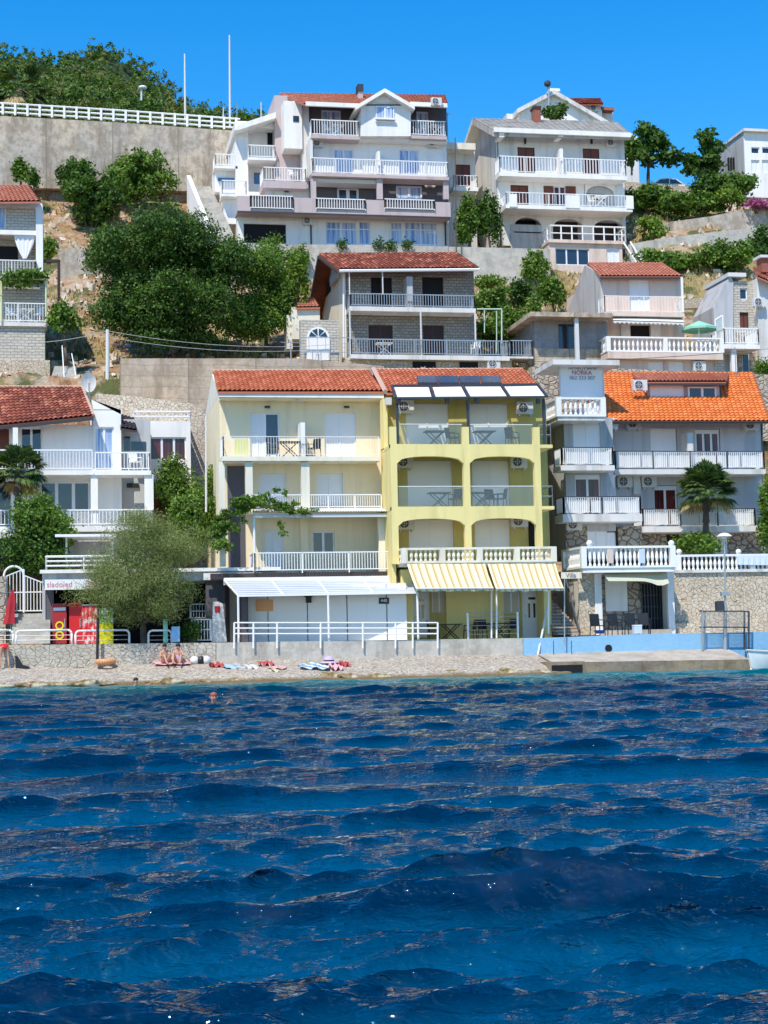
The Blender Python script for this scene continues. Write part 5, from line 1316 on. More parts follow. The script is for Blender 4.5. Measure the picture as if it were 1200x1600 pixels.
h.part('chimney', 'brick', 1190, 402, 1202, 425, 2.2, 3.0); h.part('chimney_cap', 'paintd', 1188, 398, 1204, 402, 2.0, 3.2)
h.balcony(1131, 513, 1187, 538, 1.7, 7, 'bars', 'white', 'paint', step=.18, r=.035, toph=.05, post=1.6, dback=.5)
h.part('pillar', 'paint', 1144, 545, 1152, 625, -1.5, -1.2); 
x_ = ac(1184, 480, 98.9, 'air conditioner on the bluish gable wall at the right edge')

# upper left house with stone blocks
h = H('tiled_terrace_house', 'white stone house with balconies and orange tiles at left edge', 'house', 97, 30, 600)
h.wall(-60, 322, 66, 432, 'ashlar_w', 7, [(-6, 322, 9, 357), (-60, 366, 57, 430)], th=1.3)
h.wall(-60, 432, 70, 510, 'ashlar_w', 7, dy=.3, name='middle_wall'); h.wall(-60, 506, 70, 562, 'ashlar_w', 7, dy=-1.3, name='lower_wall'); h.wall(-60, 562, 78, 590, 'rubble_w', 7, dy=-1.5, name='foundation'); h.wall(-60, 588, 80, 622, 'conc', 7, dy=-1.6, name='footing')
h.win(-6, 322, 9, 357, 'curtain', panes=1); h.part('eave_wall', 'white', -60, 316, 66, 323, -.05, 6); h.part('pillar', 'white', 56, 320, 67, 432, -.3, -.01); h.part('beam', 'white', -60, 359, 66, 366, -.25, -.01)
h.part('dark_window', 'darkint', -10, 385, 28, 408, 1.26, 1.29)
rf, q = h.roof((-65, 316, -.9), (63, 315, -.9), (45, 290, 3), (-65, 290, 3), 'tile_pink', colw=.26)
MB().slab(q[3], q[2], q[2]+Vector((0, 4.6, -2.0)), q[3]+Vector((0, 4.6, -2.0)), .14).build('rear_roof', M['tile_pink'], rf)
mb = MB(); x0, x1, z0, z1 = RC(22, 368, 55, 404, 96.9); vs = []
for i in range(13):
    u = i/12; 
    for j in range(8): t = j/7; pinch = 1-.82*(t**1.5); vs.append((x0+(x1-x0)*(.5+(u-.5)*pinch), 96.9+.04*math.sin(i*2.2), z1-(z1-z0)*t))
mb.add(vs, [(i*8+j, (i+1)*8+j, (i+1)*8+j+1, i*8+j+1) for i in range(12) for j in range(7)]); mb.build('curtain', M['canvas_c'], h.e, smooth=True)
h.balcony(-60, 406, 58, 430, .9, 5, 'bars', 'white2', 'paint', step=.17, r=.022, base=.0, toph=.04)
h.balcony(-60, 473, 73, 503, 1.5, 6, 'bars', 'greyw', 'paint', step=.16, r=.018, toph=.04)
mb = MB(); mb.path([P(2, 503, 95.4), P(2, 436, 95.4), P(72, 436, 95.4), P(72, 503, 95.4)], .06); o = mb.build('pergola', M['yframe'] if 'yframe' in M else M['creamw'], None, loc=P(2, 503, 95.4)); tag(o, 'thin pale yellow pergola frame over the leafy balcony', 'pergola')
mb = MB(); mb.path([P(92, 470, 97), P(92, 408, 97), P(68, 408, 97)], .12, 4); mb.tube(P(92, 408, 97), P(92, 408, 100), .1); o = mb.build('wooden_frame', M['doorbrown'], None, loc=P(92, 470, 97)); tag(o, 'dark brown timber frame right of the terrace house', 'frame')
mb = MB(); x0, x1, z0, z1 = RC(78, 556, 120, 604, 92)
for i in range(12): mb.box(x0+i*.02, x1, 91+i*.4, 96, z0+(z1-z0)*i/12, z0+(z1-z0)*(i+1)/12)
o = mb.build('hillside_steps', M['concp'], None, loc=(x0, 91, z0)); tag(o, 'steep concrete hillside steps under the small lone tree', 'steps')
mb = MB(); mb.path([P(101, 600, 92), P(97, 540, 95)], .03); mb.path([P(121, 600, 92), P(112, 552, 95)], .03); mb.build('handrail', M['paint'], o)
# utility pole and wires
pt = P(168, 612, 91); o = MB().tube(pt, P(168, 515, 91), .12, .09, 8).build('utility_pole', M['paintd'], None, loc=pt); tag(o, 'pale concrete utility pole on the dry slope left of the big tree', 'pole')
pe = P(168, 517, 91)
for k, (tgt, lb) in enumerate(((P(548, 536, 95), 'upper sagging wire from the pale pole across the shaded wall'), (P(548, 542, 95), 'lower sagging wire from the pale pole across the shaded wall'))):
    a = pe-Vector((0, 0, .35*k)); pts = [a.lerp(tgt, t)-Vector((0, 0, .5*4*t*(1-t))) for t in np.linspace(0, 1, 14)]; o = MB().path(pts, .018, 4).build('power_cable', M['greyf'], None, loc=a); tag(o, lb, 'cable')
pts = [pe.lerp(P(-40, 530, 90), t)-Vector((0, 0, 1.6*t*(1-t))) for t in np.linspace(0, 1, 12)]; o = MB().path(pts, .018, 4).build('power_cable', M['greyf'], None, loc=pe); tag(o, 'thin wire running left from the pale pole to the photo edge', 'cable')

# ---------------------------------------------------------------- retaining walls and the big wall
wallthing('retaining_wall', 'grey concrete retaining wall behind the tree at left', 'wall', [(91, 388), (370, 388)], [(91, 468), (370, 468)], 116.6, .8, 'conc')
wallthing('retaining_wall', 'long pale concrete wall below the two big white houses', 'wall', [(371, 381), (600, 383), (860, 389)], [(371, 452), (860, 462)], 116.4, .9, 'concp')
wallthing('high_wall', 'very tall stained concrete wall supporting the road at upper left', 'wall', [(-140, 172), (0, 181), (180, 191), (375, 205)], [(-140, 290), (375, 300)], 130.3, 1.2, 'conc')
mb = MB(); gd = H('road_railing', 'white horizontal rail fence running along top of the tall wall', 'fence', 130.4, 180, 190)
pts = [(-140, 170), (0, 179), (180, 190), (375, 204)]
for k in range(3): mb = mb.path([P(x, y-18+k*7, 130.5) for x, y in pts], .075, 6)
mb.build('rail', M['paint'], gd.e)
for i in range(27):
    px = -130+i*19.2; py = np.interp(px, [a for a, b in pts], [b for a, b in pts]); MB().box(P(px, py, 130.5).x-.09, P(px, py, 130.5).x+.09, 130.35, 130.55, P(px, py, 130.5).z, P(px, py-19, 130.5).z).build('post', M['paint'], gd.e)
for px, top, bot, lb in ((289.5, 84, 188, 'shorter of the two tall white masts behind the road railing'), (359.5, 55, 200, 'taller of the two tall white masts behind the road railing')):
    a = P(px, bot, 133); o = MB().tube(a, P(px-1, top, 133), .1, .06, 8).build('mast', M['paintd'], None, loc=a); tag(o, lb, 'mast')
for px, top, bot, lb in ((408, 160, 190, 'slim white pole left of the mauve house roof'), (370, 160, 200, 'thin white pole right of the taller mast'), (349, 168, 198, 'short thin white pole left of the taller mast')):
    a = P(px, bot, 134); o = MB().tube(a, P(px, top, 134), .06, .05, 6).build('pole', M['paintd'], None, loc=a); tag(o, lb, 'pole')
a = P(221, 157, 150); o = thing('street_lamp', 'small white street lamp among the scrub above the tall wall', 'street lamp', a); MB().tube(a, P(221, 139, 150), .09).build('pole', M['paintd'], o); MB().ball(P(223, 137, 150), .4, 10, .5).build('lamp_head', M['paint'], o)
# right side retaining walls
wallthing('garden_wall', 'upper sloping grey concrete wall below the pink blossom', 'wall', [(1010, 352), (1110, 338), (1175, 325), (1290, 310)], [(1010, 372), (1290, 360)], 121, 1, 'conc')
wallthing('garden_wall', 'lower sloping grey concrete wall under the terrace plants', 'wall', [(984, 381), (1060, 369), (1120, 362), (1290, 345)], [(984, 412), (1290, 415)], 117.5, 1, 'concp')
wallthing('road_parapet', 'pale stone parapet along the road under the parked car', 'wall', [(972, 283), (1082, 292)], [(972, 302), (1082, 306)], 127.0, .5, 'rubble_w')
wallthing('garden_wall', 'low rubble wall in the dry grass beside the peach house', 'wall', [(1070, 468), (1122, 462)], [(1070, 482), (1122, 480)], 105.5, .5, 'rubble_w')

# ---------------------------------------------------------------- third row
h = H('mauve_house', 'large mauve and white house with gabled centre and stacked balconies', 'house', 120, 590, 385)
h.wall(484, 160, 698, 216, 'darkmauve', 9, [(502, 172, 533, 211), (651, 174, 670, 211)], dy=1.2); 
h.wall(490, 216, 698, 277, 'white', 9, [(522, 233, 552, 273), (624, 234, 655, 273)])
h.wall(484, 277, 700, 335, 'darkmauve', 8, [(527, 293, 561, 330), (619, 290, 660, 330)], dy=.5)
h.wall(371, 335, 701, 386, 'white', 9, [(509, 346, 557, 382), (561, 346, 579, 382), (611, 347, 629, 382), (632, 347, 684, 382), (381, 350, 447, 380)])
rf, q = h.roof((474, 163, -1.2), (700, 163, -1.2), (696, 149, 4), (436, 146, 4), 'tile_pink', colw=.3)
h.part('fascia', 'white', 478, 160, 562, 166.5, -1.5, -1.3); h.part('fascia', 'white', 641, 160, 699, 166.5, -1.5, -1.3)
gz_ = [U(x, y, 119.0) for x, y in ((563, 214), (641, 214), (641, 163), (602, 140), (563, 163))]
MB().prism(gz_, 118.8, 124).build('gable_front', M['white'], h.e)
a, b, c = P(556, 165, 118.2), P(601, 138, 118.2), P(648, 165, 118.2)
g1 = MB(); e = Vector((0, 6, 0)); g1.slab(a, b, b+e, a+e, .3); g1.slab(b, c, c+e, b+e, .3); g1.build('gable_roof', M['white'], h.e)
x0, x1, z0, z1 = RC(587, 166, 616, 186, 118.7); window(h.e, x0, x1, z0, z1, 118.7, 2, 'curtain', .09, sill=True)
h.win(502, 172, 533, 211, 'curtain', panes=2, dy=1.2, fr=.12); h.win(651, 174, 670, 211, 'curtain', panes=1, dy=1.2, fr=.14); h.win(522, 233, 552, 273, 'curtain', panes=2); h.win(624, 234, 655, 273, 'curtain', panes=2)
h.win(527, 293, 561, 330, 'glass', panes=2, dy=.5, fr=.16); h.win(619, 290, 660, 330, 'curtain', panes=2, dy=.5, fr=.12)
for a in ((509, 346, 557, 382), (632, 347, 684, 382)): h.win(*a, 'curtain', panes=2, trans=.55)
for a in ((561, 346, 579, 382), (611, 347, 629, 382)): h.win(*a, 'curtain', panes=1, trans=.55)
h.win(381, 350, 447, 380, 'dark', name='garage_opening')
h.balcony(486, 188, 562, 212, 1.3, 5, 'bars', 'mauve', 'paint', base=.2, step=.2, r=.03, toph=.05); h.balcony(641, 189, 698, 212, 1.3, 5, 'bars', 'mauve', 'paint', base=.2, step=.2, r=.03, toph=.05)
h.part('floor_slab', 'white', 484, 214, 699, 220, -.7, 1)
h.balcony(487, 250, 701, 273, 1.5, 5, 'bars', 'mauve', 'paint', step=.2, r=.03, toph=.05)
cloths(h, ((492, 523), (567, 590), (600, 625), (655, 697)), 259, 272, 1.5)
h.part('partition', 'white', 590, 236, 594, 273, -1.2, -.01); h.part('partition', 'white2', 484, 218, 489, 273, -1.0, 4)
h.part('parapet', 'mauve', 371, 311, 704, 334, -1.5, -1.3)
h.part('terrace_floor', 'mauve', 371, 331, 704, 336, -1.29, .6)
h.part('gutter', 'gutter', 371, 334, 704, 336.5, -1.56, -1.51)
for a in ((494, 311, 571, 327), (601, 312, 679, 327), (391, 306, 458, 326)):
    x0, x1, z0, z1 = RC(*a, 118.4); MB().box(x0, x1, 118.47, 118.49, z0, z1).build('parapet_gap', M['darkmauve'], h.e); rail_bars([(x0, 118.4, z0), (x1, 118.4, z0)], z1-z0, .2, .035, 3, .05, low=.05).build('railing', M['paint'], h.e)
for a in ((486, 279, 494, 311), (589, 279, 598, 311), (693, 279, 701, 311)): h.part('pillar', 'mauve', *a, -1.3, -1.0)
h.part('parasol_cloth', 'canvas_w', 494, 280, 592, 286, -1.0, .3)
h.part('drainpipe', 'gutter', 485, 336, 487, 383, -.1, -.01); h.part('drainpipe', 'gutter', 695, 336, 697, 383, -.1, -.01)
ac(496, 231, 120, 'air conditioner at upper left of the mauve house second storey'); ac(675, 231, 120, 'air conditioner at upper right of the mauve house second storey'); ac(671, 293, 120.5, 'air conditioner in the dark balcony recess of the mauve house'); ac(481, 352, 120, 'air conditioner between the garage and the tall windows of the mauve house'); ac(681, 166, 118.5, 'air conditioner on the roof edge of the mauve house')
h.part('chimney', 'mauve', 560, 142, 567, 156, 1.5, 2.2); h.part('chimney_cap', 'darkmetal', 559, 131, 568, 142, 1.4, 2.3)
# stepped left wing
h.wall(430, 150, 486, 335, 'mauve', 8, dy=2.2, name='wing_wall')
h.part('wing_block', 'white', 444, 158, 472, 232, .6, 2.19); h.part('wing_block', 'white2', 473, 160, 484, 335, .8, 2.18); h.part('small_window', 'glass', 458, 181, 467, 190, .55, .59)
h.wall(368, 190, 431, 335, 'white', 8, [(388, 200, 431, 250), (388, 256, 431, 300)], dy=2.6, name='wing_wall', th=1.2)
z = [U(x, y, 121.5) for x, y in ((366, 204), (374, 194), (431, 175), (431, 184), (376, 202))]; MB().prism(z, 121.5, 129).build('wing_roof', M['white'], h.e)
h.part('window', 'glassb', 397, 270, 411, 287, 3.7, 3.78); h.part('dark_doorway', 'darkint', 418, 205, 430, 226, 3.7, 3.78)
h.balcony(388, 227, 431, 246, 1.0, 4, 'bars', 'white', 'paint', base=2.6, step=.2, r=.03, toph=.05)
h.balcony(411, 262, 479, 283, 1.6, 11, 'bars', 'mauve', 'paint', base=1.4, step=.2, r=.03, toph=.05, dback=.8)
h.wall(416, 293, 484, 335, 'white2', 2, dy=.6, name='wing_wall'); h.part('wall_art', 'gutter', 445, 290, 451, 300, .5, .59)
h.balcony(346, 282, 386, 303, 1.8, 4, 'bars', 'white', 'paint', base=2.0, step=.2, r=.03, toph=.05); h.balcony(335, 241, 371, 259, 1.8, 4, 'bars', 'white', 'paint', base=4.4, step=.2, r=.03, toph=.05)
h.part('wing_lower', 'white', 336, 262, 372, 300, 3.4, 6); h.part('wing_lower', 'white', 350, 306, 388, 350, 1.0, 5)
h.part('small_window', 'glassb', 341, 278, 366, 283, 3.3, 3.39)
# white parasol and furniture on the terrace
cl = thing('drying_rack', 'white and grey laundry spread on the mauve house terrace', 'laundry', P(423, 318, 119)); p = P(423, 312, 119); vs = []
for i in range(9):
    for j in range(4): vs.append((p.x-1.6+3.2*i/8, p.y+j*.35, p.z+.15+.28*math.sin(i*1.1+j)-.1*abs(j-1.5)))
MB().add(vs, [(i*4+j, (i+1)*4+j, (i+1)*4+j+1, i*4+j+1) for i in range(8) for j in range(3)]).build('cloth', M['sheet'], cl)
MB().path([(p.x-1.5, p.y, p.z-.6), (p.x+1.5, p.y+.5, p.z+.3)], .03).build('frame', M['paint'], cl)
# ramp stairs at the left
mb = MB(); a0, a1, b0, b1 = P(298, 292, 126), P(328, 290, 126), P(330, 372, 117.5), P(366, 372, 117.5)
n_ = 24
for i in range(n_):
    p0_, p1_ = b0.lerp(a0, i/n_), b1.lerp(a1, i/n_); z = b0.z+(a0.z-b0.z)*(i+1)/n_; mb.box(p0_.x, p1_.x, p0_.y, p0_.y+.7, z-1.2, z)
st = mb.build('ramp_stairs', M['concp'], None, loc=b0); tag(st, 'long pale outdoor stair with white side wall left of the mauve house', 'stairs')
mb = MB(); w0, w1 = a0+Vector((0, 0, .9)), b0+Vector((0, 0, .9)); mb.add([a0-Vector((0, 0, 1.5)), b0-Vector((0, 0, 1.5)), w1, w0, a0+Vector((-.3, 0, -1.5)), b0+Vector((-.3, 0, -1.5)), w1+Vector((-.3, 0, 0)), w0+Vector((-.3, 0, 0))], [(0, 1, 2, 3), (7, 6, 5, 4), (3, 2, 6, 7), (1, 5, 6, 2)]); mb.build('side_wall', M['white'], st)

# white house with arches
h = H('arched_white_house', 'white three storey house with brown shutters and ground floor arches', 'house', 120, 870, 388)
h.wall(779, 205, 976, 276, 'greyw', 12, [(809, 230, 836, 270), (911, 232, 937, 272)]); h.part('lower_band', 'white', 779, 248, 808.5, 272, -.05, -.01); h.part('lower_band', 'white', 836.5, 249, 910.5, 273, -.05, -.01); h.part('lower_band', 'white', 937.5, 250, 976, 274, -.05, -.01)
h.wall(779, 276, 976, 325, 'white', 12, [(798, 289, 826, 322), (850, 291, 900, 322), (913, 289, 963, 323)], name='wall')
h.win(809, 230, 836, 270, 'brown', panes=2, frame='doorbrown'); h.win(911, 232, 937, 272, 'brown', panes=2, frame='doorbrown'); h.win(798, 289, 826, 322, 'brown', panes=2, frame='doorbrown')
h.win(866, 291, 884, 322, 'redint', panes=2); h.part('shutter_leaf', 'brown', 850, 291, 865, 322, -.05, .04); h.part('shutter_leaf', 'brown', 885, 291, 900, 322, -.05, .04)
h.part('arch_recess', 'greyf', 913, 289, 963, 323, .19, .22); x0, x1, z0, z1 = h.r(914, 289, 962, 323); MB().arch(x0, x1, z0+(z1-z0)*.45, 0, (z1-z0)*.52, 119.93, 120.1, z1+.05).build('arch', M['white'], h.e)
h.part('dark_window', 'darkint', 917, 303, 945, 312, .14, .18)
h.wall(786, 325, 978, 386, 'greyw', 12, [(803, 337, 846, 386), (864, 339, 912, 386), (927, 341, 975, 386)], th=1.6)
for a, b, c in ((803, 846, 337), (864, 912, 339), (927, 975, 341)):
    x0, x1, z0, z1 = h.r(a, c, b, c+14); MB().arch(x0-.02, x1+.02, z0-.15, 0, z1-z0, 119.97, 120.3, z1+.12).build('arch', M['greyw'], h.e)
    h.part('arch_interior', 'doorbrown', a, c+4, b, 386, 1.5, 1.58)
h.part('garage_beam', 'greyf', 798, 351, 846, 362, -.05, .3); h.part('garage_wall', 'peachg', 798, 364, 848, 388, -.12, -.06)
mb = MB(); x0, x1, z0, z1 = h.r(779, 205, 976, 386)
rr_, q = h.roof((770, 203, -1.2), (985, 209, -1.2), (963, 190, 4.0), (738, 185, 4.0), 'peachg', colw=.5, amp=.01, th=.5)
rb_ = [q[3]+Vector((0, 7, -2.6)), q[2]+Vector((0, 7, -2.6))]; MB().slab(q[3], q[2], rb_[1], rb_[0], .4).build('rear_roof', M['creamw'], rr_)
MB().prismx([(120.01, z0), (120.01, z1), (q[3].y, q[3].z-.5), (132, q[3].z-3), (132, z0)], x0-.1, x0-.004).build('side_wall', M['white2'], h.e)
h.part('fascia', 'white', 772, 203, 986, 210, -1.45, -1.22)
for px in (784, 876): h.part('beam_end', 'white', px-4, 207, px+4, 214, -1.3, -.01)
h.part('chimney', 'brick', 835, 167, 845, 192, 2.5, 3.4); h.part('chimney_cap', 'gutter', 834, 165, 846, 168, 2.4, 3.5)
h.balcony(780, 247, 979, 272, 1.4, 6, 'bars', 'white', 'paint', step=.24, r=.04, toph=.05, post=2.2); h.part('partition', 'white', 875, 232, 880, 272, -1.2, -.06)
h.balcony(790, 303, 988, 322, 2.0, 6, 'bars', 'white', 'paint', step=.26, r=.022, toph=.04, post=3)
for a in ((796, 303, 808, 323), (884, 305, 906, 325), (979, 306, 990, 326)): h.part('balcony_pier', 'white', *a, -2.06, -1.9)
for px in (821, 925): h.part('wall_lamp', 'black', px-1.2, 216, px+1.2, 224, -.2, -.01)
ac(954, 230, 120, 'air conditioner at upper right of the white house with arches')
h.wall(858, 379, 973, 448, 'peach', 6, [(868, 388, 921, 414), (948, 387, 968, 415)], dy=-2.2, name='annex_wall'); h.win(868, 388, 921, 414, 'glass', dy=-2.2, panes=3); h.win(948, 387, 968, 415, 'shutter', dy=-2.2)
x0, x1, zf, zt = RC(860, 354, 977, 377, 117.7); mb = rail_h([(x0, 120, zf), (x0, 117.7, zf), (x1, 117.7, zf), (x1, 120, zf)], zt-zf, 2, .85, .045, rp=.06); mb.build('terrace_railing', M['paint'], h.e)
h.part('terrace_slab', 'peach', 857, 375, 977, 380, -2.4, 0)
mb = MB(); mb.path([P(975, 380, 117.6), P(996, 412, 116)], .06); mb.path([P(985, 378, 117.6), P(1003, 408, 116)], .06); mb.build('stair_rail', M['paint'], h.e)
# side annex with balcony
h = H('side_annex', 'small annex with brown door between the two big hillside houses', 'building', 123, 722, 380)
h.wall(698, 232, 744, 400, 'white2', 6, [(712, 257, 735, 291)]); h.win(712, 257, 735, 291, 'brown', panes=2, frame='doorbrown')
h.part('roof', 'creamw', 694, 223, 743, 233, -1.2, 6); h.balcony(708, 274, 747, 292, 1.3, 6, 'bars', 'white', 'paint', step=.25, r=.03)
# houses further back
h = H('gabled_white_house', 'wide white gabled house with antenna rising behind the arched one', 'house', 140, 890, 215)
z = [U(x, y, 140) for x, y in ((795, 225), (1003, 225), (1003, 218), (866, 142), (812, 168), (812, 190), (795, 190))]
MB().prism(z, 140, 150).build('wall', M['white'], h.e)
a, b, c = P(808, 170, 139.4), P(866, 140, 139.4), P(1008, 222, 139.4); e = Vector((0, 11, 0)); mb = MB(); mb.slab(a, b, b+e, a+e, .4); mb.slab(b, c, c+e, b+e, .4); mb.build('roof', M['white2'], h.e)
h.part('side_block', 'greyw', 792, 178, 814, 200, 1, 6); h.part('chimney', 'mauve', 862, 141, 874, 150, 3, 4); h.part('chimney_cap', 'white', 860, 138, 875, 142, 2.9, 4.1); h.wall(960, 215, 998, 300, 'white2', 5, dy=-3, name='side_wing')
mb = MB(); mb.tube(P(858, 180, 139), P(857, 130, 139), .08); mb.build('antenna_mast', M['steel'], h.e); MB().ball(P(855.5, 131, 139), .32, 10).build('antenna_drum', M['darkmetal'], h.e)
h = H('red_roof_house', 'distant white house whose red roofs peek over the gable', 'house', 156, 930, 190)
h.wall(885, 163, 941, 215, 'white', 8); h.roof((878, 163, -1), (943, 163, -1), (938, 154, 4), (888, 154, 4), 'tile_old'); h.wall(941, 173, 958, 215, 'white2', 7, dy=1, name='side_wall')
h.part('side_roof', 'tile_pink', 939, 167, 960, 172, 0, 6)
ac(927, 175, 156, 'air conditioner on the distant house with red roofs', 1.2)
# modern building top right
h = H('modern_building', 'modern grey white flat roofed building at upper right corner', 'building', 127, 1180, 300)
h.wall(1164, 206, 1300, 310, 'white', 9, [(1174, 230, 1187, 240), (1191, 230, 1204, 240), (1174, 250, 1187, 270), (1191, 250, 1204, 270)]); h.part('roof_edge', 'white2', 1162, 203, 1300, 207, -.4, 9.5)
x0 = h.r(1164, 206, 1300, 310)[0]; zt = U(1164, 206, 127)[1]; zb_ = U(1164, 310, 127)[1]
MB().box(x0-.06, x0-.004, 127.01, 136, zb_, zt).build('side_wall', M['greyf'], h.e)
for a in (1174, 1191): h.win(a, 230, a+13, 240, 'glass', panes=1); h.win(a, 250, a+13, 270, 'shutter')
for a in (1137, 1141, 1145): 
    y0, y1, za, zb_ = flankrect(a, 246, a+3, 266, x0-.07); MB().box(x0-.1, x0-.07, min(y0, y1), max(y0, y1), za, zb_).build('side_window', M['darkint'], h.e)
# parked car (only its upper half shows above the parapet)
cr = thing('parked_car', 'white hatchback car parked behind the stone parapet', 'car', P(1043, 300, 129.5))
p = P(1043, 294, 129.5); 
prof = [(-2.0, -.35), (-2.05, .1), (-1.9, .42), (-1.5, .55), (-.95, .98), (-.3, 1.08), (.55, 1.02), (1.25, .6), (1.95, .45), (2.15, .1), (2.1, -.35)]
MB().prism([(p.x+x, p.z+z-.4) for x, z in reversed(prof)], 128.8, 130.4).build('body', M['paint'], cr)
gl = [(-1.35, .58), (-.88, .9), (-.28, .99), (.5, .94), (1.05, .6)]; MB().prism([(p.x+x, p.z+z-.4) for x, z in reversed(gl)], 128.77, 128.798).build('side_windows', M['glass'], cr)
MB().box(p.x-.12, p.x-.05, 128.75, 128.768, p.z+.18, p.z+.58).build('door_pillar', M['paint'], cr)
for x in (-1.3, 1.35): MB().add(*(lambda n: ([(p.x+x+.32*math.cos(2*math.pi*i/n), 128.75, p.z-.75+.32*math.sin(2*math.pi*i/n)) for i in range(n)]+[(p.x+x+.32*math.cos(2*math.pi*i/n), 128.95, p.z-.75+.32*math.sin(2*math.pi*i/n)) for i in range(n)], [tuple(range(n)), tuple(range(2*n-1, n-1, -1))]+[(i, i+n, (i+1) % n+n, (i+1) % n) for i in range(n)]))(16)).build('wheel', M['black'], cr)

# roof aerials and house wires
def aerial(px, py, Y, hgt, label):
    b = P(px, py, Y); r_ = thing('tv_aerial', label, 'aerial', b); MB().tube(b-Vector((0, 0, .2)), b+Vector((0, 0, hgt)), .03, n=6).build('mast', M['steel'], r_); mb = MB()
    mb.tube(b+Vector((-.5, 0, hgt-.1)), b+Vector((.5, .1, hgt-.1)), .018, n=4)
    for k in range(6): x = -.5+k*.2; mb.tube(b+Vector((x, -.25, hgt-.1)), b+Vector((x, .25, hgt-.1)), .012, n=4)
    mb.build('elements', M['steel'], r_)
aerial(455, 582, 79.5, 1.6, 'thin television aerial on the ridge of the cream house'); aerial(1150, 585, 84, 1.5, 'thin television aerial on the orange roof right of the dormer'); aerial(700, 226, 124, 2.6, 'thin television aerial on the annex between the two big houses'); aerial(680, 397, 101, 1.5, 'thin television aerial on the stone house roof')
for k, (a, b, lb) in enumerate(((P(548, 560, 95), P(1250, 540, 95), 'long thin wire crossing before the stone and peach houses'), (P(700, 395, 112), P(712, 250, 122), 'thin dark wire dropping beside the annex'))):
    pts = [a.lerp(b, t)-Vector((0, 0, 2.2*t*(1-t))) for t in np.linspace(0, 1, 16)]; o = MB().path(pts, .015, 4).build('power_cable', M['gutter'], None, loc=a); tag(o, lb, 'cable')
a = P(713, 395, 115.5); o = MB().tube(a, P(711, 215, 115.5), .05, .04, 8).build('utility_pole', M['bark'], None, loc=a); tag(o, 'slim brown utility pole between the mauve house and the annex', 'pole')
# ---------------------------------------------------------------- vegetation
tree('broadleaf_tree', 'very big dense dark green tree on the slope at left', [(235, 400, 92, 74, 0), (200, 470, 62, 62, -1), (290, 390, 84, 62, 1), (262, 478, 92, 58, -2), (345, 430, 66, 64, 0), (185, 395, 46, 46, 1), (335, 485, 64, 50, -1), (225, 515, 60, 34, -1), (290, 525, 60, 26, -1.5)], 99, ((302, 558), (296, 500)), 'leaf_dark', 90000, .1, clump=.34, nb=10, r0=.16, seed=3)
tree('broadleaf_tree', 'medium green tree touching the right side of the huge dark tree', [(410, 425, 48, 48, 0), (440, 455, 36, 46, 0), (400, 480, 42, 36, -1), (430, 400, 34, 26, 1), (415, 505, 50, 24, -1), (375, 515, 40, 22, -1)], 101, ((416, 552), (415, 515)), 'leaf_mid', 26000, .1, clump=.4, nb=7, r0=.12, seed=5)
bush('bush', 'yellow green bush at the right tip of the slope trees', 440, 398, 484, 478, 100, 'leaf_lime', 2200, .12)
bush('climbing_plant', 'thin yellowish plant climbing the long pale wall', 452, 384, 482, 430, 115.8, 'leaf_lime', 700, .12, ry=.5, cat='climber')
bush('bush', 'dark round bush on the rocky slope under the tall wall', 92, 256, 192, 364, 126, 'leaf_dark', 8000, .16, nl=9)
bush('bush', 'bright green domed bush against the foot of the tall wall', 160, 236, 272, 330, 127.5, 'leaf_mid', 8500, .16, nl=9)
bush('bush', 'narrow dark bush at upper left under the wall', 96, 248, 140, 300, 128, 'leaf_dark', 1800, .15)
bush('bush', 'small green bush at far left foot of the tall wall', 20, 248, 44, 284, 128.5, 'leaf_mid', 900, .14)
bush('bush', 'small bush beside the orange tiled roof at left', 44, 268, 62, 292, 127, 'leaf_dark', 500, .14)
bush('bush', 'bright green bush beside the stone house at left edge', 64, 374, 88, 406, 108, 'leaf_lime', 900, .12)
bush('bush', 'tall leafy shrub between the two big white houses', 712, 312, 752, 388, 118.5, 'leaf_mid', 3000, .14, nl=9)
bush('bush', 'slim pointed shrub against the flank of the white arched house', 748, 300, 781, 388, 118.2, 'leaf_dark', 2600, .13, nl=9)
bush('climbing_plant', 'leafy climber covering the wall corner below the garage', 820, 386, 854, 444, 115.6, 'leaf_mid', 2000, .14, ry=.8, cat='climber')
bush('bush', 'green bush below the peach annex window', 844, 428, 884, 484, 109, 'leaf_mid', 1800, .14)
bush('bush', 'loose bright shrub right of the stone house roof', 744, 446, 800, 500, 103, 'leaf_mid', 2600, .13)
bush('bush', 'large leafy shrub behind the green pipe frame', 748, 478, 830, 532, 101, 'leaf_mid', 4500, .13, nl=10)
bush('bush', 'dark shrub right above the green pipe frame', 786, 440, 834, 486, 106, 'leaf_dark', 1600, .13)
bush('bush', 'low brownish shrub at right end of the weathered tile roof', 742, 430, 790, 452, 110, 'leaf_lime', 900, .13)
bush('bush', 'small bush left of the concrete shell', 826, 470, 848, 510, 99.5, 'leaf_mid', 700, .12)
for i, (px, lb) in enumerate(((535, 'first tuft growing on the long pale wall top'), (592, 'second tuft growing on the long pale wall top'), (611, 'third tuft growing on the long pale wall top'), (636, 'fourth tuft growing on the long pale wall top'))):
    bush('wall_plant', lb, px-6, 377-(4 if i == 1 else 0), px+6, 388, 116, 'leaf_dark', 160, .1, ry=.3, stem=False, cat='plant')
tree('broadleaf_tree', 'left one of two loose trees standing against the sky', [(1014, 214, 24, 20, 0), (1040, 248, 26, 15, 0), (1005, 245, 24, 18, 0), (1025, 232, 24, 15, .5), (1012, 205, 13, 10, 0)], 127, ((1013, 290), (1013, 262)), 'leaf_dark', 1500, .26, clump=.4, nb=9, r0=.15, seed=11)
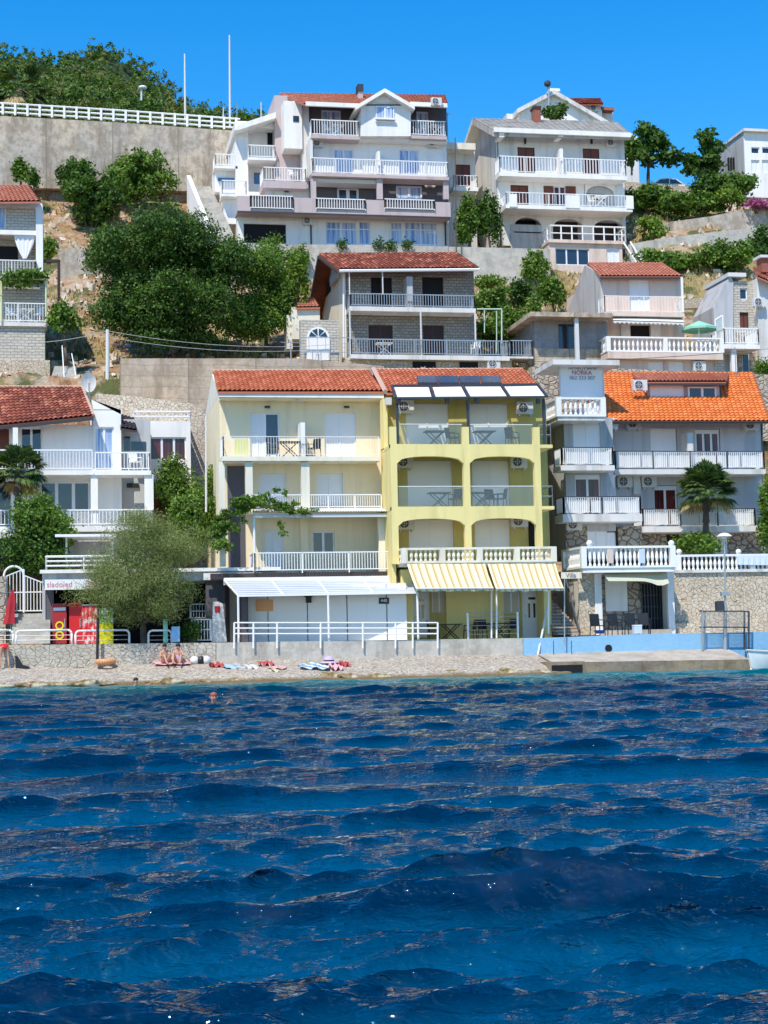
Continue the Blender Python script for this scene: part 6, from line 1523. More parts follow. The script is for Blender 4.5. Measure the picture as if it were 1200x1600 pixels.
tree('broadleaf_tree', 'right one of two loose trees standing against the sky', [(1106, 218, 17, 14, 0), (1112, 236, 20, 14, 0), (1092, 258, 22, 14, 0), (1108, 258, 22, 16, 0), (1080, 268, 14, 7, 0)], 128, ((1104, 300), (1103, 268)), 'leaf_dark', 1300, .26, clump=.4, nb=9, r0=.13, seed=12)
bush('bush', 'leafy branch beside the right balcony of the arched house', 970, 212, 1000, 268, 124, 'leaf_mid', 700, .22, nl=6)
bush('hedge', 'long dark green hedge under the stone road parapet', 975, 292, 1060, 332, 124.5, 'leaf_mid', 4200, .17, ry=1.4, nl=12, cat='hedge')
bush('hedge', 'bright creeping hedge above the upper sloping wall', 1040, 300, 1130, 342, 123, 'leaf_mid', 4200, .17, ry=1.4, nl=12, cat='hedge')
bush('bush', 'dark green round bush at the base of the right loose tree', 1080, 268, 1132, 318, 124, 'leaf_dark', 2600, .17)
bush('bush', 'big green bush before the modern building', 1130, 266, 1192, 314, 122.5, 'leaf_mid', 3000, .17)
bush('bush', 'yellow leaved bush between two dark green ones', 1118, 290, 1160, 324, 121.6, 'leaf_lime', 1500, .15)
bush('flowering_bush', 'pink flowering bush at the right edge above the sloping wall', 1158, 312, 1206, 328, 120.6, 'leaf_pink', 1200, .13, cat='bush')
bush('bush', 'pale yellow bush right of the arched house terrace', 994, 340, 1042, 384, 119.5, 'leaf_lime', 1800, .15)
bush('bush', 'dark tree-like bush at right edge below the sloping walls', 1160, 356, 1215, 420, 115, 'leaf_dark', 3000, .16)
bush('bush', 'wide green shrub belt behind the peach house, left half', 985, 392, 1090, 432, 113.5, 'leaf_mid', 4200, .15, ry=1.5, nl=12)
bush('bush', 'wide green shrub belt behind the peach house, right half', 1075, 382, 1180, 438, 113, 'leaf_mid', 4600, .15, ry=1.5, nl=12)
bush('bush', 'dark green bush on the flat roof behind the brick chimney', 848, 162, 886, 190, 134, 'leaf_dark', 900, .2)
bush('balcony_plants', 'trailing green plants over the pergola of the left stone house', -8, 425, 82, 453, 95.6, 'leaf_mid', 1800, .11, ry=.8, stem=False, cat='plants', nl=10)
tree('small_tree', 'small lone tree beside the hillside steps', [(100, 490, 20, 16, 0), (106, 508, 20, 14, 0), (94, 502, 14, 14, 0)], 95, ((104, 565), (102, 520)), 'leaf_mid', 1500, .13, clump=.3, nb=5, r0=.11, seed=14)
bush('bush', 'dense bush filling the corner behind the feathery tree', 240, 716, 305, 800, 82, 'leaf_mid', 5000, .09, nl=10)
bush('bush', 'bright leafy bush left of the cream house wall', 262, 770, 345, 868, 79, 'leaf_mid', 8000, .09, nl=11)
bush('bush', 'yellowish bush beside the cream house stair', 318, 738, 345, 782, 80, 'leaf_lime', 1400, .08)
vn_ = thing('climbing_plant', 'leafy vine trailing along the front of the cream house onto the veranda roof', 'vine', P(350, 860, 74.4)); g = random.Random(77); L = []
path_ = [(338, 850), (342, 825), (350, 805), (365, 795), (385, 788), (405, 784), (428, 788), (450, 794), (472, 798), (488, 800)]
for i in range(70):
    t = g.random()**1.1*(len(path_)-1); k = min(int(t), len(path_)-2); f = t-k; px = path_[k][0]*(1-f)+path_[k+1][0]*f+g.gauss(0, 5); py = path_[k][1]*(1-f)+path_[k+1][1]*f+g.gauss(0, 7)*(1.3-t/9); c = P(px, py, 73.9+g.uniform(-.3, .5)); r_ = g.uniform(.1, .34)*(1.25-t/12); L.append((c.x, c.y, c.z, r_*1.4, r_, r_*.8))
for px, py in ((418, 772), (432, 768), (446, 770), (440, 820), (441, 834), (372, 828), (380, 812)): c = P(px, py, 73.9); L.append((c.x, c.y, c.z, .16, .14, .16))
co, q = leaves(L, 8000, .07, .1, 78); np_mesh('foliage', co, q, M['leaf_mid'], parent=vn_)
MB().path([P(x, y+3, 74.0) for x, y in path_], .035, 5).build('stem', M['bark'], vn_)
bush('bush', 'tall dark shrub below the fan palm at left', 18, 780, 128, 868, 78, 'leaf_mid', 9000, .09, nl=12)
bush('bush', 'shaded dark shrub between the arch gate and the kiosk', -5, 828, 104, 905, 77.5, 'leaf_dark', 6000, .09, nl=12)
tree('tamarisk_tree', 'feathery grey green tamarisk tree standing on the beach wall', [(218, 868, 76, 58, -.4), (172, 882, 56, 52, -.6), (268, 862, 58, 50, -.3), (212, 925, 72, 40, -1.0), (162, 928, 42, 32, -.8), (268, 915, 52, 40, -.7), (235, 826, 54, 28, 0), (190, 952, 48, 28, -1.1), (248, 955, 50, 26, -1.0)], 72.6, ((229, 1012), (224, 975)), 'leaf_grey', 60000, .075, clump=.32, nb=16, r0=.15, seed=21, aspect=.16, fill=.55, up=.1)
bush('bush', 'glossy bush behind the right balustrade left of the lamp', 1056, 836, 1122, 868, 77, 'leaf_mid', 2600, .1)
bush('bush', 'green tree cut by the right edge beside the grey blue house', 1184, 740, 1230, 866, 78, 'leaf_mid', 4000, .1, nl=9)
bush('bush', 'green plants on the slope at right edge above the orange roof', 1178, 560, 1225, 640, 92, 'leaf_mid', 2200, .11)
pl_ = bush('potted_plant', 'dark round potted shrub before the short white gate', 286, 976, 311, 1005, 72.6, 'leaf_dark', 1400, .06, cat='plant'); p = P(298, 1008, 72.6); MB().lathe((p.x, p.y, 1.59), [(.16, 0), (.24, .3), (.26, .32)], 12).build('pot', M['doorbrown'], pl_)

def fan_palm(label, px, pbot, ptop, Y, r, seed, n=38, cat='palm'):
    g = random.Random(seed); b, t = P(px, pbot, Y), P(px, ptop, Y); o = thing('fan_palm', label, cat, b); mb = MB(); N = 12
    for i in range(N): mb.tube(b.lerp(t, i/N), b.lerp(t, (i+1)/N), .17 if i % 2 else .2, .14 if i % 2 else .16, 8)
    mb.build('trunk', M['bark'], o)
    fr, dry = MB(), MB()
    for i in range(n):
        az = g.uniform(0, 6.28); el = g.uniform(-.7, 1.35); mbx = dry if el < -.45 else fr
        d = Vector((math.cos(az)*math.cos(el), math.sin(az)*math.cos(el), math.sin(el))); L = r*g.uniform(.45, .62)
        e = t+d*L-Vector((0, 0, .12*L)); mbx.tube(t, e, .02, .012, 4, cap=False)
        side = d.cross(Vector((0, 0, 1))).normalized(); upv = side.cross(d).normalized(); side = (side+upv*g.uniform(-.3, .3)).normalized()
        for k in range(21):
            a = (k-10)/10*1.5; v = (d*math.cos(a)+side*math.sin(a)).normalized(); bl = r*g.uniform(.42, .55)*(1-.25*abs(a)/1.45)
            w_ = v.cross(upv).normalized()*.04*r; m_ = e+v*bl*.6+Vector((0, 0, -.02)); tip = e+v*bl-Vector((0, 0, .2*bl+.1*bl*max(0, 1-el)))
            mbx.add([e, m_-w_, tip, m_+w_], [(0, 1, 2, 3)])
    fr.build('fronds', M['leaf_palm'], o)
    if dry.v: dry.build('dead_fronds', M['leaf_straw'], o)
    return o
fan_palm('fan palm in front of the white villa balcony', 28, 850, 735, 79.2, 1.5, 4, 60)
fan_palm('fan palm in front of the grey blue house', 1103, 868, 765, 77.2, 1.7, 8, 75)
fan_palm('pale fan palm on top of the tall wall at far left', 32, 160, 138, 137, 2.6, 9, 26)

# dry grass and stones scattered over the slopes
def scatter(n, xr, yr, seed):
    g = np.random.default_rng(seed); x = g.uniform(*xr, n); y = g.uniform(*yr, n); return g, x, y, ground(x, y)
def grass(name, label, n, xr, yr, mat, seed, size=.28):
    g, x, y, z = scatter(n, xr, yr, seed); k = fbm(x, y, 4, 3) > -.05; x, y, z = x[k], y[k], z[k]; n = len(x)
    a = g.uniform(0, 6.28, n); w_ = size*.22; hgt = size*g.uniform(.6, 1.6, n); lean = g.normal(0, .35, (n, 2))*hgt[:, None]
    b = np.stack([x, y, z-.03], -1); u = np.stack([np.cos(a)*w_, np.sin(a)*w_, a*0], -1); t = b+np.stack([lean[:, 0], lean[:, 1], hgt], -1)
    co = np.stack([b-u, b+u, t+u*.6, t-u*.6], 1).reshape(-1, 3); o = np_mesh(name, co, np.arange(n*4).reshape(-1, 4), M[mat]); tag(o, label, 'grass', kind='stuff'); return o
grass('dry_grass', 'dry yellow grass growing over the terraced slopes', 42000, (-16, 62), (91.5, 129.5), 'leaf_straw', 31, .26)
grass('green_weeds', 'low green weeds scattered over the terraced slopes', 16000, (-16, 62), (91.5, 129.5), 'leaf_mid', 32, .2)
g, x, y, z = scatter(2600, (-16, 60), (91.5, 129.8), 33); mbv = []; mbq = []
BV = np.array([(-1, -1, -1), (1, -1, -1), (1, 1, -1), (-1, 1, -1), (-.7, -.7, 1), (.7, -.7, 1), (.7, .7, .8), (-.7, .7, .9)])*.5; BQ = np.array([(4, 5, 6, 7), (0, 1, 5, 4), (1, 2, 6, 5), (2, 3, 7, 6), (3, 0, 4, 7)])
s = g.uniform(.12, .5, len(x))**1.0; V = BV[None]*(s[:, None, None]*g.uniform(.6, 1.4, (len(x), 1, 3)))+g.normal(0, .05, (len(x), 8, 3)); an = g.uniform(0, 6.28, len(x)); c_, s_ = np.cos(an)[:, None], np.sin(an)[:, None]
V = np.stack([V[..., 0]*c_-V[..., 1]*s_+x[:, None], V[..., 0]*s_+V[..., 1]*c_+y[:, None], V[..., 2]+z[:, None]+.03], -1)
m = NM('loose_limestone'); m.color(m.ramp(m.noise(1.5, 4), [(.35, (.38, .22, .12)), (.5, (.6, .46, .32)), (.65, (.7, .64, .55))])); M['lime_rock'] = m.done(.9)
tag(np_mesh('loose_stones', V.reshape(-1, 3), (BQ[None]+np.arange(len(x))[:, None, None]*8).reshape(-1, 4), M['lime_rock']), 'loose pale and reddish limestone rocks scattered over the slope', 'stones', kind='stuff')

# ---------------------------------------------------------------- furniture and small things
def chair_proto(mat):
    r = thing('garden_chair', 'garden chair', 'chair', (0, 0, 0)); MB().box(-.24, .24, -.23, .23, .4, .44).build('seat', M[mat], r)
    mb = MB(); mb.slab((-.24, .2, .44), (.24, .2, .44), (.24, .24, .44), (-.24, .24, .44), .01); mb.prismx([(.2, .44), (.25, .44), (.33, .9), (.29, .9)], -.22, .22); mb.build('backrest', M[mat], r)
    for x in (-.22, .22):
        for y in (-.21, .23): MB().tube((x*1.08, y*1.1, 0), (x, y, .42), .022, n=5).build('leg', M[mat], r)
        MB().path([(x*1.1, -.2, .42), (x*1.1, -.2, .64), (x*1.1, .26, .66)], .02, 5).build('armrest', M[mat], r)
    return r
def table_proto(mat):
    r = thing('garden_table', 'garden table', 'table', (0, 0, 0)); MB().box(-.5, .5, -.35, .35, .68, .72).build('tabletop', M[mat], r)
    for sgn in (-1, 1): MB().path([(-.36*sgn, -.3, 0), (.36*sgn, -.3, .68)], .025, 5).build('leg', M[mat], r); MB().path([(-.36*sgn, .3, 0), (.36*sgn, .3, .68)], .025, 5).build('leg', M[mat], r)
    return r
CD, CW, TD, TW = chair_proto('black'), chair_proto('paint'), table_proto('black'), table_proto('paint')
zA = U(730, 694, FR)[1]; zB = U(730, 791, FR)[1]; zG = 1.585
def at_(px, Y, z): return (U(px, 700, Y)[0], Y, z)
for px, z, lb, pr, rz in ((680, zA, 'dark table on the top arcade balcony, left bay', TD, 0), (708, zA, 'dark chair right of the table on the top arcade balcony, left bay', CD, .9), (757, zA, 'dark table on the top arcade balcony, right bay', TD, 0), (801, zA, 'dark chair near the right pillar of the top arcade balcony', CD, 2.2),
    (684, zB, 'dark table on the middle arcade balcony, left bay', TD, 0), (709, zB, 'dark chair right of the table on the middle arcade balcony, left bay', CD, -.8), (750, zB, 'dark table on the middle arcade balcony, right bay', TD, 0), (766, zB, 'first dark chair on the middle arcade balcony, right bay', CD, .2), (779, zB, 'second dark chair, turned sideways, on the middle arcade balcony, right bay', CD, -1.5)):
    place(pr, at_(px, 73.9, z), lb, 'dark furniture on the arcade balconies', rz)
for px, Y, lb, pr, rz in ((671, 74.2, 'dark chair under the left striped awning beside the door', CD, 1.5), (697, 74.2, 'dark folding table under the left striped awning', TD, 0), (727, 74.2, 'dark chair right of the folding table under the left striped awning', CD, -1.5), (750, 74.2, 'dark chair behind the mesh barrier', CD, .2), (795, 74.2, 'dark chair behind the mesh barrier, nearest the white door', CD, -.4), (773, 74.2, 'dark table behind the mesh barrier', TD, 0)):
    place(pr, at_(px, Y, zG), lb, 'dark furniture under the striped awnings', rz)
for px, lb, rz in ((925, 'dark armchair standing alone before the stone clad pier', .2), (952, 'dark armchair, leftmost under the sage awning', .1), (978, 'dark armchair, middle one under the sage awning', 0), (997, 'dark armchair, nearest the dark grille door', -.2)):
    place(CD, at_(px, 73.0, 1.6), lb, 'dark armchairs on the blue wall terrace', rz, (1.1, 1, 1.15))
zC = U(470, 713, 74.65)[1]
for px, lb, pr, rz in ((427, 'dark chair on the top balcony of the cream house beside the open door', CD, 1.2), (452, 'dark table on the top balcony of the cream house', TD, 0), (490, 'dark chair right of the partition on the top balcony of the cream house', CD, -.8)):
    place(pr, at_(px, 75.1, zC), lb, 'dark furniture on the cream house balcony', rz)
def P_on(px, py, Y): return P(px, py, Y)
for px, py, Y, lb, pr, rz in ((512, 211, 119.6, 'white chair on the upper left balcony of the mauve house', CW, .6), (527, 211, 119.6, 'white table on the upper left balcony of the mauve house', TW, 0), (660, 211, 119.6, 'white chair on the upper right balcony of the mauve house', CW, -.5), (682, 211, 119.6, 'white table on the upper right balcony of the mauve house', TW, 0),
    (458, 282, 120.5, 'white chair on the projecting side balcony of the mauve house', CW, .5), (18, 503, 96.2, 'white chair at left on the plant balcony of the stone block house', CW, .4), (40, 503, 96.2, 'white table on the plant balcony of the stone block house', TW, 0), (60, 503, 96.2, 'white chair at right on the plant balcony of the stone block house', CW, -.6),
    (938, 322, 118.9, 'white table before the round arch of the arched house', TW, 0), (925, 322, 118.9, 'white chair before the round arch of the arched house', CW, .9), (600, 555, 97, 'white table on the lower balcony of the stone house', TW, 0), (744, 555, 97, 'white chair at the open end of the stone house balcony', CW, -.6), (1098, 551, 96, 'white table under the green parasol', TW, 0), (212, 735, 81.4, 'white chair on the villa balcony near its right corner', CW, .5)):
    place(pr, P(px, py, Y), lb, 'white garden furniture on the balconies', rz)
# unused prototypes do not exist: every one was placed above
o = MB().box(*RC(366, 686, 388, 711, 75.3)[:2], 75.3, 75.34, *RC(366, 686, 388, 711, 75.3)[2:]).build('drying_blanket', M['yellowcloth'] if 'yellowcloth' in M else M['lime'], None, loc=P(377, 711, 75.3)); tag(o, 'yellow blanket hanging on a rack on the cream house top balcony', 'blanket')

# mesh barrier
b_ = thing('mesh_barrier', 'white framed wire barrier under the right striped awning', 'barrier', P(770, 996, 72.1)); x0, x1, z0, z1 = RC(731, 957, 809, 997, 72.1)
rail_h([(x0, 72.1, z0), (x1, 72.1, z0)], z1-z0, 6, 99, .014, rp=.01).build('wires', M['steel'], b_); mb = MB()
for x in (x0, x1): MB().tube((x, 72.1, z0), (x, 72.1, z1), .05, n=6).build('post', M['paint'], b_)
for px, lb in ((768, 'left one of two thin white awning props'), (776, 'right one of two thin white awning props')):
    a = P(px, 997, 71.9); o = MB().tube(a, P(px, 919, 71.9), .04, n=6).build('awning_prop', M['paint'], None, loc=a); tag(o, lb, 'pole')
a = P(838, 1035, 71.2); o = MB().tube(a, P(856, 945, 72.4), .05, n=6).build('leaning_pole', M['paintd'], None, loc=a); tag(o, 'long pale pole leaning from the beach up to the white door', 'pole')
a = P(857, 990, 72.2); o = MB().tube(a, P(857, 920, 71.6), .045, n=6).build('awning_prop', M['paint'], None, loc=a); tag(o, 'white awning prop right of the white door', 'pole')
a = P(882, 1008, 71.3); o = MB().tube(a, P(882, 905, 71.3), .03, n=6).build('mooring_pole', M['steel'], None, loc=a); tag(o, 'thin grey pole before the stone stairs', 'pole')
for px, lb in ((865, 'first short rusty rod on the quay from the left'), (893, 'second short rusty rod on the quay from the left')):
    a = P(px, 1036, 71.2); o = MB().tube(a, P(px, 1001, 71.2), .018, n=5).build('iron_rod', M['gutter'], None, loc=a); tag(o, lb, 'rod')
# street lamp
a = P(1133, 1016, 71.3); sl = thing('street_lamp', 'slim grey street lamp with flat head and box on the right quay', 'street lamp', a)
MB().tube(a, P(1133, 940, 71.3), .1, .08, 8).build('lower_pole', M['steel'], sl); tp = P(1132, 842, 71.3); MB().tube(P(1133, 940, 71.3), tp, .05, .04, 8).build('pole', M['steel'], sl)
MB().lathe(tp, [(.06, 0), (.12, .08), (.36, .12), (.2, .24), (.05, .28)], 14).build('lamp_head', M['paint'], sl)
x0, x1, z0, z1 = RC(1119, 939, 1130, 954, 71.2); MB().box(x0, x1, 71.1, 71.35, z0, z1).build('switch_box', M['darkmetal'], sl)
x0, x1, z0, z1 = RC(1127, 925, 1140, 931, 71.2); MB().box(x0, x1, 71.15, 71.35, z0, z1).build('bracket', M['steel'], sl)
# wire mesh frame
fr_ = thing('steel_gantry', 'rusty steel frame with wire mesh panels on the right quay', 'frame', P(1130, 1016, 71)); mb = MB()
for px in (1097, 1101, 1163, 1170): mb = MB(); mb.tube(P(px, 1018-(px > 1150)*3, 71.0+(.3 if px in (1101, 1163) else 0)), P(px, 955, 71.0+(.3 if px in (1101, 1163) else 0)), .045, n=6); mb.build('post', M['steel'] if px < 1150 else M['darkmetal'], fr_)
mb = MB(); 
for y_ in (955, 980): mb.tube(P(1093, y_, 71), P(1170, y_, 71), .03, n=5)
mb.build('rail', M['darkmetal'], fr_); mb = MB()
for i in range(40): x_ = 1098+i*1.82; mb.tube(P(x_, 955, 71), P(x_, 980, 71), .006, n=3, cap=False)
for i in range(12): y_ = 955+i*2.1; mb.tube(P(1097, y_, 71), P(1170, y_, 71), .006, n=3, cap=False)
mb.build('wire_mesh', M['steel'], fr_)
# outfall hole in blue wall, bowl and cooler
o = MB().disc(P(951, 1013, 71.53), .17, n=14).build('outfall_pipe', M['darkint'], None, loc=P(951, 1013, 71.5)); tag(o, 'dark round outfall hole at the foot of the blue wall', 'pipe')
o = MB().lathe(P(937, 990, 72.3), [(.2, 0), (.28, .14), (.3, .16)], 14).build('plastic_bowl', M['navy'] if 'navy' in M else M['blue'], None, loc=P(937, 990, 72.3)); tag(o, 'blue plastic bowl beside the lone dark armchair', 'bowl')
x0, x1, z0, z1 = RC(990, 978, 1002, 990, 72.3); o = MB().box(x0, x1, 72.2, 72.5, z0, z1).build('cool_box', M['sheet'], None, loc=(x0, 72.2, z0)); tag(o, 'pale blue cool box beside the rightmost dark armchair', 'cool box')
MB().box(x0-.01, x1+.01, 72.19, 72.51, z1, z1+.05).build('lid', M['paint'], o)
# boat
bt = thing('motor_boat', 'white motor boat bow entering at the right edge', 'boat', P(1200, 1046, 66)); c = P(1168, 1040, 66); L = 5.2
secs = []
for i in range(12):
    t = i/11; w_ = .95*math.sin(min(1, t*1.5+.02)*math.pi/2)**.8; sh = .62-.2*t+.1*(1-t)**3; secs.append([(c.x+t*L+dx, 66+yy*w_, zz) for dx, yy, zz in ((-.0, -1, sh+.15), (.15*(1-t), -.8, .12), (.5*(1-t), 0, -.15), (.15*(1-t), .8, .12), (0, 1, sh+.15))])
mb = MB(); mb.add([p for s in secs for p in s], [(i*5+j, (i+1)*5+j, (i+1)*5+j+1, i*5+j+1) for i in range(11) for j in range(4)]); mb.add(secs[-1], [(0, 1, 2, 3, 4)])
hl = mb.build('hull', M['paint'], bt, smooth=True); mb = MB(); mb.add([p for s in secs for p in (s[0], s[4])], [(2*i, 2*i+1, 2*i+3, 2*i+2) for i in range(11)]); mb.build('deck', M['white'], bt)
mb = MB(); mb.path([s[0] for s in secs], .05, 6); mb.path([s[4] for s in secs], .05, 6); mb.build('rub_rail', M['greyf'], bt)
MB().box(c.x+2.6, c.x+4.2, 65.5, 66.5, .6, 1.1).build('cabin', M['white'], bt)
# furled red parasol, orange swim ring, towels
a = P(16, 1003, 75); pr_ = thing('furled_parasol', 'furled dark red parasol leaning beside the left steps', 'parasol', a); MB().tube(a, P(20, 925, 75.2), .025).build('pole', M['steel'], pr_)
p = P(15, 975, 75); t = P(20, 922, 75.2); mb = MB(); n_ = 10
vs = []
for k, rr in ((0, .22), (.3, .16), (.6, .15), (.85, .1), (1, .03)):
    c = p.lerp(t, k); vs += [(c.x+rr*(1+.35*(i % 2))*math.cos(2*math.pi*i/n_), c.y+rr*(1+.35*(i % 2))*math.sin(2*math.pi*i/n_), c.z) for i in range(n_)]
mb.add(vs, [(k*n_+i, k*n_+(i+1) % n_, (k+1)*n_+(i+1) % n_, (k+1)*n_+i) for k in range(4) for i in range(n_)]); mb.build('canopy', M['reddk'], pr_)
def bz(px, py): # point on the beach seen at this photo position
    d = ray(px, py); t = 60.0
    for t in np.linspace(66, 71.3, 400):
        q = Vector((0, 0, CAMZ))+d*(t/d.y); zz = float(np.interp(t+0, [64, 67.3, 68.1, 68.9, 71.6, 76], [-1.2, -.35, -.02, .3, .84, .95]))
        if q.z <= zz: break
    return Vector((q.x, q.y, zz))
c = bz(165, 1036); mb = MB(); n_ = 40; 
for i in range(n_):
    a0_, a1_ = 2*math.pi*i/n_, 2*math.pi*(i+1)/n_; mb.tube((c.x+.33*math.cos(a0_), c.y+.33*math.sin(a0_), c.z+.18), (c.x+.33*math.cos(a1_), c.y+.33*math.sin(a1_), c.z+.18), .12, n=8, cap=False)
o = mb.build('swim_ring', M['orange'], None, smooth=True, loc=c); tag(o, 'pale orange swim ring lying on the pebbles by the wall', 'swim ring')
m = NM('blue_striped_cloth'); tc = m.n('ShaderNodeTexCoord'); sp = m.n('ShaderNodeSeparateXYZ'); m.l(tc.outputs['Object'], sp.inputs[0]); m.color(m.ramp(m.math('FRACT', m.math('MULTIPLY', m.math('ADD', sp.outputs[0], m.math('MULTIPLY', sp.outputs[1], .4)), 4)), [(0, (.15, .35, .65)), (.5, (.7, .75, .8))], 'CONSTANT')); M['bstripe'] = m.done(.9)
M['tblue'] = plain('pale_blue_towel_cloth', (.35, .55, .78), .9); M['tpink'] = plain('pink_towel_cloth', (.75, .38, .42), .9); M['tred'] = plain('red_towel_cloth', (.45, .08, .08), .9, var=.3); M['twhite'] = plain('white_towel_cloth', (.75, .73, .76), .9); M['tlilac'] = plain('lilac_cloth', (.55, .42, .68), .9); M['tgreen'] = plain('pale_green_towel_cloth', (.55, .65, .3), .9)
def towel(px0, px1, py, mat, label, depth=.8, lump=.05, seed=0):
    a, b = bz(px0, py), bz(px1, py); mb = MB(); vs = []; g = random.Random(seed); n_, k_ = 10, 6
    for i in range(n_+1):
        for j in range(k_+1):
            q = a.lerp(b, i/n_); vs.append((q.x+.06*math.sin(j*1.3+seed), q.y-depth/2+depth*j/k_, q.z+.14*(depth*(j/k_-.5))+.06+lump*g.random()+lump*math.sin(i*1.4+j)))
    mb.add(vs, [(i*(k_+1)+j, (i+1)*(k_+1)+j, (i+1)*(k_+1)+j+1, i*(k_+1)+j+1) for i in range(n_) for j in range(k_)]); o = mb.build('towel', M[mat], None, smooth=True, loc=a); tag(o, label, 'towel', 'towels spread on the beach'); return o
towel(328, 348, 1043, 'tred', 'small crumpled red towel, leftmost on the pebbles', .7, .1, 1); towel(350, 380, 1044, 'tblue', 'pale blue towel lying flat right of the small red one', 1.2, .04, 2); towel(381, 402, 1045, 'twhite', 'white towel between the pale blue and the red ones', 1.0, .05, 3); towel(404, 428, 1041, 'tred', 'long red towel right of the white one', .8, .1, 4); towel(418, 446, 1045, 'tpink', 'pink towel nearest the water right of the long red one', 1.0, .04, 5)
towel(464, 510, 1043, 'bstripe', 'big blue and white striped towel below the middle post', 1.5, .05, 6); towel(514, 532, 1045, 'tpink', 'pink towel right of the blue and white striped one', 1.0, .08, 7); towel(531, 545, 1042, 'tred', 'small red towel, rightmost on the pebbles', .6, .1, 8); towel(408, 436, 1049, 'tgreen', 'pale green towel at the edge of the pebbles', .9, .03, 9)
c = bz(514, 1038); bg_ = thing('sun_hat', 'lilac sun hat lying beside the striped towel', 'hat', c); MB().lathe((c.x, c.y, c.z+.05), [(.42, 0), (.4, .03), (.22, .08), (.2, .24), (.08, .3)], 16).build('hat', M['tlilac'], bg_, smooth=True); MB().lathe((c.x, c.y, c.z+.13), [(.225, 0), (.225, .06)], 16).build('band', M['black'], bg_)
# towels and bag hung on the railing near the tree
x0, x1, z0, z1 = RC(268, 979, 281, 1003, 71.8); o = MB().box(x0, x1, 71.78, 71.81, z0, z1).build('hanging_towel', M['tblue'], None, loc=(x0, 71.8, z1)); tag(o, 'bright blue towel hung on the beach railing under the feathery tree', 'towel')
x0, x1, z0, z1 = RC(255, 968, 262, 1004, 71.9); o = MB().box(x0, x1, 71.88, 71.91, z0, z1).build('hanging_towel', M['green'], None, loc=(x0, 71.9, z1)); tag(o, 'pale green towel hung left of the bright blue one', 'towel')
for px, mt, lb in ((304, 'twhite', 'white beach bag under the potted shrub'), (314, 'black', 'black beach bag right of the white one'), (322, 'twhite', 'small white shoe bag nearest the stone step')):
    c = bz(px, 1036); o = MB().lathe(c, [(.14, 0), (.2, .1), (.18, .25), (.07, .32)], 9).build('beach_bag', M[mt], None, smooth=True, loc=c); tag(o, lb, 'bag', 'bags by the beach wall')

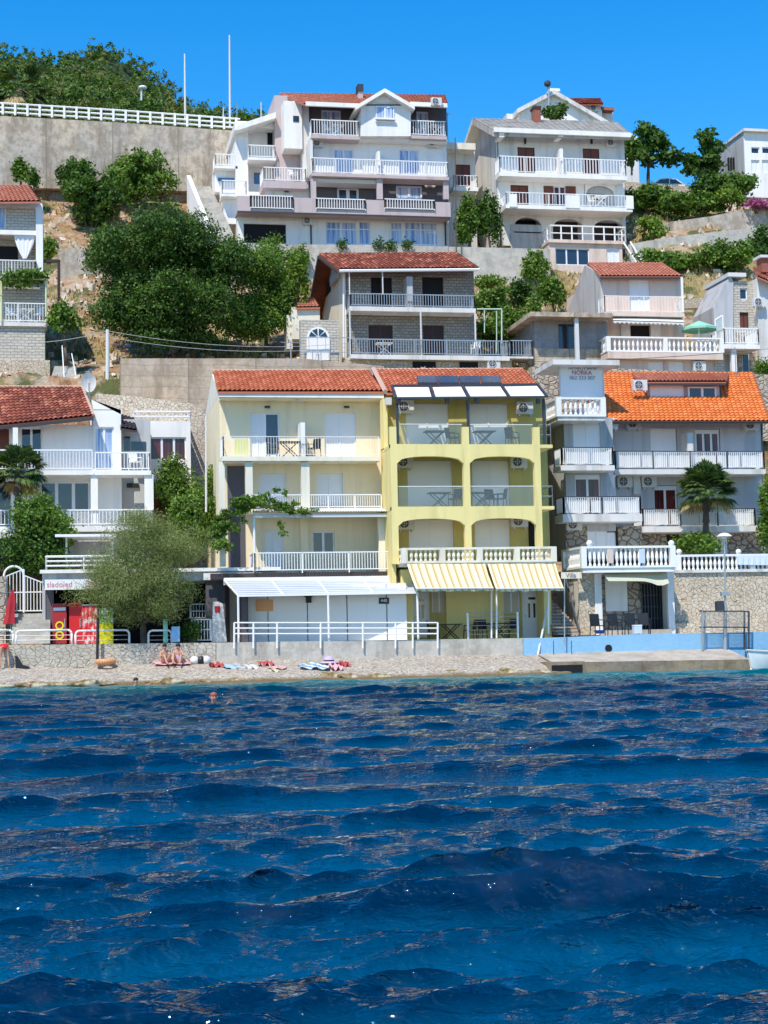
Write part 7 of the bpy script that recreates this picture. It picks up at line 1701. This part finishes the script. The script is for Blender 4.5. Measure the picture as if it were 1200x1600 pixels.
# ---------------------------------------------------------------- people
def skin_body(name, verts, edges, rad, mat, parent, sub=2):
    me = bpy.data.meshes.new(name); me.from_pydata(verts, edges, []); o = bpy.data.objects.new(name, me); COL.objects.link(o)
    o.modifiers.new('s', 'SKIN'); s_ = o.modifiers.new('u', 'SUBSURF'); s_.levels = sub; s_.render_levels = sub
    for i, v in enumerate(me.skin_vertices[0].data): v.radius = rad[i] if isinstance(rad[i], tuple) else (rad[i], rad[i]); v.use_root = i == 0
    dg = bpy.context.evaluated_depsgraph_get(); m2 = bpy.data.meshes.new_from_object(o.evaluated_get(dg)); bpy.data.objects.remove(o)
    m2.name = name; m2.polygons.foreach_set('use_smooth', [True]*len(m2.polygons)); m2.materials.clear(); m2.materials.append(M[mat])
    o = bpy.data.objects.new(name, m2); COL.objects.link(o); o.parent = parent; return o
def person(label, base, J, rz=0, wear=(), hair='hair', group=None, sub=2):
    """J: joint positions (metres, facing -y). keys pelvis, chest, neck, head, and L/R shoulder elbow wrist hip knee ankle toe"""
    r = thing('person', label, 'person', base, group); r.rotation_euler = (0, 0, rz)
    V, E, Rr, ix = [], [], [], {}
    def add(k, p, rd, par=None):
        ix[k] = len(V); V.append(tuple(p)); Rr.append(rd)
        if par is not None: E.append((ix[par], ix[k]))
    g = {k: Vector(v) for k, v in J.items()}
    add('pelvis', g['pelvis'], .13); add('belly', g['pelvis'].lerp(g['chest'], .45), (.125, .1), 'pelvis'); add('chest', g['chest'], (.15, .11), 'belly'); add('neck', g['neck'], .055, 'chest')
    add('skull', g['neck'].lerp(g['head'], .55), .075, 'neck'); add('head', g['head'], .095, 'skull'); add('crown', g['head']+(g['head']-g['neck'])*.35, .07, 'head')
    for s_ in 'LR':
        add('sh'+s_, g['sh'+s_], .055, 'chest'); add('el'+s_, g['el'+s_], .04, 'sh'+s_); add('wr'+s_, g['wr'+s_], .028, 'el'+s_)
        d = (g['wr'+s_]-g['el'+s_]).normalized(); side = d.cross(Vector((0, 1, .01))).normalized(); pm = g['wr'+s_]+d*.07; add('pa'+s_, pm, (.035, .018), 'wr'+s_)
        add('hi'+s_, g['hi'+s_], .088, 'pelvis'); add('kn'+s_, g['kn'+s_], .058, 'hi'+s_); add('an'+s_, g['an'+s_], .037, 'kn'+s_); add('to'+s_, g['to'+s_], .032, 'an'+s_)
    body = skin_body('body', V, E, Rr, 'skin', r, sub)
    for s_ in 'LR':
        d = (g['wr'+s_]-g['el'+s_]).normalized(); side = d.cross(Vector((0, 1, .01))).normalized(); pm = g['wr'+s_]+d*.1; nn = side.cross(d)
        for k in range(4): skin_body('finger', [tuple(pm-d*.03+side*(.027-.018*k)), tuple(pm+side*(.03-.02*k)+d*.03), tuple(pm+side*(.031-.021*k)+d*(.06+.012*(k in (1, 2)))+nn*.015)], [(0, 1), (1, 2)], [.009, .009, .007], 'skin', body, 1)
        skin_body('thumb', [tuple(pm-d*.07+side*.02), tuple(pm-d*.035+side*.055), tuple(pm+side*.065)], [(0, 1), (1, 2)], [.011, .01, .008], 'skin', body, 1)
    up = (g['head']-g['neck']).normalized(); f = Vector(J.get('face', (0, -1, 0))).normalized(); rt = f.cross(up).normalized(); hc = g['head']+up*.02
    MB().ball(hc+f*.1-up*.02, .016, 6).build('nose', M['skin'], body, loc=(0, 0, 0))
    for q in (-1, 1): MB().ball(hc+f*.082+rt*q*.034+up*.012, .011, 6).build('eye', M['paint'], body, loc=(0, 0, 0)); MB().ball(hc+rt*q*.092-up*.005, .022, 6).build('ear', M['skin'], body, loc=(0, 0, 0))
    MB().box(*(lambda c: (c.x-.022, c.x+.022, c.y-.01, c.y+.01, c.z-.004, c.z+.004))(hc+f*.086-up*.055)).build('mouth', M['tred'], body, loc=(0, 0, 0))
    if hair:
        hb = MB().ball((0, 0, 0), 1, 12); o_ = hc-f*.018+up*.03; hb.v = [tuple(o_+rt*x*.102+f*y*.1+up*z*.105) for x, y, z in hb.v if True]; 
        hb.v = [tuple(Vector(v)+(-f*.03 if (Vector(v)-o_).dot(up) < -.02 and (Vector(v)-o_).dot(f) > 0 else Vector((0, 0, 0)))) for v in hb.v]; hb.build('hair', M[hair], r, smooth=True, loc=(0, 0, 0))
    for nm, mat, ks, infl in wear:
        vv, ee, rr = [], [], []; mp = {}
        for k in ks: mp[ix[k]] = len(vv); vv.append(V[ix[k]]); q = Rr[ix[k]]; rr.append((q[0]*infl, q[1]*infl) if isinstance(q, tuple) else q*infl)
        for a, b in E:
            if a in mp and b in mp: ee.append((mp[a], mp[b]))
        skin_body(nm, vv, ee, rr, mat, r, sub)
    return r
# man bending over at the left, seen from behind
J = dict(pelvis=(0, 0, .95), chest=(0, .38, 1.0), neck=(0, .56, .95), head=(0, .66, .84), face=(0, .6, -.8), shL=(-.2, .46, .98), elL=(-.24, .5, .68), wrL=(-.2, .42, .43), shR=(.2, .46, .98), elR=(.27, .5, .68), wrR=(.3, .44, .42), hiL=(-.12, 0, .86), knL=(-.16, .06, .48), anL=(-.17, 0, .09), toL=(-.18, .16, .03), hiR=(.12, 0, .86), knR=(.17, .07, .48), anR=(.18, 0, .09), toR=(.2, .16, .03))
b = bz(7, 1044)
def midl(a, b, k=.5): return tuple(Vector(a).lerp(Vector(b), k))
pm_ = person('man in red shorts bending over on the beach at left edge', b, J, .15, [('shorts', 'red', ['pelvis', 'hiL', 'hiR', 'belly'], 1.28)])
a = b+Vector((.55, .1, 0)); o = MB().prism([(a.x-.12, a.z+.5), (a.x-.02, a.z+.5), (a.x+.2, a.z+.12), (a.x+.5, a.z+.03), (a.x+.45, a.z-.02), (a.x-.1, a.z+0)], a.y, a.y+.16).build('swim_fin', M['black'], None, loc=a); tag(o, 'black swim fin standing beside the bending man', 'fin')
# two seated girls
def seated(label, px, py, wear, rz, hair='hair'):
    J = dict(pelvis=(0, 0, .12), chest=(0, -.03, .46), neck=(0, -.06, .62), head=(0, -.1, .74), face=(0, -1, -.3), shL=(-.16, -.04, .54), elL=(-.24, -.22, .36), wrL=(-.14, -.42, .4), shR=(.16, -.04, .54), elR=(.24, -.22, .36), wrR=(.14, -.42, .4), hiL=(-.1, -.04, .12), knL=(-.16, -.42, .42), anL=(-.15, -.66, .08), toL=(-.16, -.82, .04), hiR=(.1, -.04, .12), knR=(.16, -.42, .4), anR=(.15, -.7, .08), toR=(.17, -.86, .04))
    return person(label, bz(px, py), J, rz, wear, hair)
seated('girl in red sitting on the towel, left one of the two by the wall', 256, 1034, [('swimsuit', 'tred', ['pelvis', 'belly', 'chest'], 1.14)], .35)
seated('girl with knees up sitting right of the girl in red', 279, 1034, [('swimsuit', 'tlilac', ['pelvis', 'belly', 'chest'], 1.14)], -.2)
towel(240, 296, 1037, 'tpink', 'pink towel under the two sitting girls', .9, .02, 12)
# swimmers: only heads and shoulders show above the water
def swimmer(label, px, py, Y, hair, rz, lift=.0):
    c = P(px, py, Y); J = dict(pelvis=(0, .25, -.75), chest=(0, .08, -.32), neck=(0, 0, -.12), head=(0, -.02, .02), face=(0, -1, 0), shL=(-.18, .05, -.2), elL=(-.3, -.2, -.2), wrL=(-.2, -.42, -.12), shR=(.18, .05, -.2), elR=(.34, -.15, -.18), wrR=(.45, -.35, -.1), hiL=(-.1, .3, -.85), knL=(-.12, .55, -1.2), anL=(-.12, .9, -1.4), toL=(-.12, 1.05, -1.4), hiR=(.1, .3, -.85), knR=(.12, .6, -1.15), anR=(.12, .95, -1.3), toR=(.12, 1.1, -1.3))
    return person(label, (c.x, Y, .12+lift), J, rz, (), hair, sub=1)
swimmer('dark haired swimmer with shoulders out of the water near the beach', 212, 1066, 65.5, 'hair', .4, .08)
M['redcap'] = plain('reddish_hair', (.35, .09, .05), .6)
swimmer('lone swimmer with reddish head farther out in the sea', 334, 1097, 43.5, 'redcap', -.2, .06)
swimmer('swimmer close to the shore below the left steps', 46, 1066, 66.6, None, .2, .04)
